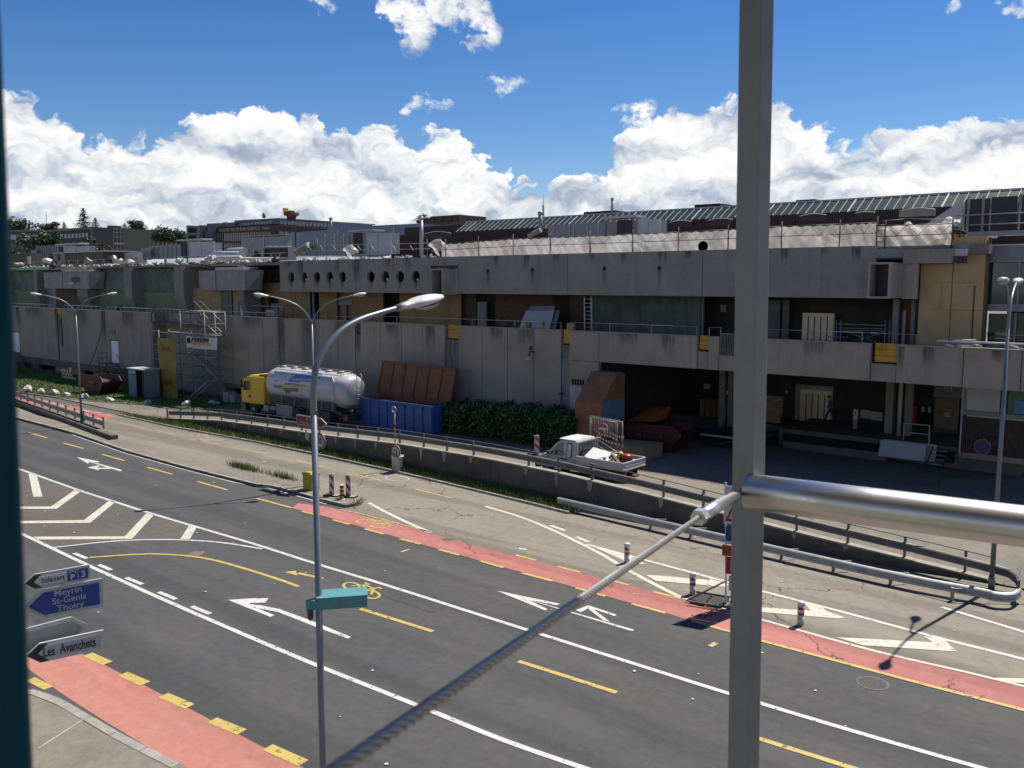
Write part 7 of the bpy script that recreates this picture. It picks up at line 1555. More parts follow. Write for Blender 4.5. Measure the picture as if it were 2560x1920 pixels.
lid = CB('lid', 'rust', lambda b: b.prism([(l0.x,yl,zl0),(l1.x,yl,zl0-.1),(l1.x,yl+.55,l1.z),(l0.x,yl+.55,l0.z)], (0,.06,0)))
for k in range(7): q = k/6; x = l0.x+(l1.x-l0.x)*q; CB('lid_rib', 'debris_brown' if 0 < k < 6 else 'rust', lambda b: b.beam((x,yl-.04,zl0),(x,yl+.5,l0.z+(l1.z-l0.z)*q), .09, .08), lid)
CB('lid_edge', 'rust', lambda b: b.beam((l0.x-.05,yl+.48,l0.z),(l1.x+.05,yl+.48,l1.z), .14, .12), lid)
for k in range(6): q = (k+.5)/6; x = l0.x+(l1.x-l0.x)*q; w = (l1.x-l0.x)/6*.44; CB('lid_panel', 'rust_brown', lambda b: b.prism([(x-w,yl-.012,zl0+.06),(x+w,yl-.012,zl0+.02),(x+w,yl+.49,l1.z-.2),(x-w,yl+.49,l0.z-.2)], (0,.01,0)), lid)
# hedge
hb0, hb1 = W(1078,1050,40.7), W(1432,1060,40.7); hz0 = yard_z(-35,41)
hg = thing('hedge', ((hb0.x+hb1.x)/2,41.6,hz0), 'dense clipped laurel hedge in front of the tall wall', 'hedge')
def hedge_top(x): q = (x-hb0.x)/(hb1.x-hb0.x); return W(1078+354*q, interp([(0,1007),(.12,1010),(.2,1013),(.5,1017),(.75,1025),(.9,1030),(1,1050)],q), 41.5).z
b = MB(); n = 24; b.loft([[Vector((x,41.05,hz0-.1)),Vector((x,41.0,hz0+.5*(t-hz0))),Vector((x,41.25,t-.3)),Vector((x,42.3,t-.28)),Vector((x,42.5,hz0-.1))] for x, t in [(hb0.x+.2+(hb1.x-hb0.x-.4)*k/n, hedge_top(hb0.x+(hb1.x-hb0.x)*k/n)) for k in range(n+1)]], smooth=False); b.build('inner_growth', MT['leaf_conifer'], hg)
rh = random.Random(77); v, f = [], []
for k in range(30000):
    x = rh.uniform(hb0.x,hb1.x); t = hedge_top(x)-.05+.13*math.sin(x*3.1)+.1*math.sin(x*7.7+1)+.08*math.sin(x*17); fr = rh.random()
    if fr < .5: y = 40.75+rh.gauss(0,.13)+.12*math.sin(x*2.3); z = hz0+(t-hz0)*rh.random()
    else: y = rh.uniform(40.75,42.7); z = t+rh.gauss(-.05,.1)
    p = Vector((x,y,z)); d = Vector((rh.gauss(0,.6),rh.gauss(-.2,.6),rh.gauss(.55,.5))).normalized(); e = d.orthogonal(); e.rotate(Matrix.Rotation(rh.random()*6.28,3,d)); s = rh.uniform(.04,.13); g_ = d.cross(e)*s*.42; e = e*s; i = len(v)
    v += [p-e, p+g_-d*s*.1, p+e, p-g_-d*s*.1]; f.append((i,i+1,i+2,i+3))
q = MB(); q._add(v,f); q.build('foliage', MT['leaf_hedge'], hg)
kb = MB(); kb.prism([Vector((x,40.25-.0,yard_z(x,40.3)-.02)) for x in (hb0.x-3,hb1.x+.6)]+[Vector((x,43.5,yard_z(x,40.3)-.02)) for x in (hb1.x+.6,hb0.x-3)], (0,0,.14)); tag(kb.build('hedge_bed', MT['soil']), kind='structure')

# compactor housing
YQ = 41.2; xq0, xq1 = W(1437,1050,YQ).x, W(1503,1050,YQ).x; ydp = WX(1561,1050,xq1).y; zq0 = W(1440,1092,YQ).z; zq1 = W(1437,1003,YQ).z; zq2 = W(1500,935,YQ+1.5).z
cm = thing('compactor_hood', ((xq0+xq1)/2,YQ+1.2,zq0), 'tall rusty brown hooded waste compactor by the loading bay', 'compactor')
prof = [(YQ,zq0),(YQ,zq1),(YQ+1.5,zq2),(ydp,zq2),(ydp,zq0)]
b = MB(); b.prism([(xq0,y,z) for y, z in prof], (xq1-xq0,0,0)); b.build('hood', MT['rust_brown'], cm, bevel=.02)
b = MB(); b.box(xq1+.004,YQ+.05,W(1500,1062,YQ).z,xq1+.03,ydp-.05,W(1500,1004,YQ).z); b.build('side_panel', MT['blue_pale'], cm)
b = MB(); b.box(xq0-.08,YQ-.12,zq0-.3,xq1+.02,YQ-.002,W(1440,1055,YQ).z); b.build('base_skirt', MT['rust'], cm)
b = MB(); b.box(xq0+.05,YQ+1.45,zq2+.002,xq1-.05,ydp-.1,zq2+.1); b.build('roof_hatch', MT['concrete_dark'], cm)
for q in (.45,): b = MB(); b.box(xq1+.002,YQ+1.4,zq1+.1,xq1+.02,YQ+1.46,zq2-.1); b.build('seam', MT['rust'], cm)
# red skip with orange tub
def skip(label, P, L, Wd, Hh, m, rz=0.0, sunk=0):
    o = thing('skip', P, label, 'skip', None, rz); M4 = PMX[o.name]
    def A(name, mm, fn, parent=o): b = MB(); fn(b); b.v = [M4 @ p for p in b.v]; return b.build(name, MT[mm], parent)
    hx, hy = L/2, Wd/2
    def sidewall(s): return lambda b: b.prism([(-hx*.55,s*hy*.92,0),(hx*.55,s*hy*.92,0),(hx,s*hy,Hh*.72),(hx*.8,s*hy,Hh),(-hx*.8,s*hy,Hh),(-hx,s*hy,Hh*.72)], (0,-s*.05,0))
    A('side', m, sidewall(-1)); A('side', m, sidewall(1))
    A('end', m, lambda b: b.prism([(-hx*.55,-hy*.9,0),(-hx*.55,hy*.9,0),(-hx,hy*.97,Hh*.72),(-hx,-hy*.97,Hh*.72)], (.05,0,0))); A('end', m, lambda b: b.prism([(hx*.55,-hy*.9,0),(hx*.55,hy*.9,0),(hx,hy*.97,Hh*.72),(hx,-hy*.97,Hh*.72)], (-.05,0,0))); A('floor', m, lambda b: b.box(-hx*.55,-hy*.9,.02,hx*.55,hy*.9,.08))
    A('rim', m, lambda b: (b.beam((-hx*.8,-hy-.02,Hh),(hx*.8,-hy-.02,Hh),.09,.07), b.beam((-hx*.8,hy+.02,Hh),(hx*.8,hy+.02,Hh),.09,.07)))
    for q in (-.35,.35): A('lug', 'black_metal', lambda b: b.cbox((hx*q,-hy-.05,Hh*.6),(.14,.12,.2)))
    A('fill', 'debris_dark', lambda b: b.sheet(lambda s,t: Vector(((s-.5)*1.5*hx,(t-.5)*1.7*hy,Hh*.72+.12*math.sin(s*11)*math.sin(t*7))), 10, 6)); return o
ps = W(1625,1085,43.6); skip('dark red skip in the shade of the loading bay', (ps.x,44.6,yard_z(ps.x,44)), 3.8, 1.9, 1.55, 'skip_red', .06)
po = W(1612,1040,44.2); o = thing('orange_tub', po, 'orange sheet metal tub tipped on the dark red skip', 'tub'); zq = yard_z(ps.x,44)+1.5
b = MB(); b.prism([(po.x-1.1,44.1,zq),(po.x+.6,44.1,zq+.15),(po.x+1.0,45.4,zq+.95),(po.x-.2,45.4,zq+.75)], (0,-.05,.05)); b.build('face', MT['orange'], o); b = MB(); b.prism([(po.x+.6,44.1,zq+.15),(po.x+1.0,45.4,zq+.95),(po.x+.75,45.4,zq+.2)], (.05,0,0)); b.build('side', MT['orange'], o)
pc = W(1505,1125,40.6); o = thing('cream_slab_box', (pc.x+1.2,41.2,yard_z(pc.x,41)), 'flat cream coloured box beside the mesh fence frames', 'box')
b = MB(); zz = yard_z(pc.x,41); b.prism([(pc.x-.2,40.3,zz),(pc.x+2.5,40.9,zz),(pc.x+2.5,43.0,zz),(pc.x-.2,42.4,zz)], (0,0,.72)); b.build('body', MT['cream_box'], o, bevel=.02); b = MB(); b.prism([(pc.x-.22,40.27,zz+.722),(pc.x+2.53,40.87,zz+.722),(pc.x+2.53,43.03,zz+.722),(pc.x-.22,42.43,zz+.722)], (0,0,.05)); b.build('lid', MT['cream_box'], o)
# fence frames with warning tape
def frame(ua, va, ub, vb, vba, vbb, Y0, Y1, label):
    P = [W(ua,va,Y0), W(ub,vb,Y1), W(ub,vbb,Y1), W(ua,vba,Y0)]; o = thing('fence_frame', (P[3]+P[2])/2, label, 'fence', 'mesh fence frames with warning tape')
    for a, c in ((0,1),(1,2),(3,0)): b = MB(); b.tube([P[a],P[c]], .03, 6); b.build('tube', MT['galv'], o)
    for k in range(1,14): b = MB(); b.tube([P[0]+(P[1]-P[0])*k/14, P[3]+(P[2]-P[3])*k/14], .005, 3); b.build('mesh_wire', MT['galv_dull'], o)
    b = MB(); b.cbox((P[2]+Vector((0,0,-.05))),(.6,.25,.14)); b.build('foot', MT['concrete_dark'], o); return o, P
f1, P1 = frame(1475,1040,1556,1055,1110,1138,39.4,38.4,'nearer mesh fence frame behind the pickup'); f2, P2 = frame(1478,1044,1543,1057,1108,1128,40.0,39.2,'mesh fence frame just behind the nearer one')
for (pts, lab) in (([(1482,1068),(1500,1085),(1520,1090),(1543,1100)],'upper red and white warning tape across the frames'),([(1488,1088),(1510,1100),(1532,1108),(1560,1115)],'lower red and white warning tape across the frames'),([(1505,1078),(1528,1084),(1545,1092),(1560,1093)],'short loop of red and white warning tape')):
    C3 = curve_pts([W(u,v,38.9) for u, v in pts], 6); b = MB(); o = None; k = 0; seg = []
    for p, q in zip(C3, C3[1:]):
        bb = MB(); bb._add([p+Vector((0,0,-.05)), q+Vector((0,0,-.05)), q+Vector((0,0,.06)), p+Vector((0,0,.06))], [(0,1,2,3)])
        if o is None: o = tag(bb.build('warning_tape', MT['sign_red']), lab, 'tape', 'warning tape on the fence frames')
        else: bb.build('tape_piece', MT['debris_white' if k % 2 else 'sign_red'], o)
        k += 1
rp = W(1509,1072,39.1); so2, X, U, N = round_sign(rp, .3, 'red no-entry disc behind the fence frames', 'sign', 'sign_red', 'sign_red'); b = MB(); b.prism([rp+X*q+U*z+N*.035 for q, z in ((-.3,-.07),(.3,-.07),(.3,.07),(-.3,.07))], N*.004); b.build('bar', MT['sign_white'], so2)
# lift table, pallets
lt0 = W(1752,1083,47.0); zt_ = lt0.z; o = thing('lift_table', (lt0.x+1.5,48,.95), 'low dark lift table platform in front of the dock', 'lift table')
b = MB(); b.box(lt0.x,47,zt_-.1,lt0.x+3.4,50.3,zt_); b.build('platform', MT['dark_panel'], o); b = MB(); b.box(lt0.x,46.95,zt_-.1,lt0.x+3.4,46.995,zt_+.0); b.build('edge_strip', MT['hvac_pale'], o); b = MB(); b.box(lt0.x+.8,47.6,.7,lt0.x+3.0,49.9,zt_-.12); b.build('base', MT['black_void'], o); b = MB(); b.beam((lt0.x+.5,47.2,.9),(lt0.x+2.8,47.2,zt_-.12),.1); b.build('scissor_arm', MT['black_metal'], o)
def pallet(o, P, rz, rx):
    M4 = Matrix.Translation(Vector(P)) @ Matrix.Rotation(rz,4,'Z') @ Matrix.Rotation(rx,4,'X')
    for k in range(5): b = MB(); b.box(-.6,-.4+k*.175,.11,.6,-.4+k*.175+.12,.14); b.v = [M4 @ p for p in b.v]; b.build('slat', MT['wood_pallet'], o)
    for yy in (-.39,-.05,.29): 
        b = MB(); b.box(-.6,yy,.0,.6,yy+.1,.025); b.v = [M4 @ p for p in b.v]; b.build('runner', MT['wood_pallet'], o)
        for xx in (-.58,-.07,.44): b = MB(); b.box(xx,yy,.026,xx+.14,yy+.1,.109); b.v = [M4 @ p for p in b.v]; b.build('block', MT['wood_pallet'], o)
for i, (u, v, y, lab) in enumerate(((1765,1044,53.6,'wooden pallet'),)):
    p = W(u,v,y)
for k in range(8):
    p = W(1775,1046,53.7); o = thing('pallet', (p.x,53.7,DZ-.25+k*.145), ('top' if k == 7 else ['lowest','second','third','fourth','fifth','sixth','seventh'][k])+' pallet of the flat stack left of the steel post', 'pallet', 'flat stack of pallets'); pallet(o, (p.x,53.7,DZ-.25+k*.145), 0, 0)
for k in range(2):
    p = W(1925,1075,52.0); o = thing('pallet', (p.x,52.2+k*.2,DZ), 'wooden pallet leaning upright '+('in front' if k == 0 else 'behind')+' beside the goods lift doors', 'pallet', 'pallets leaning by the goods lift'); pallet(o, (p.x,52.2+k*.2,DZ+.42), 0, 1.25); pallet(o, (p.x,52.35+k*.2,DZ+1.22), 0, 1.25)
# panels leaning against the dock, steps
wp = thing('wallboard_stack', (W(2260,1160,49.9).x,49.9,.95), 'long white panel leaning against the dock front', 'boards')
for (ua,ub,va,vb,y) in ((2195,2310,1136,1160,49.7),(2203,2336,1128,1165,50.0)):
    a, c = W(ua,va,y), W(ub,vb,y); b = MB(); b.prism([(a.x,y,.97),(c.x,y,.97),(c.x,y+.35,.97+.85),(a.x,y+.35,.97+.85)], (0,.03,.01)); b.build('sheet', MT['blue_pale' if False else 'hvac_pale'], wp)
stp = thing('steel_steps', (W(2330,1170,49.4).x,49.4,.95), 'small dark steel steps up to the dock', 'steps')
sx = W(2322,1160,49.4).x
for k in range(4): b = MB(); b.box(sx,49.0+k*.25,1.0+k*.2,sx+.8,49.22+k*.25,1.04+k*.2); b.build('tread', MT['galv_dull'], stp)
for xx in (sx,sx+.8): b = MB(); b.beam((xx,48.95,.98),(xx,50.0,1.75),.05,.12); b.build('stringer', MT['black_metal'], stp)
wr = thing('dock_rail', (W(2300,1100,50.9).x,50.9,DZ), 'white tubular guard rail on the dock edge', 'railing')
a, c = W(2258,1105,50.9).x, W(2322,1105,50.9).x
for x in (a,c): b = MB(); b.tube([(x,50.9,DZ-.35 if x == c else DZ),(x,50.9,DZ+1.0)], .035, 6); b.build('post', MT['white_dirty'], wr)
for z in (.5,1.0): b = MB(); b.tube([(a,50.9,DZ+z),(c,50.9,DZ+z)], .03, 6); b.build('rail', MT['white_dirty'], wr)
ip = W(2137,1090,53.5); o = thing('intercom_pillar', (ip.x,53.5,DZ), 'small white intercom pillar on the dock', 'pillar'); b = MB(); b.box(ip.x-.12,53.4,DZ+.55,ip.x+.12,53.6,DZ+1.15); b.build('head', MT['white_paint'], o); b = MB(); b.box(ip.x-.11,53.42,DZ,ip.x+.11,53.58,DZ+.545); b.build('column', MT['grey_paint'], o); b = MB(); b.box(ip.x-.05,53.38,DZ+.85,ip.x+.05,53.399,DZ+1.0); b.build('keypad', MT['black_metal'], o)
# timber shed with windows at right
YH = 50.2; sh = thing('timber_shed', (W(2480,1150,YH).x,YH+1,1.5), 'weathered timber site cabin with windows under the right overhang', 'cabin')
def SB(name, m, u0, u1, v0, v1, y=YH, th=.05, parent=sh): return upanel(name, m, u0, u1, v0, v1, y, th, parent)
xs0, xs1 = W(2403,1100,YH).x, W(2700,1100,YH).x; zs0, zs1, zs2 = W(2480,1138,YH).z, W(2480,1046,YH).z, 5.75
np_ = 48
for k in range(np_): x = xs0+(xs1-xs0)*k/np_; pbox('plank', 'wood_dark', x+.008, YH+random.uniform(0,.012), zs0, x+(xs1-xs0)/np_-.008, YH+.04, zs1, sh)
pbox('back_board', 'black_void', xs0, YH+.05, zs0, xs1, YH+.1, zs1, sh); pbox('base_beam', 'concrete_grey', xs0-.03, YH-.06, zs0-.3, xs1, YH+.1, zs0-.01, sh); pbox('sill', 'hvac_pale', xs0+.2, YH-.05, zs1+.01, xs1, YH+.05, zs1+.07, sh); pbox('rail', 'grey_paint', xs0, YH-.04, zs1+.08, xs1, YH+.08, zs1+.3, sh); pbox('rail', 'grey_paint', xs0, YH-.04, zs2-.45, xs1, YH+.08, zs2-.05, sh)
w1 = pbox('window', 'hvac_pale', W(2409,1000,YH).x, YH+.02, zs1+.32, W(2500,1000,YH).x, YH+.04, zs2-.47, sh); pbox('frame_post', 'grey_paint', xs0, YH-.05, zs1+.3, xs0+.12, YH+.08, zs2-.45, sh); pbox('frame_post', 'grey_paint', W(2508,1000,YH).x, YH-.05, zs0, W(2516,1000,YH).x, YH+.1, zs2-.45, sh); pbox('window', 'net_dark', W(2520,1000,YH).x, YH+.05, zs1+.32, xs1, YH+.07, zs2-.47, sh); pbox('blue_crate', 'print_blue', W(2535,1000,YH).x, YH+.02, zs1+.32, xs1, YH+.045, zs1+1.0, sh)
pbox('corner_post', 'hvac_pale', xs0-.08, YH-.03, zs0-.2, xs0-.01, YH+.1, zs2, sh)
np0 = W(2456,1117,YH-.03); nps, X, U, N = round_sign(np0, .4, 'round red and blue no-parking sign on the timber shed', 'sign', 'sign_red', 'blue_sign'); b = MB(); b.prism([np0+(X*q*.7-U*q*.7)+(X+U)*s*.7+N*.034 for q, s in ((-.3,-.04),(.3,-.04),(.3,.04),(-.3,.04))], N*.003); b.build('slash', MT['sign_red'], nps)
# long pale pole and brackets lying over the right parapet
o = thing('aluminium_poles', W(2450,858,43.9), 'bundle of white aluminium tower poles lying on the right parapet', 'poles')
for (ua,va,ub,vb) in ((2342,852,2600,862),(2388,850,2440,851),(2365,861,2385,866),(2430,860,2455,867),(2394,864,2430,866),(2520,862,2560,875)): b = MB(); b.tube([W(ua,va,43.9),W(ub,vb,43.9)], .05, 6); b.build('pole', MT['white_paint'], o)
# tower scaffold on the terrace, leaning boards, ladder, chairs
ts = thing('rolling_tower', W(2160,850,46.2), 'small tubular rolling tower standing on the terrace, right of the post', 'scaffold')
for u in (2092,2103,2214,2225): p = W(u,800,46.2); b = MB(); b.tube([(p.x,46.2,6.62),(p.x,46.2,W(u,800,46.2).z)], .03, 6); b.build('standard', MT['scaf_steel'], ts)
for (ua,va,ub,vb) in ((2096,810,2214,814),(2096,820,2214,822),(2096,825,2214,828),(2103,824,2190,856),(2214,830,2140,852),(2070,842,2120,843)): b = MB(); b.tube([W(ua,va,46.2),W(ub,vb,46.2)], .025 if va != 810 else .04, 5); b.build('brace', MT['scaf_steel'], ts)
lbd = thing('leaning_boards', W(1348,825,46.5), 'grey insulation boards leaning behind the parapet', 'boards')
for k, (ua,ub,vt) in enumerate(((1306,1376,776),(1318,1378,765),(1372,1390,776))): a, c = W(ua,vt,46.6+.1*k), W(ub,vt,46.6+.1*k); b = MB(); b.prism([(a.x-.35,46.2+.1*k,6.62),(c.x,46.2+.1*k,6.62),(c.x,47.0+.1*k,c.z),(a.x,47.0+.1*k,a.z)], (0,.05,.01)); b.build('board', MT['hvac_pale' if k == 0 else 'hvac'], lbd)
ld = thing('ladder', W(1470,815,46.4), 'white aluminium ladder standing upright under the fascia', 'ladder')
for u in (1461,1479): b = MB(); b.beam(W(u,742,46.5), W(u+1,838,46.3), .06); b.build('stile', MT['white_paint'], ld)
for k in range(8): v = 748+k*10; b = MB(); b.tube([W(1461,v,46.45),W(1480,v,46.45)], .025, 5); b.build('rung', MT['white_paint'], ld)
for (u,v,lab) in ((1322,815,'yellow crate behind the parapet left of the notch'),(1425,818,'cream plank end sticking up at the parapet notch'),(1355,812,'tan block on the parapet before the grey boards')):
    a = W(u,v,44.6); b = MB(); b.box(a.x-.2,44.5,7.3,a.x+(.35 if u == 1425 else .15),44.7,a.z+.25); tag(b.build('site_block', MT['debris_tan' if u != 1322 else 'cream_box']), lab, 'block')
sg = thing('warning_board', W(675,790,46.5), 'white board with red and black pictograms leaning on the terrace', 'sign'); a, c = W(665,786,46), W(685,772,46); b = MB(); b.box(a.x,46,a.z-.1,c.x,46.04,c.z); b.build('board', MT['sign_white'], sg); b = MB(); b.box(a.x,45.99,c.z-.14,c.x,45.998,c.z); b.build('red_band', MT['sign_red'], sg)
for k in range(3): b = MB(); q = a.x+(c.x-a.x)*(.2+.3*k); b.lathe([(.11,-.003),(.001,-.003)], (q,45.995,a.z+.12), 9, 'Y'); b.build('pictogram', MT['blue_sign' if k != 1 else 'sign_black'], sg)
tr_ = thing('steel_trestle', W(720,800,46.2), 'thin dark trestle frame on the terrace behind the left lamp arm', 'trestle')
for (ua,va,ub,vb) in ((712,763,708,800),(730,763,733,800),(712,763,730,763),(705,793,735,793)): b = MB(); b.tube([W(ua,va,46.2),W(ub,vb,46.2)], .025, 5); b.build('leg', MT['black_metal'], tr_)
b = MB(); b.tube([W(630,764,46),W(708,767,46)], .03, 5); tag(b.build('barrier_pole', MT['white_paint']), 'white pole across the boarded wall on the terrace', 'pole')

# ================================================================ left foreground of the building
# scaffold stair tower
YS0, YS1 = 40.9, 42.9
sf = thing('scaffold_stair', (W(470,900,YS0).x,42,0), 'tubular steel scaffold stair tower against the tall wall', 'scaffold')
xsA, xsB, xsC = W(400,900,YS0).x, W(455,900,YS0).x, W(515,900,YS0).x; ZS = 7.9
std = [(x,y) for x in (xsA,xsB,xsC) for y in (YS0,(YS0+YS1)/2,YS1)]+[(W(380,900,YS1).x,YS1)]
for (x,y) in std:
    h = 8.0 if (x == xsC or x == xsB) else 6.2; b = MB(); b.tube([(x,y,.05),(x,y,h)], .03, 6); b.build('standard', MT['scaf_steel'], sf); b = MB(); b.cbox((x,y,.07),(.2,.2,.03)); b.build('base_plate', MT['galv_dull'], sf)
for z in (.4,1.9,2.9,3.9,4.9,5.9,6.9,7.9):
    for y in (YS0,YS1):
        b = MB(); xl0 = xsA if z < 5.9 else xsB; b.tube([(xl0,y,z),(xsC,y,z)], .025, 5); b.build('ledger', MT['scaf_steel'], sf)
    for x in (xsA,xsB,xsC): 
        if z < 6.9 or x > xsA: b = MB(); b.tube([(x,YS0,z),(x,YS1,z)], .025, 5); b.build('transom', MT['scaf_steel'], sf)
for z in (3.9,5.9,7.9): b = MB(); b.box(xsB if z > 6 else xsA,YS1-1.1,z+.04,xsC,YS1-.05,z+.09); b.build('deck_board', MT['galv'], sf)
for i, (z, dr) in enumerate(((.1,1),(2.0,-1),(3.95,1),(5.95,-1))):
    xa, xb2 = (xsB+.1,xsC-.3) if dr > 0 else (xsC-.1,xsB+.3); ys_ = YS0+.35 if i % 2 == 0 else YS0+1.2
    for yy in (ys_,ys_+.65): b = MB(); b.beam((xa,yy,z),(xb2,yy,z+1.9),.05,.16); b.build('stringer', MT['scaf_steel'], sf); b = MB(); b.tube([(xa,yy,z+1),(xb2,yy,z+2.9)], .022, 5); b.build('handrail', MT['galv'], sf)
    for k in range(8): q = (k+.5)/8; b = MB(); b.cbox((xa+(xb2-xa)*q,ys_+.33,z+1.9*q),(.24,.62,.04)); b.build('tread', MT['galv'], sf)
for (z) in (.4,2.9,4.9): b = MB(); b.tube([(xsA,YS1,z),(xsB,YS1,z+2)], .022, 5); b.build('diagonal', MT['scaf_steel'], sf)
xL = W(380,900,YS1).x
for z in (5.9,4.6,3.2): b = MB(); b.tube([(xL,YS1,z),(xsA+2.0,YS0,z)], .03, 5); b.build('ledger', MT['galv'], sf)
# yellow tarpaulin
ta, tb_ = W(398,925,YS0-.15), W(441,925,YS0-.15); ztp = W(415,846,YS0).z
tp = thing('yellow_tarpaulin', (ta.x+.5,YS0-.15,.1), 'mustard yellow tarpaulin with red lettering hung on the scaffold', 'tarpaulin')
b = MB(); b.sheet(lambda s,t: Vector((ta.x+(tb_.x-ta.x)*s, YS0-.16+.05*math.sin(s*9+t*5)+.05*math.sin(t*13), .08+(ztp-.08)*t)), 14, 30); b.build('sheet', MT['tarp_yellow'], tp)
for z, s_ in ((W(415,876,YS0).z,'RAMEL'),(W(415,958,YS0).z,'RAMEL')): text(s_, .52, 'lettering', MT['tarp_red'], tp, ((ta.x+tb_.x)/2,YS0-.3,z), (1,0,0), (0,0,1), 'CENTER', .03, sx=.9)
# banner
ba, bb_ = W(464,873,YS0-.2), W(541,868,YS0-.2); bz0, bz1 = W(500,871,YS0-.2).z, W(500,842,YS0-.2).z
bn_ = thing('banner', ((ba.x+bb_.x)/2,YS0-.2,bz0), 'white banner reading PERRIN on the scaffold stair', 'banner')
b = MB(); b.sheet(lambda s,t: Vector((ba.x+(bb_.x-ba.x)*s, YS0-.12+.04*math.sin(s*11+t*3), bz0+(bz1-bz0)*t-.05*math.sin(math.pi*s))), 20, 5); b.build('sheet', MT['white_paint'], bn_)
wB = bb_.x-ba.x; hB = bz1-bz0
text('PERRIN', hB*.56, 'lettering', MT['sign_black'], bn_, (ba.x+wB*.2,YS0-.2,bz0+hB*.5), (1,0,.02), (.18,0,1), 'LEFT', .025, sx=wB*.62/(hB*.56*3.65))
b = MB(); b.prism([(ba.x+wB*.14,YS0-.2,bz0+hB*.25),(ba.x+wB*.8,YS0-.2,bz0+hB*.3),(ba.x+wB*.84,YS0-.2,bz0+hB*.46),(ba.x+wB*.2,YS0-.2,bz0+hB*.44)], (0,.01,0)); b.build('yellow_band', MT['yellow_bright'], bn_)
b = MB(); b.lathe([(hB*.26,-.01),(.01,-.01)], (ba.x+wB*.11,YS0-.2,bz0+hB*.6), 14, 'Y'); b.build('emblem', MT['yellow_bright'], bn_); b = MB(); b.prism([(ba.x+wB*q,YS0-.225,bz0+hB*z) for q, z in ((.08,.5),(.15,.5),(.13,.76),(.11,.6))], (0,.005,0)); b.build('emblem_mark', MT['sign_black'], bn_)
text('DEMOLITION', hB*.15, 'lettering', MT['sign_black'], bn_, (ba.x+wB*.24,YS0-.215,bz0+hB*.3), (1,0,0), (0,0,1), sx=1.6); text('www.perrin-demolition.ch', hB*.14, 'lettering', MT['print_blue'], bn_, (ba.x+wB*.18,YS0-.215,bz0+hB*.1), (1,0,0), (0,0,1), sx=1.15)
# blue site cabin
YK = 38.9; ka, kb_, kc = W(321,950,YK).x, W(358,950,YK).x, None; zk = W(330,923,YK).z; ykd = WX(385,950,kb_).y
cb2 = thing('site_cabin', ((ka+kb_)/2,YK+.6,.05), 'narrow pale blue site cabin with one door open', 'cabin')
def KB(name, m, *a): b = MB(); b.box(*a); return b.build(name, MT[m], cb2)
yk1 = YK+1.5
KB('back_wall','blue_cabin',ka,yk1,.1,kb_,yk1+.06,zk); KB('side_wall','blue_cabin',ka,YK+.05,.1,ka+.05,yk1,zk); KB('side_wall','hvac',kb_-.05,YK+.05,.1,kb_,yk1,zk); KB('roof','hvac_pale',ka-.08,YK-.08,zk,kb_+.12,yk1+.1,zk+.1); KB('floor','black_metal',ka,YK,.02,kb_,yk1,.1)
xm_ = ka+(kb_-ka)*.52; KB('door','blue_pale',ka+.02,YK,.12,xm_,YK+.05,zk-.02); KB('frame','black_metal',xm_+.01,YK-.01,.1,xm_+.06,YK+.05,zk); KB('frame','black_metal',kb_-.1,YK-.02,.1,kb_-.0,YK+.06,zk); KB('inner_dark','black_void',xm_+.1,YK+1.2,.12,kb_-.1,YK+1.25,zk-.05); KB('vent_plate','hvac_pale',ka+.15,YK-.02,zk-.35,xm_-.1,YK-.002,zk-.2)
# red skip and striped barrier
psk = W(242,990,37.6); skip('dark red skip on the lawn with pale lettering', (psk.x-.8,38.4,.08), 4.6, 1.8, 1.7, 'skip_red', .02)
tx0 = W(225,965,37.4); b = None; sko = [o for o in bpy.data.objects if o.get('label') == 'dark red skip on the lawn with pale lettering'][0]
text('SERBECO', .34, 'lettering', MT['debris_tan'], sko, (psk.x-1.5,37.43,1.05), (1,0,0), (0,0,1), sx=.9); text('022 341 15 20', .22, 'lettering', MT['debris_tan'], sko, (psk.x-1.5,37.43,.75), (1,0,0), (0,0,1), sx=.9)
sbp = W(172,950,40); o = thing('striped_barrier', (sbp.x,40,.05), 'red and white striped barrier boards stacked behind the red skip', 'barrier')
for k in range(3): b = MB(); b.cbox((sbp.x,40-.1*k,.65+.35*k),(3.0-.4*k,.05,.22)); bo = b.build('board', MT['sign_white'], o)
for k in range(3):
    for j in range(5): b = MB(); b.cbox((sbp.x-1.2+.6*j,39.96-.1*k,.65+.35*k),(.28,.02,.222)); b.build('stripe', MT['sign_red'], o)
b = MB(); b.box(sbp.x+.6,39.8,1.2,sbp.x+1.2,39.9,1.75); b.build('yellow_panel', MT['yellow_bright'], o)
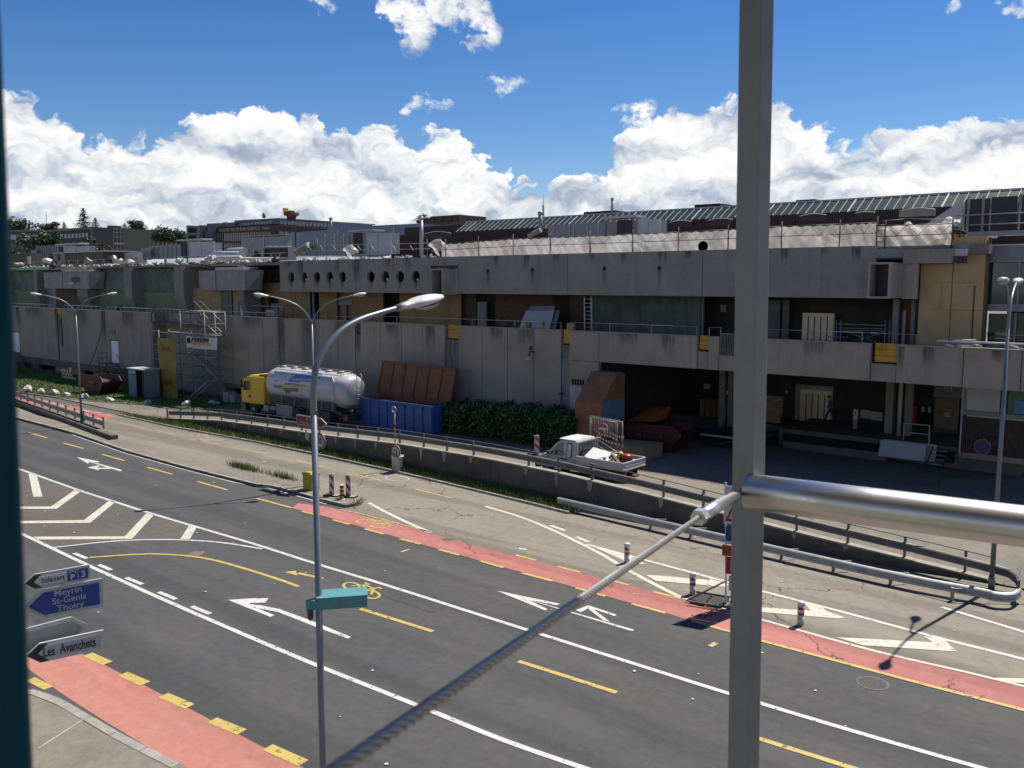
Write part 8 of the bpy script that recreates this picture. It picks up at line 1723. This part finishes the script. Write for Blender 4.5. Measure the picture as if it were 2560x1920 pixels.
# steel door stairs
def door_stair(label, xd, zd, dirx, n, yo=YF-.1):
    o = thing('door_stairs', (xd,yo-.6,.05), label, 'stairs', 'steel stairs to the wall doors')
    b = MB(); b.box(xd-1.0,yo-1.2,zd-.1,xd+.9,yo,zd-.04); b.build('landing', MT['black_metal'], o); L = zd*1.15
    for yy in (yo-1.15,yo-.1): b = MB(); b.beam((xd+dirx*.9,yy,zd-.1),(xd+dirx*(.9+L),yy,.05),.05,.2); b.build('stringer', MT['black_metal'], o); b = MB(); b.tube([(xd+dirx*.9,yy,zd+.9),(xd+dirx*(.9+L),yy,1.0)], .025, 5); b.build('handrail', MT['black_metal'], o)
    for k in range(n): q = (k+.5)/n; b = MB(); b.cbox((xd+dirx*(.9+L*q),yo-.62,zd*(1-q)),(.26,1.0,.04)); b.build('tread', MT['galv_dull'], o)
    for x in (xd-.95,xd-.1): b = MB(); b.tube([(x,yo-1.15,zd-.1),(x,yo-1.15,zd+1.0)], .025, 5); b.build('rail_post', MT['black_metal'], o)
    for z in (.5,1.0): b = MB(); b.tube([(xd-.95,yo-.1,zd+z),(xd-.95,yo-1.15,zd+z),(xd-.1,yo-1.15,zd+z)], .022, 5); b.build('guard', MT['black_metal'], o)
    for x in (xd-.8,xd+.7): b = MB(); b.beam((x,yo-1.1,0),(x,yo-1.1,zd-.1),.06); b.build('leg', MT['black_metal'], o)
d1 = W(288,906,YF); door_stair('dark steel stairs up to the white door behind the red skip', d1.x-.2, d1.z, 1, 11); d2 = W(40,880,YF); door_stair('dark steel stairs up to the white door at the far left', d2.x, d2.z, 1, 10)
# boulders on the lawn edge
for i, (x, y, s, lab) in enumerate(((235,745,1.1,'leftmost pale boulder on the lawn edge'),(350,760,.9,'second pale boulder from the left on the lawn edge'),(475,770,.95,'third pale boulder, lying tilted, on the lawn edge'),(573,790,.95,'fourth pale boulder from the left on the lawn edge'),(738,800,.9,'pale boulder right beside the left lamp pole'),(950,825,.8,'pale boulder on the lawn left of the blue cabin'),(1615,862,.85,'pale boulder at the foot of the scaffold stair'),(1275,850,.7,'greyish low boulder in the shade near the cabin'))):
    p = G(x/K, 760+(y+14)/K, .05); r = random.Random(90+i); b = MB(); bm = bmesh.new(); bmesh.ops.create_icosphere(bm, subdivisions=2, radius=1)
    k1, k2, k3 = r.random()*6, r.random()*6, r.random()*6
    for vv in bm.verts: c_ = vv.co; q = 1+.22*math.sin(c_.x*3+k1)+.2*math.sin(c_.y*4+k2)+.16*math.sin(c_.z*5+k3+c_.x*3); vv.co = Vector((c_.x*.55*q, c_.y*.38*q, max(-.25,c_.z)*.36*q+.12))*s
    bm.verts.index_update(); b._add([p+vv.co for vv in bm.verts], [tuple(v.index for v in fc.verts) for fc in bm.faces]); bm.free(); tag(b.build('boulder', MT['boulder']), lab, 'boulder', 'pale boulders along the lawn')
b = MB(); p = G(1875/K,760+868/K,.05); b.sheet(lambda s,t: p+Vector(((s-.5)*1.6,(t-.5)*.9,.15+.2*math.sin(s*6+t*3)*math.sin(t*3.1))), 8, 6); tag(b.build('plastic_bag', MT['debris_white']), 'crumpled white and blue bag on the grass left of the truck', 'bag')
o = thing('rubble_bag', G(575,1005,.1), 'grey bulk bags in the shade in front of the truck cab', 'bag')
for k, (dx, s) in enumerate(((0,.9),(1.0,.75))): p = W(575,1000,42.5)+Vector((dx,0,0)); b = MB(); b.cbox((p.x,42.5,s*.5+.1),(s,.9,s)); b.build('bag', MT['grey_paint'], o, bevel=.08)
# blue-white poster edge far left
b = MB(); a = W(26,905,40.5); c = W(33,968,40.5); b.box(a.x-1.5,40.5,c.z,c.x,40.56,a.z); o = tag(b.build('site_poster', MT['hvac_pale']), 'blue and white site poster just right of the teal frame', 'poster'); b = MB(); b.box(a.x-1.2,40.48,c.z+.5,c.x-.1,40.497,c.z+1.4); b.build('blue_print', MT['print_blue'], o)

# ================================================================ people
def person_mat(name, shirt, trouser, skin=(.42,.26,.18), hair=(.02,.015,.012), h=1.72, waist=.55, neck=.855):
    def fn(t, b):
        x = t.new('ShaderNodeSeparateXYZ'); t.l.new(t.new('ShaderNodeTexCoord').outputs['Object'], x.inputs[0]); z = t.math('DIVIDE', x.outputs[2], h)
        c = t.mix(t.math('GREATER_THAN', z, .06), (.02,.02,.02), trouser); c = t.mix(t.math('GREATER_THAN', z, waist), c, shirt); c = t.mix(t.math('GREATER_THAN', z, neck), c, skin); c = t.mix(t.math('GREATER_THAN', z, .955), c, hair)
        t.l.new(c, b.inputs['Base Color']); b.inputs['Roughness'].default_value = .8
    return band_mat(name, fn)
def person(name, label, base, rz, J, E_, m, hair_at=None, scale=1.0):
    """one skinned surface over a jointed skeleton; J: joint -> (x, y, z, radius)"""
    me = bpy.data.meshes.new(name); names = list(J); idx = {n: i for i, n in enumerate(names)}
    me.from_pydata([J[n][:3] for n in names], [(idx[a], idx[c]) for a, c in E_], []); me.materials.append(m)
    o = bpy.data.objects.new(name, me); COL.objects.link(o); o.location = base; o.rotation_euler = (0,0,rz); o.scale = (scale,)*3
    PMX[o.name] = Matrix.Translation(Vector(base)) @ Matrix.Rotation(rz,4,'Z')
    sk = o.modifiers.new('skin', 'SKIN'); sk.use_smooth_shade = True
    for n, v in zip(names, me.skin_vertices[0].data): v.radius = (J[n][3], J[n][4] if len(J[n]) > 4 else J[n][3]); v.use_root = (n == 'pelvis')
    ss = o.modifiers.new('sub', 'SUBSURF'); ss.levels = 1; ss.render_levels = 1
    tag(o, label, 'person')
    if hair_at:
        b = MB(); c = Vector(hair_at); b.lathe([(.085,-.02),(.102,.03),(.095,.08),(.06,.125),(.01,.14)], c, 12); b.v = [PMX[o.name] @ (p*1.0) for p in b.v]; h = b.build('hair', MT['hair'], o)
        b = MB(); b.lathe([(.012,-.015),(.02,0),(.008,.02)], c+Vector((-.115,0,-.05)), 6); b.v = [PMX[o.name] @ p for p in b.v]; b.build('nose', MT['skin'], o)
    return o
# man walking left along the dock, looking down at his hands (faces -x)
J = dict(pelvis=(0,0,.93,.15,.12), waist=(-.01,0,1.08,.14,.11), chest=(-.03,0,1.28,.17,.12), neckb=(-.05,0,1.44,.08), neck=(-.07,0,1.5,.055), head=(-.1,0,1.6,.095), crown=(-.1,0,1.7,.07),
 hipL=(.0,-.1,.88,.09), kneeL=(-.2,-.1,.5,.068), ankL=(-.3,-.1,.1,.045), toeL=(-.45,-.1,.04,.035), hipR=(.02,.1,.88,.09), kneeR=(.12,.1,.5,.068), ankR=(.4,.1,.16,.045), toeR=(.33,.1,.04,.035),
 shL=(-.03,-.2,1.38,.065), elL=(.06,-.24,1.12,.05), wrL=(-.16,-.18,1.04,.035), haL=(-.24,-.14,1.06,.03), shR=(-.03,.2,1.38,.065), elR=(.04,.25,1.12,.05), wrR=(-.17,.16,1.05,.035), haR=(-.25,.12,1.07,.03))
E1 = [('pelvis','waist'),('waist','chest'),('chest','neckb'),('neckb','neck'),('neck','head'),('head','crown'),('pelvis','hipL'),('hipL','kneeL'),('kneeL','ankL'),('ankL','toeL'),('pelvis','hipR'),('hipR','kneeR'),('kneeR','ankR'),('ankR','toeR'),('chest','shL'),('shL','elL'),('elL','wrL'),('wrL','haL'),('chest','shR'),('shR','elR'),('elR','wrR'),('wrR','haR')]
pw = W(2074,1074,54.3); person('person', 'person in dark blue top walking left along the dock past the lift doors', (pw.x,54.3,DZ), 0, J, E1, person_mat('clothes_walker', (.03,.06,.16), (.025,.025,.03)), (-.1,0,1.63))
# worker bending over on the terrace
J2 = dict(J); J2.update(chest=(-.36,0,1.1,.17,.12), waist=(-.14,0,1.02,.14,.11), neckb=(-.5,0,1.12,.08), neck=(-.56,0,1.13,.055), head=(-.66,0,1.13,.095), crown=(-.75,0,1.1,.07), shL=(-.4,-.2,1.05,.065), elL=(-.45,-.24,.78,.05), wrL=(-.5,-.2,.55,.035), haL=(-.52,-.18,.46,.03), shR=(-.4,.2,1.05,.065), elR=(-.43,.24,.78,.05), wrR=(-.46,.2,.55,.035), haR=(-.48,.18,.46,.03), kneeL=(-.1,-.1,.5,.068), ankL=(-.02,-.1,.1,.045), toeL=(-.17,-.1,.04,.035), kneeR=(-.04,.1,.5,.068), ankR=(.1,.1,.1,.045), toeR=(-.04,.1,.04,.035))
p2 = W(306,778,46.0); person('person', 'worker in dark clothes bending over behind the left parapet', (p2.x,45.6,6.9), math.pi, J2, E1, person_mat('clothes_bender', (.02,.02,.022), (.03,.03,.035), skin=(.03,.03,.03)))
# worker on the roof at the right
p3 = W(2409,585,46.6); J3 = {k: tuple(v) for k, v in J2.items()}; person('person', 'worker in black with orange trousers crouching at the right roof corner', (p3.x,46.9,W(2409,588,46.9).z-.75), .5, J3, E1, person_mat('clothes_roof', (.02,.02,.025), (.6,.2,.06), skin=(.02,.02,.02), waist=.5), scale=.9)
# driver in the pickup
JD = dict(pelvis=(0,0,.1,.15,.12), waist=(.02,0,.25,.14,.11), chest=(.0,0,.48,.17,.12), neckb=(-.02,0,.62,.08), neck=(-.03,0,.68,.055), head=(-.06,0,.78,.095), crown=(-.06,0,.88,.07), hipL=(-.05,-.1,.1,.09), kneeL=(-.4,-.1,.12,.068), ankL=(-.5,-.1,-.2,.045), hipR=(-.05,.1,.1,.09), kneeR=(-.4,.1,.12,.068), ankR=(-.5,.1,-.2,.045), shL=(0,-.2,.56,.065), elL=(-.15,-.24,.35,.05), wrL=(-.4,-.15,.42,.035), shR=(0,.2,.56,.065), elR=(-.15,.24,.35,.05), wrR=(-.4,.15,.42,.035))
ED = [e for e in E1 if e[0] in JD and e[1] in JD]
person('person', 'driver seated in the cab of the white pickup', (vx(1.55),y0+.0,ZV+.75), 0, {k: ((v[0],v[1]+.55,*v[2:])) for k, v in JD.items()}, ED, MT['print_dark'])

# ================================================================ balcony steelwork close to the camera
def Pd2(u, v, d): return EYE+ray(u,v)*(d/F_PX)
# steel post: two faces seen, 30 px and 43 px wide
dP = 1.55; pm = Pd2(1866,960,dP)
e0 = Pd2(1842,1000,dP+.01); e1 = Pd2(1872,1000,dP-.016); e2 = Pd2(1913,1000,dP+.006)
a1 = Vector((e0.x-e1.x,e0.y-e1.y,0)); a2 = Vector((e2.x-e1.x,e2.y-e1.y,0)); c1 = Vector((e1.x,e1.y,0))
a2 = a2.normalized()*.031; a1p = Vector((-a2.y,a2.x,0)).normalized()*.05
if a1p.dot(a1) < 0: a1p = -a1p
bal = thing('balcony_railing', (c1.x,c1.y,H-1.6), 'brushed steel balcony railing with post, round handrail and wire rope, close to the camera', 'railing')
b = MB(); b.prism([Vector((q.x,q.y,H-1.6))+RT*.0287 for q in (c1, c1+a2, c1+a2+a1p, c1+a1p)], Vector((0,0,3.0))-RT*.0411); b.build('post', MT['steel_brushed'], bal, bevel=.0022)
# handrail: starts at the post, runs right and slightly nearer
h0 = Pd2(1880,1225,1.56); h0 = Pd2(1868,1228,1.555); h1r = ray(2560,1316); h1 = EYE+h1r*((h0.z-H)/h1r.z)
hdv = (h1-h0); hr0 = h0-hdv*.0; b = MB(); b.tube([hr0, h0+hdv*.5, h0+hdv*1.0, h0+hdv*2.0], .0315, 40); b.build('handrail', MT['steel'], bal)
# wire rope with swaged end
def _rope(t, b):
    b.inputs['Base Color'].default_value = (.3,.29,.275,1); b.inputs['Metallic'].default_value = .6; b.inputs['Roughness'].default_value = .36
band_mat('rope_steel', _rope)
w0 = Pd2(1848,1231,1.545); S0 = Pd2(1748,1293,1.36); wend = Pd2(690,2030,.36)
b = MB(); L0 = (S0-w0); b.tube([w0-L0*.05, w0+L0*.1, w0+L0*.101, w0+L0*.38, w0+L0*.381, w0+L0*.99], [.0055,.0055,.0082,.0082,.0102,.0102], 20); b.build('swage_fitting', MT['steel'], bal)
b = MB(); b.tube([w0+L0*.93, w0+L0*1.03], .013, 6, smooth=False); b.build('lock_nut', MT['steel'], bal)
rd_ = (wend-S0); n = 700; strands = 5
ax = rd_.normalized(); sx_ = ax.orthogonal().normalized(); sy_ = ax.cross(sx_); RL = rd_.length
for s in range(strands):
    pts = []
    for k in range(n+1):
        q = k/n; a = 2*math.pi*(s/strands)+q*RL/.045*2*math.pi; pts.append(S0+rd_*q+(sx_*math.cos(a)+sy_*math.sin(a))*.0026)
    b = MB(); b.tube(pts, .0017, 6, caps=False); b.build('wire_strand', MT['rope_steel'], bal)
b = MB(); b.tube([S0-rd_*.01, wend], .0023, 8); b.build('wire_core', MT['black_metal'], bal)
# dark teal window frame at the left edge, very close
tA = Pd2(-1,60,.27); tB = Pd2(70,1900,.27)
fr = thing('window_frame', (tB.x,tB.y,H-.5), 'blurred dark teal window frame along the left edge of view', 'window frame')
fdir = (Pd2(6,240,.27)-Pd2(78,1900,.27)); fl0 = Pd2(80,1960,.27)-fdir*.1; 
b = MB(); side_ = -RT*.1; dep = ray(70,1000).normalized()*.05
b.prism([fl0, fl0+fdir*1.35, fl0+fdir*1.35+side_, fl0+side_], dep); b.build('frame_bar', MT['teal_dark'], fr, bevel=.004)
# unseen roof added above the view, edge set to shade the rope's near half
q_ = .5; 
def rope_at_u(u):
    best = None
    for k in range(400):
        p = S0+rd_*(k/400); d = p-EYE; uu = 1280+F_PX*d.dot(RT)/d.dot(FW)
        if best is None or abs(uu-u) < best[0]: best = (abs(uu-u), p)
    return best[1]
mid = rope_at_u(1447); zr_ = H+1.15; Qe = mid+sdir*((zr_-mid.z)/sdir.z)
back = Vector((rd_.x,rd_.y,0)).normalized(); en = Vector((-back.y,back.x,0))
b = MB(); b.prism([Qe+en*6, Qe-en*6, Qe-en*6+back*3.0, Qe+en*6+back*3.0], (0,0,.12)); tag(b.build('unseen_roof', MT['concrete_grey']), kind='structure')
